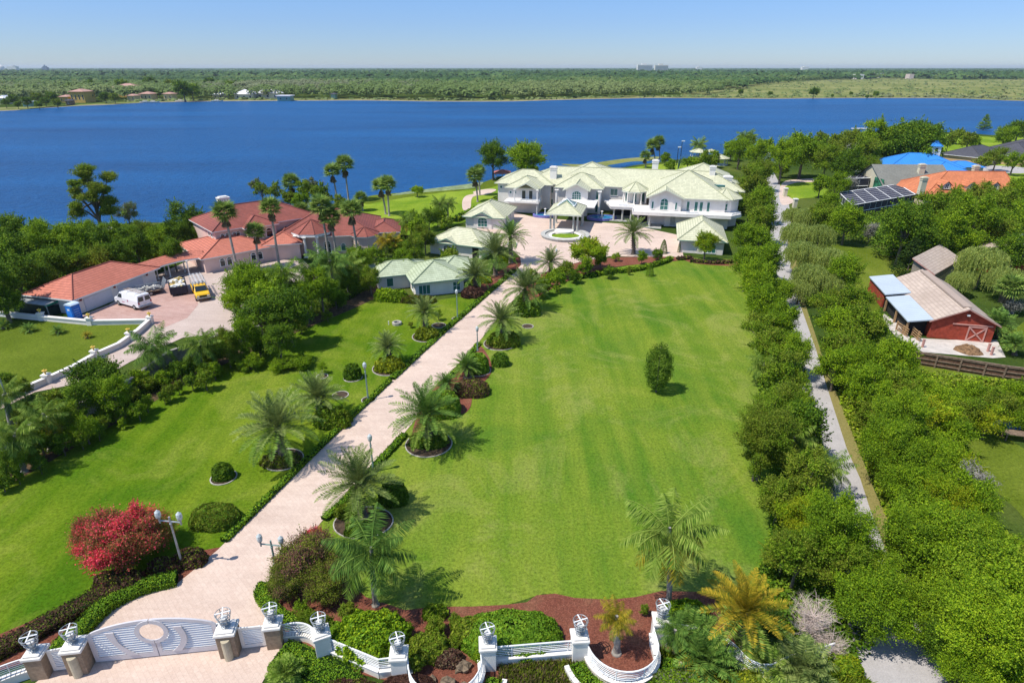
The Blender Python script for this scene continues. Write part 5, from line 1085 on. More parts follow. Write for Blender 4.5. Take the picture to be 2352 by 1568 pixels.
def rail_run(pts, label, hb=.5, h=1.35, nr=6, name='railing_section', thick=.28):
    t = thing(name, label, 'fence', (*pts[0], 0), 0, 'white railing sections on low walls'); P = pts
    wl, rl = MB(), MB()
    for i in range(len(P)-1):
        a, b = P[i], P[i+1]; ln = math.dist(a, b); f = Fr(a[0], a[1], math.degrees(math.atan2(b[1]-a[1], b[0]-a[0]))); wl.box(f, -.01, ln+.01, -thick/2, thick/2, 0, hb); wl.box(f, -.012, ln+.012, -thick/2-.05, thick/2+.05, hb, hb+.07)
    for k in range(nr): z = hb+.22+(h-hb-.22)*k/(nr-1); rl.tube([(x, y, z) for x, y in P], .022 if k < nr-1 else .042, 5)
    d = 0; nx = .9
    for i in range(len(P)-1):
        l_ = math.dist(P[i], P[i+1]); 
        while d+l_ > nx: q = (nx-d)/l_; x, y = P[i][0]+(P[i+1][0]-P[i][0])*q, P[i][1]+(P[i+1][1]-P[i][1])*q; rl.tube([(x, y, hb), (x, y, h)], .03, 4); nx += 1.55
        d += l_
    wl.build('low_wall', WHITE, t); rl.build('rails', WHITE_TRIM, t); return t
def arc(c, r, a0, a1, n=16, sy=1): return [(c[0]+r*math.cos(math.radians(a0+(a1-a0)*i/n)), c[1]+r*sy*math.sin(math.radians(a0+(a1-a0)*i/n))) for i in range(n+1)]
rail_run(smooth_loop([(-13.0, 25.1), (-12.2, 25.25), (-11.5, 25.1), (-10.8, 24.6)], 5, False), 'short outward-curved white railing between tan pillar and first white pillar')
rail_run([(-10.1, 24.2), (-7.1, 22.9), (-6.4, 23.0)], 'straight sloping white railing between the first two white pillars')
rail_run([(-5.6, 23.1)]+arc((-3.55, 22.9), 1.95, 185, 355, 18)+[(-1.7, 23.5)], 'half-round white railing bowing toward the camera round the rocks')
rail_run([(-.9, 23.65), (3.3, 24.05)], 'straight white railing in front of the big clipped mound')
rail_run([(4.1, 24.1)]+arc((6.05, 24.1), 1.95, 185, 350, 18)+[(7.95, 24.9), (8.0, 25.2)], 'half-round white railing bowing toward the camera round the small palm')
rail_run(smooth_loop([(8.8, 25.2), (10.5, 24.9), (11.9, 24.1), (12.6, 22.9), (13.6, 22.6), (14.8, 23.1), (17.6, 23.9)], 4, False), 'wavy white railing partly buried under golden palms and dry brush')
rail_run(smooth_loop([(-25.8, 23.0), (-26.6, 22.6), (-27.6, 21.9), (-29, 20.6)], 5, False), 'curved white railing running off beyond the leftmost tan pillar')
# round planting boxes with clipped hedge outside the half-round railings
for (c, r, lb, a0, a1) in (((6.05, 24.1), 2.75, 'hedge-filled white curb wrapping the half-round railing at the small palm', 195, 350), ((-3.55, 22.9), 2.75, 'hedge-filled white curb wrapping the half-round railing at the rocks', 200, 352)):
    t = thing('planter_wall', lb, 'planter', (c[0], c[1]-r, 0), 0, 'white curved planter walls'); P = arc(c, r+.45, a0, a1, 22); wl = MB()
    for a, b in zip(P, P[1:]): ln = math.dist(a, b); f = Fr(a[0], a[1], math.degrees(math.atan2(b[1]-a[1], b[0]-a[0]))); wl.box(f, -.01, ln+.01, -.13, .13, 0, .42)
    wl.build('curb', WHITE, t)
    hedge([(*p, 0) for p in arc(c, r-.08, a0+2, a1-2, 12)], .75, .62, L_HEDGE, lb.replace('hedge-filled white curb', 'clipped low green hedge'), world=True, mat2=G_BRIGHT, group='clipped hedges at the gate', size=.045)
# rocks in the half-round bed
def rock(x, y, r, label, mat=None):
    bm = MB(); rr = np.random.default_rng(int(abs(x*100))); V = []; 
    t = thing('boulder', label, 'rock', (x, y, 0), 0, 'boulders in the half-round bed'); n, m_ = 12, 7
    prof = [(r*math.sin(math.pi*(j+.3)/(m_))*.95, r*.55*(1-math.cos(math.pi*j/(m_-1)))-.1*r) for j in range(m_)]
    bm.lathe((x, y, 0), prof, n); bm.v = [(a+rr.normal(0, .13*r), b+rr.normal(0, .13*r), max(0, c+rr.normal(0, .09*r))) for a, b, c in bm.v]; bm.build('stone', mat or plain('rock_brown', (.20, .15, .10), .95, .3, 3), t)
rock(-2.7, 23.4, .42, 'tallest brown boulder in the half-round bed'); rock(-3.4, 22.3, .45, 'wide flat boulder near the curved railing'); rock(-4.3, 22.6, .28, 'small dark boulder beside the wide flat one'); rock(-2.5, 22.2, .3, 'dark boulder closest to the second pillar')
# low white walls with gilt urns on the neighbour's plot
def wall_run(P, label, h, name='garden_wall', mat=WHITE, th=.32):
    t = thing(name, label, 'wall', (*P[0], 0)); mb = MB(); cp = MB()
    for a, b in zip(P, P[1:]):
        ln = math.dist(a, b); f = Fr(a[0], a[1], math.degrees(math.atan2(b[1]-a[1], b[0]-a[0]))); mb.box(f, 0, ln, -th/2, th/2, 0, h); cp.box(f, -.02, ln+.02, -th/2-.08, th/2+.08, h, h+.12)
    mb.build('body', mat if mat is not WHITE else STUCCO, t); cp.build('coping', mat, t); return t
wall_run([(-72, 76.6), (-67.6, 75.5), (-61.2, 74.0), (-53.8, 72.4), (-46.3, 72.8)], 'low white garden wall beside the dark storage shed', .55)
wall_run([(-46.3, 72.8), (-45.9, 69.4), (-45.9, 65.3), (-46.9, 62.5), (-47.3, 59.4), (-48.3, 56.5), (-49.6, 53.2), (-52, 48.5)], 'low white garden wall along the neighbour service drive', .6)
for x, y, lb in ((-61.0, 74.0, 'white wall post with gilt urn beside the dark shed'), (-53.7, 72.4, 'white wall post with gilt urn beside the blue toilet'), (-46.2, 72.8, 'white wall post at the sharp corner of the garden wall'), (-45.9, 67.6, 'first white urn post down from the sharp wall corner'), (-46.9, 62.5, 'second white urn post down from the sharp wall corner'), (-48.2, 56.6, 'white urn post nearest the camera on the service drive')):
    t = thing('wall_post', lb, 'post', (x, y, 0), 0, 'urn-topped posts on the garden wall'); mb = MB(); mb.box(ID, x-.28, x+.28, y-.28, y+.28, 0, .95); mb.box(ID, x-.36, x+.36, y-.36, y+.36, .951, 1.08); mb.build('shaft', WHITE, t)
    mb = MB(); mb.lathe((x, y, 1.08), [(.1, 0), (.07, .12), (.2, .3), (.26, .42), (.1, .45), (.02, .6)], 8); mb.build('urn', GOLD, t)
wall_run([(-30, 68), (-34, 65), (-37.4, 60.7), (-37.9, 54.3), (-39.2, 50.5), (-41.3, 46.6), (-43.5, 42), (-46, 36)], 'weathered grey boundary wall behind the trees of the side lawn', 1.7, 'boundary_wall', plain('wall_grey', (.36, .33, .30), .9, .2, 2), .2)

# ---------------------------------------------------------------- lamps
def lamp(base, topy, label, double=False, topx=None, mat=LAMP_GREEN):
    b = W(*base); h = Z_at(b, topy); t = thing('street_lamp', label, 'lamp post', b, 0, 'twin-headed driveway lamps' if double else 'single driveway lamps')
    hh = h-.75 if double else h-.55; mb = MB(); x, y = b[:2]
    mb.lathe((x, y, 0), [(.17, 0), (.15, .15), (.09, .3), (.075, .9), (.055, hh)], 10); mb.lathe((x, y, hh-.35), [(.05, 0), (.09, .04), (.09, .1), (.05, .14)], 10)
    if double: mb.tube([(x-.75, y+.1, hh-.1), (x+.75, y-.1, hh-.1)], .05, 6); mb.tube([(x, y, hh-.2), (x, y, hh+.25)], .06, 8)
    mb.build('post', mat, t)
    for dx in ((-.72, .72) if double else (0,)):
        q = (x+dx, y-dx*.13, hh-.05 if double else hh); mb = MB(); mb.lathe(q, [(.05, -.25 if double else 0), (.07, .1), (.15, .18), (.17, .24)], 8); o = mb.build('lamp_head', STEEL, t); mb = MB(); mb.lathe((q[0], q[1], q[2]+.24), [(.16, 0), (.19, .18), (.17, .38), (.04, .52)], 10); mb.build('globe', plain('lamp_globe', (.55, .60, .58), .15, .1, 3, spec=.6), o)
lamp((421, 1303), 1172, 'twin-headed lamp beside the red flowering bush', True, mat=STEEL); lamp((633, 1300), 1227, 'twin-headed lamp beside the pinkish oleander near the gate', True)
lamp((1267, 604), 570, 'twin-headed lamp at the forecourt near the planted island', True); lamp((1177, 588), 556, 'twin-headed lamp behind the palms at the forecourt entrance', True)
lamp((846, 920), 836, 'single lamp on the lawn side halfway along the driveway'); lamp((1051, 733), 668, 'single lamp on the lawn side nearest the guest house'); lamp((858, 1084), 1002, 'single lamp at the driveway edge across from the big date palm'); lamp((1097, 806), 753, 'single lamp at the driveway edge beside the clipped dome shrubs')
lamp((45, 990), 828, 'tall lamp on the neighbour side at the picture edge', mat=STEEL)
def floodmast(base, topy, label):
    b = W(*base); h = Z_at(b, topy); t = thing('light_mast', label, 'light mast', b, 0, 'court floodlight masts by the lake'); mb = MB(); mb.tube([b, (b[0], b[1], h)], .13, 6, .09); mb.build('pole', BLACK, t); mb = MB(); mb.box(Fr(b[0], b[1]), -.15, .9, -.2, .2, h, h+.25); mb.build('lamp_head', WHITE_TRIM, t)
floodmast((1562, 373), 325, 'taller floodlight mast behind the mansion roof'); floodmast((1554, 380), 339, 'shorter floodlight mast behind the mansion roof'); floodmast((1697, 380), 344, 'floodlight mast half sunk in the lakeside trees')
# well head, stub pipe
b = W(912, 745); t = thing('well_ring', 'round pale stone ring in the side lawn', 'well ring', b); mb = MB(); mb.lathe(b, [(.62, 0), (.62, .35), (.5, .4), (.38, .35), (.38, .05)], 9, False); mb.build('stones', CURB, t); mb = MB(); mb.lathe((b[0], b[1], .02), [(.37, 0), (.37, .02)], 12); mb.build('opening', DARK, t)  # near-black disc coloured as the shade down the ring
b = W(893, 746); t = thing('marker_post', 'short white marker post beside the stone ring', 'post', b); mb = MB(); mb.box(Fr(b[0], b[1]), -.05, .05, -.05, .05, 0, .45); mb.box(Fr(b[0], b[1]), -.07, .07, -.07, .07, .451, .5); mb.build('post', WHITE, t)
# pasture odds and ends at the right edge
# ---------------------------------------------------------------- vehicles and yard things
def loft(mb, secs):
    """secs: list of (x, [(y, z)...]) cross sections"""
    n = len(secs[0][1]); V = [(x, y, z) for x, s in secs for y, z in s]; F = [(j*n+k, (j+1)*n+k, (j+1)*n+(k+1) % n, j*n+(k+1) % n) for j in range(len(secs)-1) for k in range(n)]
    F += [tuple(range(n)), tuple(range(len(secs)*n-1, (len(secs)-1)*n-1, -1))]; mb.poly(V, F)
def sec(w, z0, z1, zt, wt): return [(-w, z0), (w, z0), (w, z1), (wt, zt), (-wt, zt), (-w, z1)]
def wheel(t, x, y, r=.36):
    f = MB(); n = 16
    for a, b, m_, nm in ((-.11, .11, BLACK, 'wheel'),):
        V = [(x+r*math.cos(k*6.2832/n), y+q, r+r*math.sin(k*6.2832/n)) for q in (a, b) for k in range(n)]; f.poly(V, [tuple(range(n)), tuple(range(2*n-1, n-1, -1))]+[(k, n+k, n+(k+1) % n, (k+1) % n) for k in range(n)])
    o = f.build('wheel', BLACK, t); g = MB(); V = [(x+r*.55*math.cos(k*6.2832/n), y+q, r+r*.55*math.sin(k*6.2832/n)) for q in (-.125, .125) for k in range(n)]; g.poly(V, [tuple(range(n)), tuple(range(2*n-1, n-1, -1))]+[(k, n+k, n+(k+1) % n, (k+1) % n) for k in range(n)]); g.build('rim', STEEL, o)
def plate(mb, pts, d=.02):
    A, B, Cc = map(Vector, pts[:3]); nn = (B-A).cross(Cc-A).normalized()*d; q = [tuple(Vector(p)+nn) for p in pts]+[tuple(Vector(p)-nn) for p in pts]; n = len(pts); mb.poly(q, [tuple(range(n)), tuple(range(2*n-1, n-1, -1))]+[((k+1) % n, k, n+k, n+(k+1) % n) for k in range(n)])
# van: +x is forward
t = thing('cargo_van', 'white cargo van with roof ladder rack parked on the paved yard', 'van', (0, 0, 0)); mb = MB()
loft(mb, [(-2.75, sec(.95, .45, 1.25, 2.0, .78)), (-2.7, sec(.98, .4, 1.25, 2.06, .8)), (.9, sec(1, .4, 1.25, 2.08, .8)), (1.35, sec(1, .4, 1.25, 2.0, .78)), (2.0, sec(.99, .4, 1.2, 1.3, .84)), (2.7, sec(.95, .4, .95, 1.08, .82)), (2.85, sec(.9, .42, .8, .9, .8))])
mb.build('body', WHITE_CAR, t, bevel=.05)
for x in (-1.75, 1.85):
    for y in (-.92, .92): wheel(t, x, y)
mb = MB(); plate(mb, [(1.42, -.72, 1.94), (1.42, .72, 1.94), (2.02, .8, 1.34), (2.02, -.8, 1.34)]); mb.build('windscreen', GLASS_DARK, t)
for s_ in (-1, 1):
    mb = MB(); plate(mb, [(.75, s_*.99, 1.28), (1.75, s_*.99, 1.28), (1.4, s_*.86, 1.8), (.8, s_*.86, 1.82)]); mb.build('side_window', GLASS_DARK, t)
    mb = MB(); plate(mb, [(-2.765, s_*.12, 1.22), (-2.765, s_*.85, 1.22), (-2.73, s_*.76, 1.82), (-2.73, s_*.12, 1.82)]); mb.build('rear_window', GLASS_DARK, t)
    mb = MB(); mb.box(ID, -2.79, -2.74, s_*.84-.07, s_*.84+.07, .85, 1.15); mb.build('tail_light', plain('tail_red', (.5, .02, .02), .4), t)
    mb = MB(); mb.box(ID, 2.8, 2.87, s_*.68-.14, s_*.68+.14, .66, .84); mb.build('headlight', STEEL, t)
mb = MB(); mb.box(ID, -2.9, -2.78, -.95, .95, .4, .58); mb.build('bumper', STEEL, t); mb = MB(); mb.box(ID, -2.79, -2.762, -.2, .2, .8, .95); mb.build('number_plate', WHITE, t)
mb = MB()
for y in (-.35, .2): mb.tube([(-2.6, y, 2.26), (1.2, y, 2.26)], .035, 4)
for k in range(11): mb.tube([(-2.5+k*.36, -.35, 2.26), (-2.5+k*.36, .2, 2.26)], .025, 4)
mb.build('ladder', plain('ladder_bronze', (.35, .24, .16), .6), t); mb = MB()
for x in (-2.2, -.4, 1.0): mb.tube([(x, -.82, 2.0), (x, -.72, 2.2), (x, .72, 2.2), (x, .82, 2.0)], .03, 4)
mb.build('roof_rack', STEEL, t)
for s_ in (-1, 1):
    mb = MB(); a = plain('van_mark', (.45, .06, .14)) if s_ < 0 else MATS['van_mark']
    mb.box(ID, -.6, -.4, s_*1.003-.008, s_*1.003+.008, .95, 1.2); mb.box(ID, .3, .9, s_*1.003-.008, s_*1.003+.008, .7, .78); mb.build('side_mark', a, t)
t.location = (-52.0, 79.3, .06); t.rotation_euler.z = math.radians(151); 
# yellow pickup with ladder rack
t = thing('work_truck', 'yellow work truck with overhead ladder rack loaded with ladders', 'truck', (0, 0, 0)); mb = MB()
loft(mb, [(-.3, sec(.92, .5, 1.1, 1.78, .72)), (1.0, sec(.94, .5, 1.12, 1.82, .72)), (1.7, sec(.94, .5, 1.1, 1.18, .8)), (2.7, sec(.92, .5, 1.0, 1.1, .78)), (2.85, sec(.88, .52, .85, .95, .75))]); mb.build('cab', YELLOW_CAR, t, bevel=.05)
mb = MB(); mb.box(ID, -3.0, -.32, -.95, .95, .55, .7); mb.box(ID, -3.0, -.32, -.97, -.86, .701, 1.1); mb.box(ID, -3.0, -.32, .86, .97, .701, 1.1); mb.box(ID, -3.0, -2.92, -.855, .855, .701, 1.1); mb.build('bed', YELLOW_CAR, t)
for x in (-1.9, 1.95):
    for y in (-.88, .88): wheel(t, x, y, .38)
mb = MB(); plate(mb, [(1.08, -.66, 1.78), (1.08, .66, 1.78), (1.72, .78, 1.22), (1.72, -.78, 1.22)]); mb.build('windscreen', GLASS_DARK, t)
for s_ in (-1, 1):
    mb = MB(); plate(mb, [(.1, s_*.93, 1.15), (1.35, s_*.93, 1.15), (1.0, s_*.78, 1.68), (.15, s_*.78, 1.68)]); mb.build('side_window', GLASS_DARK, t)
    mb = MB(); mb.box(ID, 2.8, 2.88, s_*.66-.15, s_*.66+.15, .72, .9); mb.build('headlight', WHITE, t)
mb = MB(); mb.box(ID, 2.82, 2.89, -.45, .45, .68, .9); mb.build('grille', BLACK, t); mb = MB(); mb.box(ID, 2.86, 3.0, -.92, .92, .48, .62); mb.build('bumper', STEEL, t)
mb = MB()
for x in (-2.8, -.4): mb.tube([(x, -.9, 1.1), (x, -.9, 2.0), (x, .9, 2.0), (x, .9, 1.1)], .04, 4)
for y in (-.9, .9): mb.tube([(-4.2, y, 2.0), (1.4, y, 2.0)], .04, 4)
mb.build('rack', STEEL, t); mb = MB()
for y0 in (-.7, -.2, .3):
    for y in (y0, y0+.38): mb.box(ID, -4.6, .6, y, y+.06, 2.05, 2.12)
    for k in range(13): mb.box(ID, -4.5+k*.39, -4.44+k*.39, y0+.06, y0+.38, 2.07, 2.1)
mb.build('ladders', plain('ladder_alloy', (.55, .56, .56), .5), t)
mb = MB(); mb.box(ID, -2.7, -1.2, -.8, .8, .71, 1.4); mb.box(ID, -1.15, -.5, -.6, .7, .72, 1.2); mb.build('tool_boxes', STEEL, t)
t.location = (-44.6, 83.3, .06); t.rotation_euler.z = math.radians(-58)
# open trailer with branches, skip with debris, portable toilet, shed
def heap(t, x0, x1, y0, y1, z, n, seed, mats=None):
    r = random.Random(seed); mats = mats or DEBRIS
    for mi, m_ in enumerate(mats):
        mb = MB()
        for i in range(n//len(mats)):
            x, y = r.uniform(x0, x1), r.uniform(y0, y1); f = Fr(x, y, r.uniform(0, 180), z+r.uniform(0, .45)*(1-abs(2*(y-y0)/(y1-y0)-1)*.6)); a, b, c = r.uniform(.08, .38), r.uniform(.05, .22), r.uniform(.02, .14); mb.box(f, -a, a, -b, b, -.05, c)
        mb.build('debris', m_, t)
t = thing('skip', 'dark roll-off skip heaped with yellow and white building debris', 'skip', (0, 0, 0)); mb = MB()
mb.box(ID, -2.5, 2.5, -1.1, 1.1, .25, .35)
for y in (-1.1, 1.02): mb.box(ID, -2.5, 2.5, y, y+.08, .351, 1.35); [mb.box(ID, x, x+.08, y-.06 if y < 0 else y+.081, y-.001 if y < 0 else y+.14, .3, 1.3) for x in np.arange(-2.4, 2.5, .6)]
mb.box(ID, 2.42, 2.5, -1.02, 1.02, .351, 1.35); mb.box(ID, -2.5, -2.42, -1.02, 1.02, .351, 1.35); mb.build('box', plain('skip_dark', (.035, .035, .05), .7, .2, 2), t); mb = MB(); mb.box(ID, -2.6, 2.6, -.4, -.25, .08, .25); mb.box(ID, -2.6, 2.6, .25, .4, .08, .25); mb.build('skids', BLACK, t); heap(t, -2.1, 2.1, -.85, .85, 1.1, 130, 4)
t.location = (-48.9, 85.4, .06); t.rotation_euler.z = math.radians(120)
t = thing('utility_trailer', 'mesh-sided utility trailer full of pale rubble behind the van', 'trailer', (0, 0, 0)); mb = MB(); mb.box(ID, -1.9, 1.9, -1, 1, .5, .6); mb.build('deck', WOOD_GREY, t); mb = MB()
for y in (-1, 1):
    for z in (.8, 1.0, 1.2): mb.tube([(-1.9, y, z), (1.9, y, z)], .03, 4)
    for x in np.arange(-1.9, 2, .47): mb.tube([(x, y, .6), (x, y, 1.2)], .03, 4)
mb.tube([(1.9, -1, .62), (3.2, 0, .55), (1.9, 1, .62)], .05, 4); [mb.tube([(-1.95, y, .6), (-2.5, y, 1.9)], .035, 4) for y in np.linspace(-1, 1, 9)]; mb.build('frame', STEEL, t); wheel(t, -.2, -1.15, .33); wheel(t, -.2, 1.15, .33); heap(t, -1.6, 1.6, -.8, .8, .7, 60, 9, [DEBRIS[1], STONE]); t.location = (-52.6, 84.0, .05); t.rotation_euler.z = math.radians(218)
t = thing('portable_toilet', 'bright blue portable toilet with pale roof beside the garage', 'portable toilet', (0, 0, 0)); mb = MB(); mb.box(ID, -.55, .55, -.55, .55, .12, 2.0)
for a, b, c, d in ((-.57, -.48, -.57, -.48), (.48, .57, -.57, -.48), (-.57, -.48, .48, .57), (.48, .57, .48, .57)): mb.box(ID, a, b, c, d, .1, 2.02)
mb.build('cabin', BLUE_PLASTIC, t); mb = MB(); mb.box(ID, -.62, .62, -.62, .62, .02, .1); mb.build('base', BLACK, t); mb = MB(); P = [(-.62, 2.02), (.62, 2.02), (.62, 2.1), (.4, 2.25), (-.4, 2.25), (-.62, 2.1)]; mb.prism_uz(ID, P, -.62, .62); mb.build('roof', BLUE_PALE, t)
mb = MB(); mb.box(ID, -.4, .4, -.6, -.56, .2, 1.9); o = mb.build('door', plain('toilet_door', (.02, .22, .72), .5), t); mb = MB(); mb.box(ID, -.2, .2, -.63, -.605, 1.35, 1.6); mb.build('sign_plate', BLUE_PALE, o); mb = MB(); [mb.box(ID, .552, .575, -.35, .35, z, z+.04) for z in (.5, .8, 1.1, 1.4)]; mb.build('vents', BLUE_PALE, t)
t.location = (-56.8, 74.3, .05); t.rotation_euler.z = math.radians(-18)
t = thing('storage_shed', 'dark green tarpaulin storage shed with grey roof behind the low wall', 'shed', (-66, 75.9, 0)); f = Fr(-66.2, 76.3, -14); mb = MB(); mb.box(f, 0, 5.6, 0, .08, .0, 1.75); mb.box(f, 0, .08, .081, 2.9, 0, 1.75); mb.box(f, 5.5, 5.6, .081, 2.9, .0, 1.2); mb.box(f, .09, 5.4, 2.8, 2.9, 0, 1.75); mb.build('tarp_wall', TARP, t)
mb = MB(); P = [f.p(-.1, -.15, 1.78), f.p(5.75, -.15, 1.78), f.p(5.75, 3.0, 1.86), f.p(-.1, 3.0, 1.86)]; mb.face(P, [(0, 0), (5.8, 0), (5.8, 3), (0, 3)]); mb.poly([(p[0], p[1], p[2]-.06) for p in P]+[(p[0], p[1], p[2]-.004) for p in P], [(3, 2, 1, 0), (0, 1, 5, 4), (1, 2, 6, 5), (2, 3, 7, 6), (3, 0, 4, 7)]); mb.build('roof', plain('shed_roof_grey', (.34, .36, .37), .7, .2, 1), t)
mb = MB(); mb.box(f, 5.6, 5.66, -.1, 2.95, 1.5, 1.76); mb.build('green_strip', plain('tarp_green', (.02, .30, .18)), t)
for u, v in ((5.5, 0), (5.5, 2.7)):
    mb = MB(); mb.box(f, u+.13, u+.22, v, v+.09, 0, 1.74); mb.build('post', STEEL, t)
# barn yard: timber rails, dirt heap, posts
def rails(P, label, h=1.1, n=4):
    t = thing('timber_fence', label, 'fence', (*P[0], 0), 0, 'raw timber fences by the barn'); mb = MB()
    for a, b in zip(P, P[1:]):
        ln = math.dist(a, b); f = Fr(a[0], a[1], math.degrees(math.atan2(b[1]-a[1], b[0]-a[0])))
        for k in range(n): z = .15+(h-.25)*k/(n-1); mb.box(f, 0, ln, -.03, .03, z, z+.1)
        for i in range(int(ln/1.4)+1): mb.box(f, i*1.4, i*1.4+.12, -.07, .07, 0, h+.08)
    mb.build('rails', WOOD, t)
rails([W(2057, 757)[:2], W(2083, 775)[:2]], 'raw timber rail fence beside the lean-to'); rails([W(2093, 770)[:2], W(2112, 786)[:2]], 'raw timber gate leaf at the barn corner'); rails([W(2040, 700)[:2], W(2055, 720)[:2]], 'raw timber rail by the back of the lean-to')
b = W(2224, 806); t = thing('dirt_heap', 'brown heap of soil and straw on the barn yard', 'soil heap', b); mb = MB(); rr = random.Random(2); mb.lathe(b, [(1.5, 0), (1.2, .25), (.8, .5), (.3, .7), (.05, .75)], 16); mb.v = [(x+rr.uniform(-.2, .2), y+rr.uniform(-.15, .15), max(0, z+rr.uniform(-.08, .08))) for x, y, z in mb.v]; mb.build('soil', plain('soil_brown', (.24, .14, .07), .95, .35, 4), t)
for px, py, lb in ((2276, 816, 'pink timber post at the barn yard edge'), (2268, 808, 'pink timber post nearest the barn door'), (2118, 798, 'short timber post by the corner of barn yard')):
    b = W(px, py); t = thing('timber_post', lb, 'post', b, 0, 'timber posts on the barn yard'); mb = MB(); mb.box(Fr(b[0], b[1]), -.1, .1, -.1, .1, 0, 1.0); mb.box(Fr(b[0], b[1]), -.12, .12, -.12, .12, 1.001, 1.06); mb.build('post', RED_TRIM, t)
# bench and blue mat at the pasture edge; entrance columns of the side drive
b = W(2330, 1010); t = thing('picnic_table', 'grey slatted table beside blue tarpaulin at the pasture edge', 'table', b); f = Fr(b[0], b[1], -15); mb = MB(); [mb.box(f, -1, 1, -.5+k*.2, -.33+k*.2, .7, .75) for k in range(5)]; mb.build('tabletop', WOOD_GREY, t)
for u in (-.9, .8):
    mb = MB(); mb.box(f, u, u+.1, -.45, .45, .6, .69); mb.box(f, u, u+.1, -.4, -.3, 0, .6); mb.box(f, u, u+.1, .3, .4, 0, .6); mb.build('leg', WOOD_GREY, t)
b = W(2335, 1000); t = thing('tarpaulin', 'bright blue folded tarpaulin near the pasture table', 'tarpaulin', b); mb = MB(); mb.box(Fr(b[0], b[1]+1.5, -10), -1.1, 1.1, -.4, .4, .01, .4); mb.box(Fr(b[0], b[1]+1.5, -10), -.8, .9, -.3, .3, .41, .55); mb.build('fold', BLUE_PLASTIC, t, bevel=.1)
for px, py, lb in ((1824, 478, 'white gate column beside the concrete road'), (1802, 452, 'small pale column on the loop drive lawn')):
    b = W(px, py); t = thing('gate_column', lb, 'column', b, 0, 'pale columns beside the side road'); f = Fr(b[0], b[1]); mb = MB(); mb.box(f, -.4, .4, -.4, .4, 0, 2.0); mb.build('shaft', STUCCO_CREAM, t); mb = MB(); mb.box(f, -.5, .5, -.5, .5, 2.001, 2.2); mb.build('cap', WHITE, t)
b = W(1870, 668); t = None
# ---------------------------------------------------------------- far shore: forest, houses, towers
def interp(xs, ys, x): return np.interp(x, xs, ys)
fx = [p[0] for p in far]; 
def far_forest(name, n, r0, r1, size, mats, leafs, seed, label, hmin, hmax, zone=None, edge=None, power=1.0, flat=.8):
    r = np.random.default_rng(seed); dx = r.uniform(-250, 2600, n*3); shore = np.interp(dx, fx, [W(*p)[1] for p in far])
    q = r.random(n*3)**power; D = r0*(r1/r0)**q; e = shore+14 if edge is None else np.maximum(shore+14, edge(dx))
    X = (dx-1176)/FD*(D*CP+25*SP); ok = D > e
    if zone is not None: ok &= zone(dx, D, r)
    idx = np.nonzero(ok)[0][:n]; X, D, dx = X[idx], D[idx], dx[idx]; m_ = len(X); h = hmin+(hmax-hmin)*r.random(m_)**1.3; R = size*(.6+.7*r.random(m_))
    nv = np.sin(X/97+D/210)+np.sin(D/150-X/230)+.6*np.sin(X/41+3)+.5*r.normal(0, 1, m_); mi = np.where(nv > .9, 1, np.where(nv < -.9, 2, 0))
    d = nrm(r.normal(0, 1, (m_, leafs, 3))+np.array([0, -.25, .25])) if False else r.normal(0, 1, (m_, leafs, 3))
    d /= np.linalg.norm(d, axis=2, keepdims=True); d[:, :, 2] = np.where(d[:, :, 2] < -.5, -d[:, :, 2], d[:, :, 2])
    P = np.stack([X, D, h*.62], 1)[:, None, :]+d*np.stack([R, R, h*.4], 1)[:, None, :]*(.75+.35*r.random((m_, leafs, 1)))
    s = np.repeat(R[:, None]*(2.0/leafs**.5), leafs, 1).reshape(-1, 1)*(.6+.6*r.random((m_*leafs, 1)))
    Pf = P.reshape(-1, 3); Nn = nrm(d.reshape(-1, 3)*.5+r.normal(0, .3, Pf.shape)+np.array([0, -.25, .8])); T = nrm(np.cross(Nn, r.normal(0, 1, Pf.shape))); B = np.cross(Nn, T); V, F = quads(Pf, T, B, s, s*.7)
    me = np_mesh(name, V, F, mats, np.repeat(mi, leafs)); o = link(name, me); tag(o, label, 'forest', None, 'stuff'); return o
F_D = leaf('far_deep', (.038, .085, .022), (.065, .12, .03), trans=.1, var=.25); F_A = leaf('far_green', (.11, .165, .045), (.16, .225, .06), trans=.15, var=.2); F_B = leaf('far_pale', (.15, .20, .065), (.21, .26, .09), trans=.15, var=.2); F_C = leaf('far_dark', (.065, .125, .032), (.10, .17, .045), trans=.1, var=.2)
F_G = leaf('far_greyish', (.14, .165, .075), (.20, .225, .12), trans=.1, var=.2)
edge0 = lambda x: np.interp(x, fx, [W(*p)[1] for p in far])+np.interp(x, [-50, 90, 130, 400, 480, 660, 700], [18, 18, 42, 42, 30, 30, 26])
edge = lambda x: np.maximum(edge0(x), edge1(x))
edge1 = lambda x: np.interp(x, [0, 1560, 1620, 1700, 1780, 1900, 2050, 2400], [0, 0, 760, 980, 1300, 1650, 1900, 1700])
far_forest('forest', 3000, 600, 1050, 6.0, [F_A, F_G, F_B], 90, 1, 'mixed green cypress and oak forest lining the far shore', 9, 14, edge=edge, power=.8)
far_forest('forest', 4600, 950, 2000, 8, [F_C, F_A, F_D], 30, 2, 'wide band of treetops behind the shore trees', 9, 12.5, edge=edge)
far_forest('forest', 9000, 1700, 7500, 14, [F_D, F_C, F_D], 9, 3, 'distant dark forest reaching the horizon', 9, 16, edge=edge)
mb = MB()
P = [(-9000, 2600), (9000, 2600), (15000, 15900), (-15000, 15900)]; mb.face([(x, y, 10.0 if y < 3000 else 12) for x, y in P]); o = mb.build('forest_canopy', F_C); tag(o, 'continuous dark canopy of the most distant forest', 'forest', None, 'stuff')
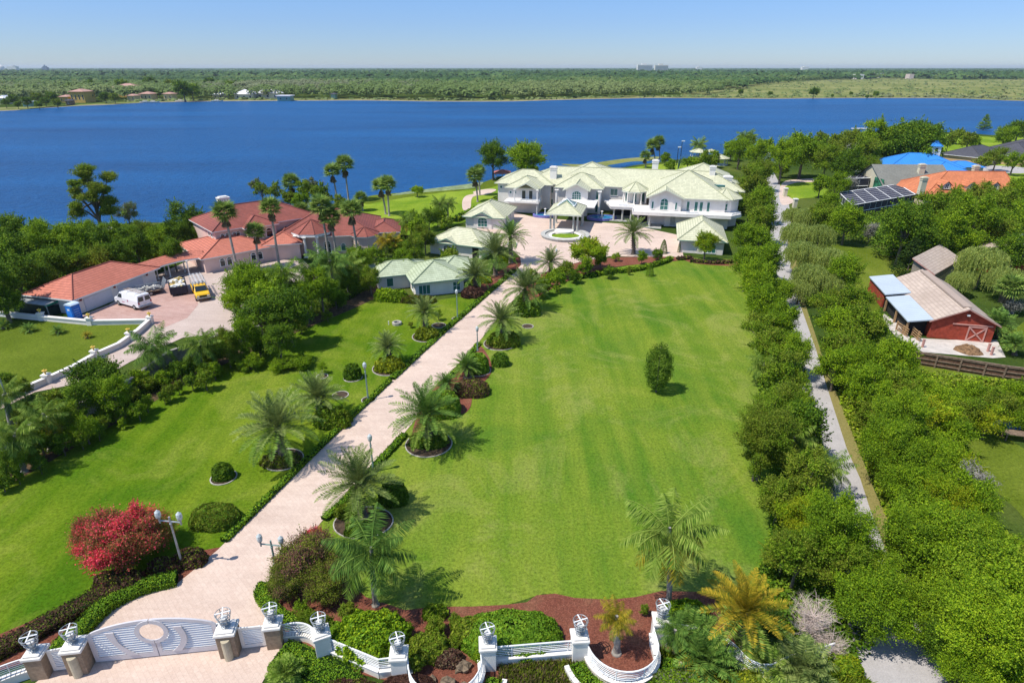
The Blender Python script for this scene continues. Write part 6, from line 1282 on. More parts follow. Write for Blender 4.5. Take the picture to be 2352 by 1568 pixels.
# scattered marsh bushes
far_forest('marsh_bushes', 900, 690, 1900, 2.6, [F_B, F_G, F_B], 12, 5, 'scattered pale bushes over the marsh across the lake', 1.0, 3.2, zone=lambda x, D, r: (x > 1590) & (D < edge(x)+60))
far_forest('shore_reeds', 1500, 600, 900, 3.0, [F_B, F_G, F_B], 10, 6, 'low reeds and bushes along the far waterline', .8, 2.2, zone=lambda x, D, r: D < np.interp(x, fx, [W(*p)[1] for p in far])+34)
# trees standing forward on the far shore, one by one
FT = [(12, 236, 10), (40, 240, 8), (60, 234, 12), (85, 224, 13), (103, 232, 10), (88, 240, 9), (118, 222, 13), (130, 236, 10), (28, 228, 12), (155, 205, 15), (240, 222, 12), (262, 224, 11), (205, 196, 14), (280, 196, 16), (345, 190, 15), (390, 196, 15), (420, 205, 22), (440, 208, 18), (365, 214, 11), (300, 215, 8), (480, 190, 13), (530, 198, 14), (1702, 211, 7), (1770, 215, 6), (1870, 212, 12), (1992, 222, 5), (2013, 216, 7), (1955, 215, 5), (1912, 220, 4)]
for i, (x, y, r) in enumerate(FT):
    tree(x, y, r, [G_DARK, G_MID, G_DARK, G_OLIVE][i % 4] if x < 600 else G_DARK, '%s tree from the west picture edge standing forward on the far shore' % ORD[sorted(q[0] for q in FT).index(x)], 'round', group='single trees on the far shore', mat2=G_MID, lod='far')
def far_house(px0, px1, py, zt, roof, wall, label, dep=14, slope=.35, win=3, flat=False, name='lake_house'):
    a, b = W(px0, py), W(px1, py); w_ = b[0]-a[0]; f = Fr(a[0], a[1], 0); h = zt; t = thing(name, label, 'house', a, 0, 'houses on the far shore'); mb = MB(); mb.box(f, 1, w_-1, 1, dep-1, 0, h); mb.build('wall', wall, t); mb = MB()
    if flat: mb.box(f, 0, w_, 0, dep, h+.01, h+.8)
    else: hip(mb, f, 0, w_, 0, dep, h, slope, cap=.2)
    mb.build('roof', roof, t)
    for k in range(win): window(t, side(f, 'f', 1), w_*(k+.7)/(win+.4), h*.3, w_*.08, h*.4, 0, (0, 0), gm=GLASS_DARK)
R_PINKF = tile_roof('far_pink_tiles', (.50, .30, .24), (.35, .2, .16), 1.2); WALL_O = plain('far_cream', (.70, .55, .28), .9, .1, .1)
far_house(161, 198, 236.5, 9.5, R_PINKF, YELLOW_WALL, 'bright ochre two-storey house on the far shore', 18, .3, 4); far_house(134, 160, 236, 5, R_PINKF, YELLOW_WALL, 'lower ochre house with pink roof beside the bright ochre one', 14, .3, 2)
far_house(252, 318, 224, 9.5, R_PINKF, YELLOW_WALL, 'wide pink-roofed house rising above the shore trees', 26, .32, 3); far_house(290, 312, 233, 5, R_PINKF, WALL_O, 'small pink-roofed house left of the cream one', 12, .3, 2); far_house(320, 350, 231, 6, R_PINKF, WALL_O, 'cream house with arched porch under pink tiles', 14, .3, 3); far_house(374, 398, 231, 6, R_PINKF, WALL_O, 'cream house tucked right of the bushy oaks', 12, .3, 2)
far_house(486, 515, 227.5, 4, plain('far_metal', (.7, .72, .76)), STUCCO_CREAM, 'pale-roofed house left of the brilliant white roofs', 14, .4, 2); far_house(536, 585, 229, 5, plain('far_white_roof', (.78, .76, .78)), STUCCO_CREAM, 'widest house with brilliant white roof on the far shore', 18, .45, 3); far_house(585, 645, 228, 5.5, MATS['far_white_roof'], STUCCO_CREAM, 'white-roofed house just left of the boathouse', 16, .42, 3)
far_house(634, 668, 232.4, 4.2, MATS['far_white_roof'], GREEN_TRIM, 'flat white-roofed boathouse over the water', 14, .2, 2, True, 'boathouse'); far_house(758, 772, 229, 5, R_DARK, GREEN_TRIM, 'small dark-roofed boathouse standing alone', 10, .4, 1, False, 'boathouse'); far_house(148, 164, 242, 3.6, R_DARK, WOOD_GREY, 'dark-roofed dock shelter in front of the ochre houses', 8, .4, 1, False, 'boathouse'); far_house(49, 72, 245.5, 3.4, MATS['far_white_roof'], GREEN_TRIM, 'pale flat dock roof near the west picture edge', 8, .2, 1, True, 'boathouse'); far_house(-8, 14, 240, 5, MATS['far_metal'], STUCCO_CREAM, 'white and dark house cut by the west picture edge', 14, .5, 1)
for px, lb in ((340, 'small white boat moored left of the cream house'), (358, 'small white boat moored at the cream house'), (420, 'larger white boat moored under the oaks'), (503, 'white boat moored before the pale-roofed house')):
    b = W(px, 236 if px < 400 else 233.5); t = thing('moored_boat', lb, 'boat', (b[0], b[1]-4, .03), 0, 'boats moored on the far shore'); mb = MB(); q = (b[0], b[1]-4)
    mb.poly([(q[0]-5, q[1]-1.2, 1.1), (q[0]+3, q[1]-1.4, 1.1), (q[0]+6.5, q[1], 1.5), (q[0]+3, q[1]+1.4, 1.1), (q[0]-5, q[1]+1.2, 1.1), (q[0]-4.6, q[1]-.8, 0), (q[0]+3, q[1]-.8, 0), (q[0]+5, q[1], 0), (q[0]+3, q[1]+.8, 0), (q[0]-4.6, q[1]+.8, 0)], [(0, 1, 2, 3, 4), (9, 8, 7, 6, 5), (0, 5, 6, 1), (1, 6, 7, 2), (2, 7, 8, 3), (3, 8, 9, 4), (4, 9, 5, 0)]); mb.build('hull', WHITE, t); mb = MB(); mb.box(Fr(*q), -2, 1.5, -.8, .8, 1.11, 2.2); mb.build('cabin', STUCCO_CREAM, t)
# things on the horizon
def hz(px, D): return ((px-1176)/FD*(D*CP+20*SP), D)
def slab(px0, px1, D, z1, label, mat, name='hotel_building', cat='building', win=True, dep=30, z0=0):
    a, b = hz(px0, D), hz(px1, D); t = thing(name, label, cat, (*a, 0), 0, 'buildings on the horizon'); f = Fr(*a, 0); w_ = b[0]-a[0]; mb = MB(); mb.box(f, 0, w_, 0, dep, z0, z1); mb.build('wall', mat, t)
    mb = MB(); mb.box(f, w_*.3, w_*.6, 5, dep-5, z1+.01, z1+(z1-12)*.22); mb.build('roof_house', mat, t)
    if win:
        mb = MB(); nf = 6
        for k in range(nf): z = 14+(z1-16)*k/nf; mb.box(f, w_*.02, w_*.98, -.6, -.05, z, z+(z1-16)/nf*.45)
        mb.build('window_bands', plain('far_window', (.35, .36, .36)), t)
    return t
HZ_W = plain('far_white_wall', (.72, .70, .66), .9, .05, .01)
slab(1464, 1498, 3600, 42, 'wide white hotel block on the horizon', HZ_W); slab(1504, 1534, 3800, 41, 'narrower cream hotel block right of the wide one on the horizon', plain('far_cream_wall', (.66, .62, .54), .9, .05, .01)); slab(1600, 1612, 5000, 33, 'small white building right of the hotels on the horizon', HZ_W, win=False); slab(1842, 1856, 5000, 32, 'tiny white building on the horizon above the marsh', HZ_W, win=False); slab(18, 38, 4500, 34, 'low blue-white building beside the dome on the horizon', HZ_W, win=False)
for i, (x0, x1, y) in enumerate(((1985, 2003, 171), (1996, 2025, 170), (2010, 2030, 168.5), (1968, 1985, 172), (2090, 2100, 171.5), (1872, 1880, 160))):
    D = W(0, y, 0)[1]*.62; slab(x0, x1, D, 12.5, '%s cluster of pale suburb roofs among the far trees counted from the marsh' % ORD[i], HZ_W if i % 2 else plain('far_pink_wall', (.62, .50, .44), .9, .05, .01), 'suburb_house', 'house', False, 20)
p = hz(4, 4500); t = thing('dome', 'white geodesic dome on the horizon at the west edge', 'dome', (*p, 0), 0, 'buildings on the horizon'); mb = MB(); mb.lathe((*p, 8), [(22*math.cos(a), 10+26*math.sin(a)) for a in np.linspace(-.3, 1.5, 8)], 20); mb.build('shell', HZ_W, t); mb = MB(); mb.lathe((*p, 0), [(10, 0), (10, 15)], 12); mb.build('legs', STEEL, t)
for px, z, lb in ((33, 42, 'dark stepped roof silhouette nearest the dome on horizon'), (103, 48, 'spired dark building silhouette on the western horizon')):
    p = hz(px, 4600); t = thing('distant_tower', lb, 'building', (*p, 0), 0, 'buildings on the horizon'); mb = MB(); f = Fr(*p, 0); mb.box(f, -18, 18, 0, 20, 0, 30); mb.box(f, -10, 10, 2, 18, 30.01, 36); mb.build('block', plain('far_blue_wall', (.14, .19, .26), .9, .05, .01), t); mb = MB(); mb.lathe((p[0], p[1]+9, 36), [(7, 0), (3, (z-36)*.5), (.4, z-36)], 8); mb.build('spire', MATS['far_blue_wall'], t)
p = hz(976, 2100); t = thing('radio_mast', 'thin white mast rising from the distant forest', 'mast', (*p, 0)); mb = MB(); mb.tube([(*p, 0), (*p, 31.5)], .9, 5, .5); mb.build('mast', WHITE, t); mb = MB(); mb.box(Fr(*p), -1.6, 1.6, -1.6, 1.6, 24, 25); mb.build('platform', STEEL, t)
# ---------------------------------------------------------------- planting, place by place
MB_ = dict(b=(G_BRIGHT, G_MID), m=(G_MID, G_BRIGHT), d=(G_DARK, G_MID), o=(G_OLIVE, G_MID), y=(G_YELLOW, G_BRIGHT), k=(G_DARK, G_PINE), g=(G_GREY, G_OLIVE), w=(G_WILLOW, G_OLIVE), B=(G_MID, G_BRIGHT), M=(G_MID, G_OLIVE))
TONE = dict(b='bright green', m='mid green', d='dark green', o='olive green', y='yellow-green', k='very dark', g='greyish', w='pale feathery', B='vivid green', M='soft green')
def row(items, fmt, group, far_first=False, mix=True, grow=1.0, **kw):
    """items: (x, y, r, tone[, shape]); numbered from the camera end unless far_first"""
    order = sorted(range(len(items)), key=lambda i: items[i][1] if far_first else -items[i][1])
    for n, i in enumerate(order):
        x, y, r, tn = items[i][:4]; sh = items[i][4] if len(items[i]) > 4 else ('tall', 'round', 'oval', 'tall', 'sparse', 'oval', 'tall')[(i*5+n) % 7] if mix else 'round'; a, b = MB_[tn]; r = r*grow
        tree(x, y, r, a, fmt % (ORD[n], TONE[tn]), sh, group=group, mat2=b, **kw)
# the hedge-like row between the big lawn and the concrete road
row([(2010, 1390, 82, 'm', 'round'), (2025, 1310, 44, 'm'), (1835, 1275, 56, 'M'), (1915, 1215, 74, 'm'), (1800, 1275, 48, 'o', 'sparse'), (1845, 1185, 60, 'y', 'sparse'), (1790, 1150, 46, 'o'), (1935, 1290, 62, 'M'), (1850, 1095, 52, 'o'), (1760, 1000, 62, 'o'), (1835, 985, 56, 'd'), (1780, 940, 60, 'M'), (1740, 1045, 36, 'M'), (1825, 925, 40, 'm'), (1800, 860, 46, 'M'), (1825, 805, 36, 'm'), (1770, 800, 38, 'M'), (1745, 755, 38, 'M'), (1800, 735, 34, 'm'), (1755, 700, 40, 'b'), (1785, 670, 32, 'm'), (1740, 640, 36, 'b'), (1718, 605, 34, 'm'), (1760, 600, 34, 'B'), (1742, 555, 36, 'B'), (1712, 545, 28, 'm'), (1748, 510, 34, 'M'), (1722, 475, 32, 'M'), (1752, 460, 28, 'm'), (1728, 425, 32, 'o'), (1745, 395, 28, 'M')],
    '%s %s tree from the gate end in the belt between lawn and concrete road', 'tree belt between the lawn and the concrete road', sink=.12, grow=1.1)
# woods beyond the road
row([(2150, 1255, 92, 'B', 'round'), (2110, 1185, 50, 'B'), (2235, 1150, 50, 'b'), (2330, 1440, 60, 'm'), (2180, 1480, 60, 'd'), (2170, 930, 40, 'b'), (2240, 910, 36, 'b'), (2330, 910, 30, 'b'), (2270, 965, 38, 'y'), (2130, 905, 36, 'b'), (2250, 1330, 98, 'B'), (2160, 1395, 70, 'm', 'wide'), (2270, 1450, 92, 'b'), (2340, 1360, 70, 'B'), (2090, 1235, 56, 'm'), (2230, 1540, 60, 'b'), (2330, 1530, 66, 'm'), (2100, 1120, 68, 'B', 'wide'), (2180, 1160, 58, 'y', 'sparse'), (2140, 1055, 66, 'b', 'wide'), (2045, 1035, 60, 'm'), (2200, 1075, 46, 'y'), (2070, 970, 56, 'm'), (2140, 960, 52, 'y', 'sparse'), (2190, 1000, 44, 'b', 'sparse'), (2010, 955, 40, 'o'), (2000, 895, 44, 'b'), (2070, 900, 46, 'o'), (2250, 1250, 56, 'm'), (2215, 950, 40, 'o', 'sparse'), (2290, 930, 38, 'o', 'sparse'), (2345, 965, 30, 'm')],
    '%s %s tree from the camera in the wood east of the road', 'wood east of the concrete road', sink=.25, grow=1.15)
row([(1985, 840, 58, 'b', 'wide'), (2050, 830, 48, 'b'), (1940, 800, 46, 'M'), (1930, 745, 46, 'b'), (1985, 755, 48, 'M'), (1960, 700, 38, 'M'), (1905, 700, 36, 'M'), (1920, 845, 40, 'b'), (2085, 890, 40, 'b'), (1960, 880, 38, 'b')],
    '%s %s tree from the camera in the strip between road and red barn', 'trees between the road and the red barn', sink=.2, grow=1.12)
for i, (x, y, r) in enumerate(((1860, 645, 50), (1905, 605, 46), (1842, 590, 46), (1828, 545, 42), (1880, 548, 42), (1858, 508, 38), (1822, 500, 30), (1900, 660, 40), (1836, 668, 36), (1930, 640, 30))):
    willow(x, y, r, '%s pale feathery tree from the camera beside the road near the barn lawn' % ORD[[668, 660, 645, 640, 605, 590, 548, 545, 508, 500].index(y)], G_WILLOW, 'pale feathery trees beside the road', 'feathery_tree')
row([(1940, 625, 34, 'B'), (1945, 510, 34, 'm'), (1905, 470, 22, 'b'), (1890, 500, 30, 'M'), (1965, 500, 20, 'b'), (2080, 520, 46, 'd'), (2125, 555, 38, 'd'), (2140, 495, 42, 'M'), (2175, 530, 40, 'B'), (2210, 560, 34, 'b'), (2190, 475, 34, 'B'), (2240, 505, 44, 'm'), (2290, 540, 44, 'M'), (2335, 505, 40, 'm'), (2250, 450, 32, 'o'), (2300, 465, 36, 'M'), (2345, 440, 30, 'b'), (2330, 580, 36, 'd'), (2050, 502, 20, 'd'), (2112, 492, 20, 'm')],
    '%s %s tree from the barn in the thicket before the orange house', 'thicket between the barn and the orange-roofed house', sink=.15, grow=1.15)
row([(1845, 352, 54, 'B', 'round'), (1800, 360, 36, 'b'), (1900, 365, 32, 'M'), (1950, 382, 36, 'd'), (2000, 385, 26, 'o'), (2010, 320, 38, 'b'), (2072, 328, 60, 'd', 'round'), (2112, 338, 58, 'd', 'round'), (2125, 310, 34, 'd'), (2050, 345, 40, 'm'), (1990, 350, 34, 'M'), (1955, 330, 28, 'o'), (1925, 330, 24, 'o'), (1885, 320, 18, 'o'), (2200, 312, 18, 'o'), (2225, 322, 18, 'o'), (2180, 325, 14, 'o'), (2240, 325, 14, 'b'), (2310, 312, 26, 'm'), (2340, 300, 28, 'd'), (2290, 362, 26, 'o', 'sparse'), (2330, 372, 26, 'b', 'sparse'), (2260, 372, 20, 'o', 'sparse'), (1925, 425, 26, 'm'), (1885, 425, 22, 'b'), (1797, 392, 16, 'b')],
    '%s %s tree from the pool cages in the grove by the east shore', 'grove by the east shore', sink=.2)
row([(1600, 374, 22, 'B', 'wide'), (1635, 374, 18, 'M', 'wide'), (1620, 366, 18, 'M'), (1580, 374, 14, 'b'), (1540, 382, 14, 'b'), (1528, 364, 13, 'm'), (1700, 345, 26, 'b'), (1740, 352, 28, 'B'), (1720, 325, 18, 'o'), (1680, 345, 20, 'b'), (1640, 362, 14, 'b'), (1760, 340, 22, 'b')],
    '%s %s bush from the mansion roof by the gazebos', 'shrubbery round the gazebos', sink=.3)
tree(1132, 362, 33, G_MID, 'tall green oak hung with moss left of the boathouse', 'oval', group='oaks by the boathouse', mat2=G_DARK); tree(1207, 364, 43, G_BRIGHT, 'broad bright green oak right of the boathouse', 'round', group='oaks by the boathouse', mat2=G_MID)
tree(1225, 390, 15, G_MID, 'small bush at the foot of the broad bright oak', 'round')
tree(958, 437, 15, G_BRIGHT, 'lone small tree on the lake lawn', 'wide'); tree(2005, 395, 10, G_OLIVE, 'low bush beside the open pool cage', 'round')
# west woods behind the garage
row([(15, 530, 40, 'd'), (60, 575, 46, 'd'), (105, 555, 40, 'B'), (0, 585, 46, 'd'), (40, 635, 46, 'd'), (120, 605, 44, 'd'), (165, 555, 40, 'B'), (180, 600, 36, 'd'), (215, 560, 36, 'd'), (235, 600, 34, 'o'), (265, 545, 32, 'm'), (270, 590, 30, 'd'), (310, 560, 34, 'd'), (325, 530, 26, 'o'), (350, 580, 28, 'm'), (375, 545, 30, 'm'), (395, 575, 26, 'd'), (430, 505, 42, 'd'), (405, 535, 28, 'd'), (455, 540, 24, 'd'), (85, 540, 28, 'b'), (200, 535, 26, 'b'), (-10, 650, 46, 'd'), (95, 640, 34, 'd'), (10, 695, 40, 'd')],
    '%s %s tree from the camera in the dark wood behind the garage', 'dark wood behind the neighbour garage', sink=.1, grow=1.08)
row([(600, 438, 22, 'o', 'sparse'), (630, 440, 22, 'o', 'sparse'), (585, 425, 16, 'g', 'sparse'), (700, 440, 22, 'M'), (735, 445, 22, 'M'), (715, 425, 18, 'g', 'sparse'), (750, 458, 20, 'M'), (690, 462, 22, 'm'), (665, 455, 20, 'o'), (780, 465, 16, 'o')],
    '%s %s shrub from the camera on the bank behind the villa', 'bank shrubs behind the villa', sink=.3)
# big tree by the trucks and its neighbours
row([(580, 650, 66, 'b', 'wide'), (635, 680, 60, 'b'), (545, 690, 38, 'b'), (600, 735, 62, 'd'), (660, 715, 52, 'd'), (560, 770, 40, 'm'), (640, 780, 36, 'd'), (700, 680, 38, 'm'), (735, 660, 40, 'm'), (520, 790, 34, 'o')],
    '%s %s tree from the camera in the clump beside the yellow truck', 'clump beside the yellow truck', sink=.2)
row([(820, 600, 32, 'm'), (850, 640, 26, 'M'), (855, 590, 28, 'm'), (905, 570, 28, 'B'), (925, 600, 26, 'm'), (950, 575, 30, 'M'), (985, 500, 26, 'd'), (960, 520, 24, 'm'), (1005, 500, 24, 'b'), (1025, 515, 20, 'M'), (975, 545, 26, 'o'), (1035, 590, 24, 'M'), (800, 650, 28, 'd'), (770, 680, 26, 'd'), (940, 500, 20, 'b'), (1000, 615, 20, 'm'), (830, 560, 22, 'd'), (880, 615, 24, 'd'), (1060, 612, 16, 'b')],
    '%s %s tree from the camera in the border between villa and mansion', 'border between villa and mansion', sink=.3)
# border along the side lawn
row([(220, 875, 64, 'd'), (180, 920, 46, 'd'), (255, 905, 44, 'm'), (150, 965, 40, 'M'), (90, 1010, 38, 'd'), (195, 985, 34, 'm'), (25, 1060, 34, 'd'), (-5, 1000, 40, 'o'), (60, 960, 34, 'o'), (320, 870, 26, 'b'), (345, 880, 24, 'o'), (375, 870, 22, 'm'), (410, 850, 26, 'd'), (440, 840, 24, 'd'), (490, 815, 28, 'd'), (120, 915, 26, 'o'), (300, 905, 22, 'o'), (5, 1110, 26, 'd'), (50, 890, 24, 'o'), (15, 870, 20, 'd'), (530, 810, 22, 'd'), (240, 960, 26, 'd'), (140, 1015, 24, 'd'), (470, 850, 20, 'd')],
    '%s %s tree from the camera in the border along the side lawn', 'border along the side lawn', sink=.25, grow=.92)
row([(40+i*47+8*math.sin(i*3), 1088-i*24.5+6*math.cos(i*5), 15+5*math.sin(i*2.3), 'mdoMdb'[i % 6]) for i in range(17)]+[(75+i*52, 1050-i*25, 17, 'odm'[i % 3]) for i in range(12)], '%s low %s bush from the camera edging the side lawn border', 'low bushes edging the side lawn', name='bush', cat='shrub', sink=.45)
# cypress and moss trees
tree(212, 450, 66, G_OLIVE, 'tall spreading cypress with hanging moss in front of the lake', 'pads', 'cypress_tree', mat2=G_MID, bark=BARK, var=1, lod='near')
tree(292, 490, 28, G_GREY, 'small mossy tree right of the tall cypress', 'sparse', 'cypress_tree', mat2=G_MID)
bare_tree(740, 415, 12, 'leafless grey snag on the bank behind the villa', BARK_PALE, n=14, k=2.2, thick=.06, seed=3); bare_tree(1972, 345, 34, 'pale grey leafless tree in the grove by the east shore', BARK_PALE, n=110, seed=4, twigmat=MOSS); bare_tree(1950, 420, 24, 'grey leafless tree beside the dark pool cage', BARK_PALE, n=70, seed=8, twigmat=MOSS)
bare_tree(2000, 525, 22, 'small rounded grey tree in front of the dark conifers', BARK_PALE, n=60, seed=5, k=1.5, twigmat=MOSS); bare_tree(2250, 1090, 48, 'dead tree with hanging moss rising over the east wood', BARK_PALE, n=26, seed=6, k=1.9, thick=.07, twigmat=MOSS); bare_tree(1868, 1412, 66, 'pale dry leafless bush behind the wavy railing', plain('dry_twig', (.62, .50, .43), .95, .12, 3), n=170, seed=7, k=1.45, thick=.030)
bare_tree(1905, 1478, 50, 'dry twiggy bush draped over the end of the wavy railing', MATS['dry_twig'], n=150, seed=17, k=.9, thick=.022, name='dry_bush'); bare_tree(2290, 1500, 30, 'grey twiggy patch low in the east wood', BARK_PALE, n=50, seed=18, k=.8); bare_tree(2325, 700, 30, 'palm-side grey mossy bush at the east picture edge', BARK_PALE, n=50, seed=19, k=.8, twigmat=MOSS)
conifer((2080, 638), 545, 'neat layered conifer on the barn lawn', w=1.35); conifer((2045, 590), 478, 'dark conifer left of the thicket', w=1.6, mat=G_DARK); conifer((2085, 590), 485, 'dark conifer right beside its darker twin', w=1.5, mat=G_DARK); conifer((2258, 300), 262, 'tufted pine standing alone on the east shore', w=1.6, mat=G_MID); conifer((2250, 575), 470, 'pale green pointed conifer before the orange roof', w=1.4, mat=G_BRIGHT)
willow(2255, 610, 58, 'large golden-green willow between the two barns', G_WILLOW, 'willows by the barns'); willow(2310, 650, 48, 'smaller willow right of the large golden one', G_WILLOW, 'willows by the barns'); willow(2205, 650, 34, 'low willow touching the second barn roof', G_WILLOW, 'willows by the barns')
# ---- palms
def fpal(crown, base, r, label, rt=.2): palm('fan', crown, base, r*1.2, [P_FAN, P_DEAD], label, 'fan_palm', 'tall fan palms round the villa and lake', BARK_PALE, rt)
for c_, b_, r, lb in (((515, 488), (546, 625), 26, 'fan palm at the garage corner of the villa'), ((621, 477), (641, 606), 23, 'fan palm in front of the villa upper storey'), ((586, 533), (596, 616), 21, 'shorter fan palm between the two tall ones at the villa'), ((668, 420), (678, 470), 20, 'fan palm behind the villa roof against the water'), ((763, 395), (776, 470), 18, 'shorter of the two leaning palms rising over the lake'), ((791, 379), (801, 462), 21, 'taller of the two leaning palms rising over the lake'), ((737, 474), (757, 600), 25, 'fan palm before the ridge left of the rotunda'), ((758, 500), (775, 600), 24, 'fan palm drooping over the rotunda roof'), ((806, 484), (824, 602), 25, 'fan palm right of the rotunda roof'), ((829, 456), (833, 484), 15, 'low fan palm at the edge of the lake lawn'), ((874, 428), (886, 492), 19, 'left of the twin palms on the lake lawn'), ((890, 424), (894, 496), 19, 'right of the twin palms on the lake lawn'), ((1091, 404), (1097, 464), 19, 'front one of the pair by the lake path'), ((1100, 394), (1102, 449), 15, 'rear one of the pair by the lake path'), ((1499, 335), (1504, 369), 15, 'left shore cabbage palm behind the mansion'), ((1513, 327), (1515, 369), 14, 'right shore cabbage palm behind the mansion'), ((1482, 359), (1483, 386), 12, 'short cabbage palm in front of the shore pair'), ((690, 482), (700, 545), 16, 'small palm tucked behind the villa gable'), ((2322, 660), (2322, 720), 28, 'shaggy fan palm at the barn yard east edge')): fpal(c_, b_, r, lb)
DT = [P_DATE, P_GREEN]
for c_, b_, r, lb, m_ in (((637, 980), (652, 1058), 98, 'largest grey-green date palm in its ring on the side lawn', DT), ((729, 913), (738, 962), 66, 'date palm just behind the largest one on the side lawn', DT), ((890, 797), (895, 836), 44, 'date palm with shrubby foot halfway up the side lawn', DT), ((974, 716), (979, 762), 42, 'date palm nearest the guest house on the side lawn', DT), ((978, 952), (985, 1022), 88, 'lush green date palm beside the dome mound on the driveway', [P_GREEN, P_QUEEN]), ((823, 1112), (832, 1188), 98, 'big date palm across the driveway from the clipped oval shrub', [P_DATE, P_QUEEN]), ((1024, 882), (1030, 912), 34, 'small spiky palm between the two dark mounds', [P_GREEN, P_DATE]), ((1070, 842), (1074, 868), 38, 'small palm beside the lamp and domes on the driveway', [P_GREEN, P_QUEEN]), ((1150, 736), (1156, 786), 56, 'date palm on the big lawn corner nearest the small lamp', DT), ((1205, 664), (1210, 712), 58, 'date palm on the big lawn corner farther up', DT), ((1090, 632), (1093, 668), 46, 'date palm shading the guest house corner', DT), ((1137, 582), (1138, 632), 56, 'date palm between the guest house and the middle outbuilding', DT), ((1172, 543), (1173, 604), 46, 'tall thin-trunked date palm at the forecourt entrance', [P_GREEN, P_QUEEN]), ((1264, 602), (1266, 632), 38, 'date palm beside the forecourt double lamp', DT), ((1454, 536), (1455, 584), 46, 'date palm standing in the forecourt island', DT), ((1711, 1404), (1716, 1500), 104, 'golden date palm behind the wavy railing', [P_GOLD, P_QUEEN])):
    palm('date', c_, b_, r, m_, lb, 'date_palm', 'date palms of the estate', BARK, .34)
QN = [P_QUEEN, P_GREEN]
for c_, b_, r, lb, m_ in (((1537, 1222), (1534, 1397), 108, 'tall queen palm alone on the mulch at the lawn edge', [P_QUEEN, P_GOLD]), ((853, 1266), (863, 1390), 100, 'full glossy queen palm beside the pinkish oleander', [P_GREEN, P_QUEEN]), ((1416, 1418), (1416, 1500), 46, 'small golden queen palm inside the half-round railing', [P_GOLD, P_QUEEN]), ((350, 795), (386, 866), 56, 'leaning queen palm drooping over the boundary wall', [P_GREEN, P_QUEEN]), ((460, 790), (463, 856), 48, 'queen palm next to the leaning one on the boundary', QN), ((100, 955), (117, 1034), 52, 'queen palm with yellow heart in the side border', [P_QUEEN, P_GOLD]), ((35, 1000), (57, 1084), 58, 'queen palm nearest the camera in the side border', QN), ((12, 905), (30, 990), 44, 'queen palm beside the tall lamp at the picture edge', QN), ((652, 628), (662, 738), 40, 'leftmost queen palm of the stand facing the villa', QN), ((712, 622), (716, 714), 42, 'second queen palm of the stand facing the villa', [P_GREEN, P_QUEEN]), ((758, 600), (772, 692), 52, 'fullest queen palm of the stand facing the villa', [P_GREEN, P_QUEEN]), ((797, 612), (801, 672), 44, 'yellow-tinged queen palm ending the stand facing the villa', [P_QUEEN, P_GOLD]), ((886, 553), (889, 607), 28, 'yellow queen palm behind the guest house', [P_GOLD, P_QUEEN]), ((905, 556), (910, 605), 24, 'second yellow queen palm behind the guest house', [P_GOLD, P_QUEEN]), ((944, 510), (945, 548), 38, 'queen palm with orange heart above the middle outbuilding', [P_QUEEN, P_GOLD]), ((1010, 468), (1011, 520), 24, 'slim queen palm left of the pair by the hedge', QN), ((1029, 468), (1029, 504), 22, 'slim queen palm right of the pair by the hedge', QN), ((1605, 332), (1606, 358), 22, 'drooping palm between the two lake shelters', QN), ((1712, 315), (1714, 360), 24, 'drooping palm above the lakeside bushes left of the road', QN), ((1740, 350), (1742, 385), 22, 'drooping palm above the lakeside bushes nearest the road', QN), ((1755, 838), (1758, 884), 40, 'queen palm poking from the tree belt halfway up the lawn', QN), ((1825, 1010), (1828, 1085), 54, 'yellow queen palm in the tree belt', [P_QUEEN, P_GOLD]), ((1900, 1075), (1905, 1150), 56, 'drooping palm leaning over the concrete road', QN), ((1765, 660), (1768, 700), 28, 'queen palm in the upper tree belt', QN), ((1550, 1450), (1552, 1500), 46, 'green bushy palm beside the last fence pillar', [P_GREEN, P_QUEEN])):
    palm('queen', c_, b_, r, m_, lb, 'queen_palm', 'queen palms of the estate', BARK_PALE, .2 if r < 80 else .17)
for c_, b_, r, lb, m_ in (((1622, 1515), (1622, 1540), 78, 'bushy low palm spreading before the wavy railing', [P_GREEN, P_GOLD]), ((1840, 1535), (1842, 1560), 78, 'bushy green palm in the foreground near the road', [P_DATE, P_GREEN]), ((655, 1545), (655, 1566), 44, 'grassy palm clump beside the outer driveway', [P_QUEEN, P_GREEN]), ((2290, 745), (2290, 775), 40, 'broad-leaved banana clump beside the barn', [P_GREEN, P_QUEEN]), ((2330, 790), (2330, 815), 30, 'second banana clump at the east picture edge', [P_GREEN, P_QUEEN]), ((1590, 1450), (1592, 1470), 60, 'bushy palm behind the last fence pillar', [P_GREEN, P_QUEEN]), ((1760, 1530), (1760, 1550), 60, 'low yellowish palm clump below the wavy railing', [P_QUEEN, P_GOLD])):
    palm('bushy', c_, b_, r, m_, lb, 'palm_clump', 'low palm clumps', BARK, .2)
for x, y, r, lb, m_ in ((66, 762, 19, 'dark cycad on the left lawn, first from the picture edge', P_GREEN), (133, 766, 18, 'dark cycad in the middle of the left lawn', P_GREEN), (200, 776, 13, 'small yellow cycad on the left lawn', P_GOLD), (8, 755, 20, 'cycad cut by the west picture edge', P_GREEN)):
    palm('cycad', (x, y-6), (x, y), r, [m_, m_], lb, 'cycad', 'cycads on the left lawn', BARK, .14, 'shrub')
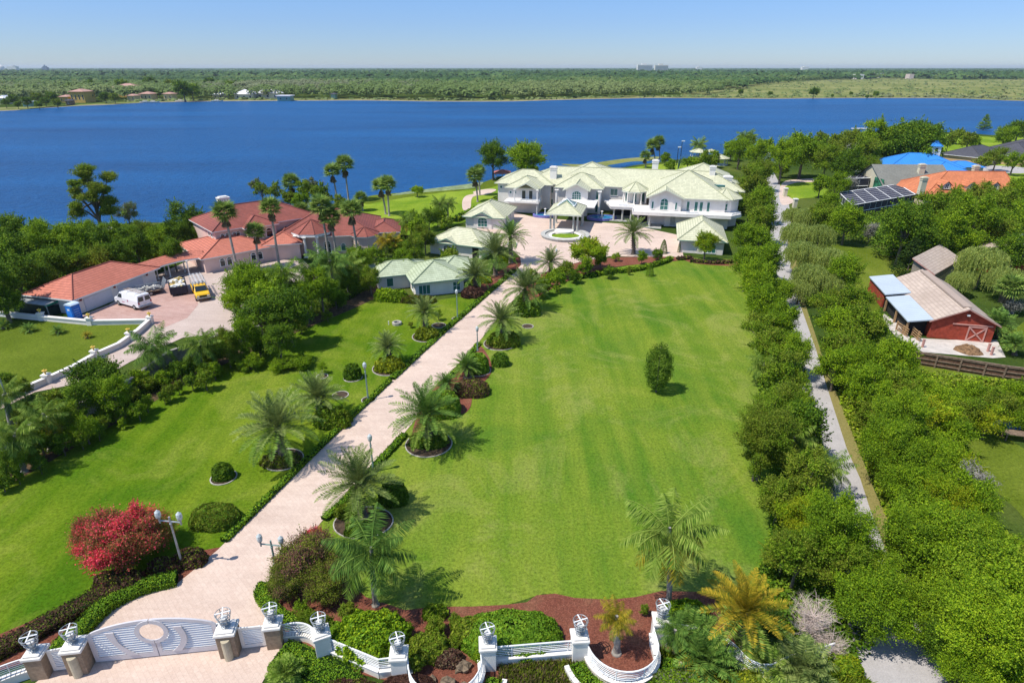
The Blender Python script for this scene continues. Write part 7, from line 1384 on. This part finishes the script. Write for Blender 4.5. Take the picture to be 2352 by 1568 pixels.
# ---- shrubs and mounds
S = [((514, 1097), 23, .75, 40, (G_DARK, G_MID), 'clipped round dark shrub in a pale ring on the side lawn'), ((496, 1198), 54, 36/54, 42, (G_OLIVE, L_HEDGE), 'large clipped oval shrub beside the driveway'), ((811, 868), 18, .8, 32, (G_DARK, G_MID), 'dark bell-shaped shrub left of the single lamp'), ((1098, 852), 24, .8, 44, (L_HEDGE, G_MID), 'tall clipped dome at the foot of the driveway lamp'), ((1149, 838), 19, .8, 30, (G_DARK, L_HEDGE), 'small clipped dome on the big lawn edge'), ((1015, 946), 42, .85, 52, (L_HEDGE, G_OLIVE), 'large green dome mound behind the lush date palm'), ((1083, 902), 40, .7, 30, (L_PURPLE, G_OLIVE), 'purple-brown clipped mound on the mulch'), ((1175, 1470), 112, .55, 58, (L_HEDGE, G_MID), 'very wide clipped green mound behind the straight railing'), ((855, 1482), 78, .75, 70, (G_BRIGHT, L_HEDGE), 'bright green mound under the glossy queen palm'), ((770, 1465), 36, .8, 34, (L_HEDGE, G_BRIGHT), 'small bright mound beside the first fence pillar'), ((985, 1500), 44, .7, 46, (G_OLIVE, G_MID), 'loose olive shrub on the mulch above the rocks'), ((895, 1500), 44, .6, 40, (G_OLIVE, G_MID), 'loose green shrub behind the sloping railing'), ((1080, 1462), 40, .7, 44, (G_OLIVE, G_MID), 'loose pale shrub left of the very wide mound'), ((1030, 1520), 30, .6, 30, (L_PURPLE, P_DEAD), 'brown dry shrub among the rocks'), ((1575, 1420), 48, .6, 40, (G_BRIGHT, L_HEDGE), 'bright shrub right of the tall queen palm foot'), ((830, 1222), 34, .6, 24, (G_DARK, G_MID), 'dark shrub at the foot of the big date palm'), ((905, 1150), 30, .8, 44, (G_DARK, G_DARK), 'dark shrub behind the big date palm'), ((800, 1182), 28, .6, 24, (G_OLIVE, G_MID), 'olive ground shrub left of the big date palm foot'), ((895, 848), 30, .7, 26, (G_YELLOW, G_OLIVE), 'yellow-green shrub at the foot of the halfway date palm'), ((980, 775), 24, .8, 22, (G_OLIVE, G_YELLOW), 'olive shrub ringed at the foot of the guest house date palm'), ((1212, 722), 26, .7, 26, (G_DARK, G_MID), 'dark shrub at the foot of the farther lawn date palm'), ((1158, 790), 34, .7, 26, (G_OLIVE, G_MID), 'olive shrub at the foot of the nearer lawn date palm'), ((765, 975), 38, .6, 42, (G_MID, G_OLIVE), 'loose shrub between the second date palm and driveway'), ((645, 1062), 40, .6, 18, (G_OLIVE, P_DEAD), 'straggly undergrowth inside the largest palm ring'), ((985, 1018), 40, .6, 24, (G_DARK, G_OLIVE), 'undergrowth below the lush date palm'), ((915, 690), 20, .8, 24, (G_MID, G_BRIGHT), 'round shrub at the guest house corner'), ((885, 688), 22, .8, 24, (G_BRIGHT, G_MID), 'bright round shrub left of the guest house'), ((1085, 680), 22, .8, 20, (L_PURPLE, L_PURPLE), 'red-brown shrub between guest house and driveway'), ((960, 694), 38, .3, 14, (G_OLIVE, L_PURPLE), 'low hedge-like shrub under the guest house windows'), ((440, 1292), 34, .6, 34, (L_PURPLE, G_OLIVE), 'purple-brown shrub at the foot of the steel lamp'), ((380, 1310), 34, .6, 30, (L_PURPLE, G_OLIVE), 'purple shrub under the red flowering bush'), ((275, 1345), 50, .5, 34, (L_PURPLE, G_OLIVE), 'brown shrub below the red flowering bush'), ((940, 1580), 60, .4, 30, (L_PURPLE, L_PURPLE), 'low purple hedge below the sloping railing'), ((805, 1590), 60, .4, 24, (L_PURPLE, G_OLIVE), 'dark red low shrub at the bottom picture edge'), ((1000, 1412), 26, .7, 22, (G_MID, G_OLIVE), 'small shrub on the mulch below the lawn edge'), ((1160, 600), 20, .7, 12, (G_BRIGHT, G_YELLOW), 'bright low shrub at the forecourt corner'), ((1105, 648), 22, .6, 12, (G_YELLOW, G_BRIGHT), 'yellow low shrub beside the guest house drive'), ((1115, 524), 9, .8, 14, (G_BRIGHT, G_MID), 'bright little bush in the pavilion planter'), ((1870, 1560), 46, .6, 40, (G_YELLOW, G_MID), 'yellow-green shrub at the road edge in the foreground'), ((1930, 1540), 40, .6, 40, (G_MID, G_YELLOW), 'leafy shrub touching the road shade in the foreground'), ((1560, 1580), 60, .5, 40, (G_MID, G_GREY), 'grey-green shrub at the bottom edge right of the round planter'), ((1700, 1585), 60, .5, 40, (G_OLIVE, G_YELLOW), 'olive shrub with yellow flowers at the bottom edge'), ((860, 745), 8, .8, 8, (G_MID, G_MID), None)]
for b_, rx, ra, hp, (a, c), lb in S:
    if lb: mound(b_, rx, ra, hp, a, lb, mat2=c, loose=.45 if ('loose' in lb or 'under' in lb or 'straggly' in lb or 'shrub' in lb and 'clipped' not in lb) else .0, group=None, name='clipped_shrub' if 'clipped' in lb or 'dome' in lb or 'mound' in lb else 'shrub', frac=.3)
row([(930, 1448, 20, 'm'), (1000, 1438, 24, 'o'), (1045, 1424, 16, 'M'), (1120, 1432, 18, 'm'), (955, 1525, 20, 'o'), (1105, 1505, 20, 'm'), (705, 1425, 26, 'M'), (745, 1436, 24, 'o'), (690, 1398, 22, 'm'), (800, 1405, 22, 'o'), (905, 1415, 14, 'm'), (1045, 1475, 18, 'o'), (1215, 1425, 14, 'm'), (1480, 1400, 12, 'o'), (1550, 1395, 16, 'b')], '%s %s shrub from the camera in the mulch behind the railings', 'small shrubs in the front mulch bed', name='shrub', cat='shrub', sink=.5)
# islands along the forecourt edge and the lawn border
row([(1225, 640, 20, 'o'), (1250, 655, 18, 'm'), (1280, 640, 22, 'm'), (1300, 620, 20, 'o'), (1320, 635, 16, 'd'), (1345, 612, 18, 'm'), (1400, 625, 15, 'd'), (1415, 590, 12, 'b'), (1265, 640, 14, 'b'), (1380, 595, 16, 'b'), (1475, 590, 13, 'b'), (1510, 585, 14, 'd'), (1200, 690, 16, 'm'), (1240, 668, 14, 'd')], '%s %s shrub from the camera in the border below the forecourt', 'shrub border below the forecourt', name='shrub', cat='shrub', sink=.5)
tree(1352, 578, 44, G_BRIGHT, 'bright yellow-green round tree below the forecourt', 'wide', mat2=G_YELLOW); tree(1622, 560, 27, G_BRIGHT, 'small upright bright tree in front of the east garage', 'oval', mat2=G_YELLOW)
conifer((1492, 634), 603, 'small pointed green shrub at the top of the big lawn', 'topiary', G_MID, 'pointed_shrub', cat='shrub'); conifer((1444, 632), 611, 'thin young sapling at the top of the big lawn', 'oval', G_OLIVE, 'sapling', w=.7); conifer((1523, 582), 550, 'clipped cone by the forecourt east corner', 'topiary', G_DARK, 'clipped_cone', cat='shrub'); conifer((1559, 580), 554, 'spiral topiary beside the east garage corner', 'topiary', G_DARK, 'clipped_cone', w=.5, cat='shrub')
conifer((1507, 900), 793, 'dense oval dark tree alone in the middle of the big lawn', 'oval', G_DARK, 'oval_tree', w=.85)
tree(740, 842, 13, G_BRIGHT, 'small branching sapling on the side lawn', 'sparse', 'sapling', lod='mid')
for x_, y_, r_, lb in ((575, 834, 30, 'low scraggly tree left of its twin on the side lawn'), (645, 838, 26, 'low scraggly tree in the middle of the side lawn'), (688, 832, 28, 'low scraggly tree nearest the small sapling')): tree(x_, y_, r_, G_MID, lb, 'wide', 'weeping_tree', group='low scraggly trees on the side lawn', mat2=G_BRIGHT, sink=.55)
tree(1007, 722, 11, G_MID, 'tiny tree in its own ring near the guest house', 'sparse', 'sapling', lod='mid'); tree(943, 745, 7, G_OLIVE, 'little bush right of the stone ring', 'round', 'shrub', 'shrub', lod='far')
# flowering bushes
def flower(cx, cy, r, mats, frac, label):
    o = tree(cx, cy, r, mats[0], label, 'round', 'flowering_bush', 'shrub', mat2=mats[1], sink=.45, lod='near'); return o
flower(285, 1238, 90, (L_MIX, L_RED), .4, 'large bush covered in red flowers beside the steel lamp'); flower(222, 1230, 58, (L_MIX, L_RED), .4, 'red flowering bush forming the outer side of the large one'); flower(345, 1225, 56, (G_OLIVE, L_RED), .4, 'red flowering bush leaning toward the steel lamp')
OLE = leaf('oleander', (.10, .085, .04), (.30, .12, .10), trans=.2, var=.4)
flower(700, 1285, 70, (OLE, G_OLIVE), .2, 'brownish oleander with pink flowers beside the driveway'); flower(665, 1330, 52, (G_OLIVE, OLE), .2, 'lower oleander with pink specks at the driveway edge'); flower(745, 1340, 56, (G_OLIVE, L_PURPLE), .2, 'dark oleander behind the glossy queen palm'); flower(720, 1240, 30, (L_RED, OLE), .2, 'small pink-flowered top of the oleander row')
# hedges
hedge([(1182, 622), (1120, 675), (1060, 727), (1000, 779), (900, 872)], 13, .3, L_HEDGE, 'clipped hedge on the side-lawn edge of the driveway, upper stretch', mat2=G_BRIGHT, group='driveway edge hedges'); hedge([(896, 876), (800, 966), (700, 1063), (600, 1161), (515, 1245)], 15, .32, L_HEDGE, 'clipped hedge on the side-lawn edge of the driveway, lower stretch', mat2=G_BRIGHT, group='driveway edge hedges')
hedge([(1100, 790), (1062, 838), (1010, 888)], 12, .3, L_HEDGE, 'short clipped hedge by the domes on the big-lawn edge of driveway', mat2=G_BRIGHT, group='driveway edge hedges'); hedge([(930, 1000), (860, 1075), (800, 1145), (745, 1195)], 18, .32, L_HEDGE, 'clipped hedge on the driveway edge at the big date palm', mat2=G_BRIGHT, group='driveway edge hedges')
hedge([(408, 1335), (340, 1352), (290, 1372), (240, 1402), (200, 1442), (150, 1490), (110, 1530)], 40, .6, L_HEDGE, 'broad clipped green hedge curving to the left gate pillars', mat2=G_BRIGHT, size=.05); hedge([(330, 1338), (240, 1372), (150, 1420), (60, 1470), (-40, 1520)], 50, .6, L_PURPLE, 'broad brown-purple hedge behind the green one by the gate', mat2=G_OLIVE, size=.05)
hedge([(612, 1350), (600, 1370), (618, 1395), (650, 1425), (680, 1440)], 28, .6, L_HEDGE, 'short clipped hedge rounding the oleander at the gate', mat2=G_BRIGHT, size=.05)
hedge([(1045, 510), (1080, 492), (1120, 474), (1150, 458)], 15, 1.0, L_HEDGE, 'bright hedge running from pavilion toward the lake path', mat2=G_YELLOW)
hedge([(1330, 640), (1400, 628), (1460, 622), (1520, 606), (1540, 596)], 14, .6, G_MID, 'curved hedge at the top of the big lawn', mat2=G_BRIGHT); hedge([(1555, 597), (1590, 595)], 12, .5, L_PURPLE, 'short brown hedge left of the east garage door', mat2=G_OLIVE); hedge([(1585, 602), (1640, 606), (1685, 604)], 12, .5, L_PURPLE, 'brown hedge in front of the east garage', mat2=G_OLIVE)
hedge([(640, 1510), (700, 1530), (760, 1555), (800, 1590)], 80, .4, L_HEDGE, 'low green ground hedge outside the first railing', mat2=G_BRIGHT, size=.05, dens=.8)
# rings
ring_curb((514, 1097), 27, 'pale ring round the clipped dark ball shrub'); ring_curb((652, 1056), 42, 'pale ring round the largest date palm'); ring_curb((895, 846), 38, 'pale ring round the halfway date palm'); ring_curb((980, 773), 32, 'pale ring round the guest house date palm'); ring_curb((847, 919), 15, 'small pale ring at the halfway lamp'); ring_curb((1051, 733), 12, 'small pale ring at the upper lamp'); ring_curb((1008, 748), 15, 'small pale ring with red mulch round the tiny tree'); ring_curb((782, 908), 17, 'pale ring with a yellow shrub behind the second date palm'); ring_curb((985, 1020), 52, 'pale ring round the lush date palm'); ring_curb((835, 1200), 66, 'pale ring round the big date palm', sy=.8); ring_curb((811, 868), 20, 'pale ring round the bell-shaped shrub'); ring_curb((1098, 852), 28, 'pale ring round the tall clipped dome'); ring_curb((740, 865), 12, 'faint ring at the foot of the sapling'); ring_curb((1212, 750), 12, 'empty pale ring on the big lawn below the date palms'); ring_curb((1148, 790), 36, 'pale ring round the nearer lawn date palm')
# foreground rough grass tufts outside the straight railing
def tufts(name, pts, n, h, mats, label, seed, w=.03):
    P = [W(*p)[:2] for p in pts]; xs, ys = [p[0] for p in P], [p[1] for p in P]; r = np.random.default_rng(seed); out = []
    def inside(x, y):
        c = False
        for i in range(len(P)):
            (x0, y0), (x1, y1) = P[i], P[i-1]
            if (y0 > y) != (y1 > y) and x < (x1-x0)*(y-y0)/(y1-y0)+x0: c = not c
        return c
    while len(out) < n:
        x, y = r.uniform(min(xs), max(xs)), r.uniform(min(ys), max(ys))
        if inside(x, y): out.append((x, y, 0))
    Q = np.array(out)
    if h > .3:
        hh = h*2.2*(.35+.65*np.abs(np.sin(Q[:, :1]*.9+seed)*np.cos(Q[:, 1:2]*.8)))*r.random((n, 1)); Q[:, 2:] = hh
        V, F = leaves_at(r, Q, np.tile([0, 0, 1.], (n, 1)), w*1.25, .7); o = link(name, two(V, F, mats, .4, seed)); tag(o, label, 'ground cover', None, 'stuff'); return
    T = nrm(np.array([0, 0, 1.])+r.normal(0, .45, Q.shape)); T[:, 2] = np.abs(T[:, 2]); B = nrm(np.cross(T, r.normal(0, 1, Q.shape))); l = h*(.4+.8*r.random((n, 1)))
    V, F = quads(Q+T*l*.8, T, B, l, w); o = link(name, two(V, F, mats, .4, seed)); tag(o, label, 'ground cover', None, 'stuff')
tufts('ground_cover', [(1150, 1518), (1300, 1490), (1320, 1500), (1400, 1560), (1420, 1600), (1140, 1600)], 9000, .22, [G_OLIVE, P_DEAD], 'rough tufts of grass outside the straight railing', 1)
tufts('ground_cover', [(1510, 1500), (1900, 1500), (2000, 1568), (2000, 1610), (1500, 1610)], 16000, .28, [G_OLIVE, G_MID], 'tangled undergrowth before the wavy railing', 2, .04)
tufts('undergrowth', [(1720, 560), (1765, 560), (1800, 700), (1850, 850), (1890, 1030), (1930, 1240), (2000, 1500), (1930, 1560), (1700, 1420), (1760, 1250), (1770, 1100), (1740, 900), (1740, 700)], 36000, .5, [G_DARK, G_MID], 'undergrowth below the tree belt along the road', 3, .10)
tufts('undergrowth', [(1890, 690), (1960, 760), (2100, 860), (2330, 880), (2352, 960), (2200, 1000), (2230, 1200), (2352, 1250), (2400, 1600), (2240, 1600), (2060, 1250), (1990, 1080), (1930, 930)], 60000, .55, [G_OLIVE, G_BRIGHT], 'undergrowth and brambles of the east wood', 4, .12)
tufts('undergrowth', [(-100, 560), (60, 560), (300, 530), (450, 520), (470, 560), (380, 610), (200, 640), (60, 700), (-100, 740)], 30000, .8, [G_DARK, G_MID], 'undergrowth of the dark wood behind the garage', 5, .18)
tufts('undergrowth', [(1880, 480), (2000, 470), (2352, 450), (2400, 620), (2200, 610), (2100, 580), (1980, 560), (1890, 540)], 26000, .8, [G_DARK, G_MID], 'undergrowth of the thicket behind the barns', 6, .18)
tufts('undergrowth', [(-60, 1000), (100, 920), (350, 850), (560, 760), (700, 700), (850, 640), (880, 650), (700, 740), (500, 830), (330, 915), (100, 1050), (-60, 1130)], 26000, .4, [G_DARK, G_OLIVE], 'undergrowth of the border along the side lawn', 7, .09)
row([(2440, 480, 46, 'm'), (2500, 520, 50, 'b'), (2430, 560, 44, 'd'), (2520, 600, 50, 'm'), (2460, 660, 44, 'b'), (2450, 740, 46, 'd'), (2540, 760, 54, 'm'), (2440, 960, 60, 'b'), (2560, 900, 60, 'o'), (2500, 1080, 70, 'b'), (2450, 1260, 80, 'm'), (2600, 1200, 80, 'o'), (2470, 1480, 90, 'b'), (2420, 380, 34, 'm'), (2500, 400, 38, 'd')], '%s %s tree from the camera just beyond the east picture edge', 'trees beyond the east picture edge', sink=.2)
HAZE = .00006
# ---------------------------------------------------------------- light and camera
SUN_AZ, SUN_EL = math.radians(22), math.radians(60)
d = Vector((math.cos(SUN_AZ)*math.cos(SUN_EL), math.sin(SUN_AZ)*math.cos(SUN_EL), -math.sin(SUN_EL)))
sl = bpy.data.lights.new('sun', 'SUN'); sl.energy = 4.2; sl.angle = math.radians(.5); sl.color = (1, .945, .85)
so = bpy.data.objects.new('sun', sl); C.objects.link(so); so.rotation_euler = d.to_track_quat('-Z', 'Y').to_euler()
w = bpy.data.worlds.new('World'); bpy.context.scene.world = w; w.use_nodes = True; nt = w.node_tree; nt.nodes.clear()
sky = N(nt, 'ShaderNodeTexSky', sky_type='NISHITA'); sky.sun_disc = False; sky.sun_elevation = SUN_EL
sky.sun_rotation = math.atan2(-d.x, -d.y); sky.air_density = 1.0; sky.dust_density = .1; sky.ozone_density = 3.0; sky.altitude = 1500
bg = N(nt, 'ShaderNodeBackground'); bg.inputs[1].default_value = .15; tcw = N(nt, 'ShaderNodeTexCoord'); sz = N(nt, 'ShaderNodeSeparateXYZ'); L(nt, tcw.outputs['Generated'], sz.inputs[0])
air = ramp(nt, sz.outputs[2], [(0, (.36, .42, .56)), (.06, (.40, .48, .66)), (.16, (.50, .64, .82)), (.45, (1.1, 1.12, 1.12))])
L(nt, mixc(nt, 1, sky.outputs[0], air, 'MULTIPLY'), bg.inputs[0]); o = N(nt, 'ShaderNodeOutputWorld'); L(nt, bg.outputs[0], o.inputs[0])
cam = bpy.data.cameras.new('camera'); co = bpy.data.objects.new('camera', cam); C.objects.link(co); co.location = (0, 0, H); co.rotation_euler = (math.pi/2-PITCH, 0, 0)
cam.sensor_width = 36; cam.lens = 36*FD/2352; cam.clip_end = 40000; cam.clip_start = .5
sc = bpy.context.scene; sc.camera = co; sc.view_settings.view_transform = 'Standard'; sc.view_settings.look = 'None'; sc.view_settings.exposure = .35
sc.cycles.max_bounces = 5; sc.cycles.diffuse_bounces = 2; sc.cycles.transparent_max_bounces = 4

# the humid air over the lake and the far woods
mb = MB(); mb.box(ID, -13000, 13000, -70, 15000, -1, 58); hz_ = mb.build('haze', [])
m, nt = nodes('haze_air'); pv = N(nt, 'ShaderNodeVolumePrincipled'); pv.inputs['Color'].default_value = (.78, .88, 1, 1); pv.inputs['Density'].default_value = HAZE; pv.inputs['Anisotropy'].default_value = .2
o = N(nt, 'ShaderNodeOutputMaterial'); L(nt, pv.outputs[0], o.inputs[1]); hz_.data.materials.append(m); tag(hz_, 'thin pale blue haze over lake and far woods', 'haze', None, 'stuff')
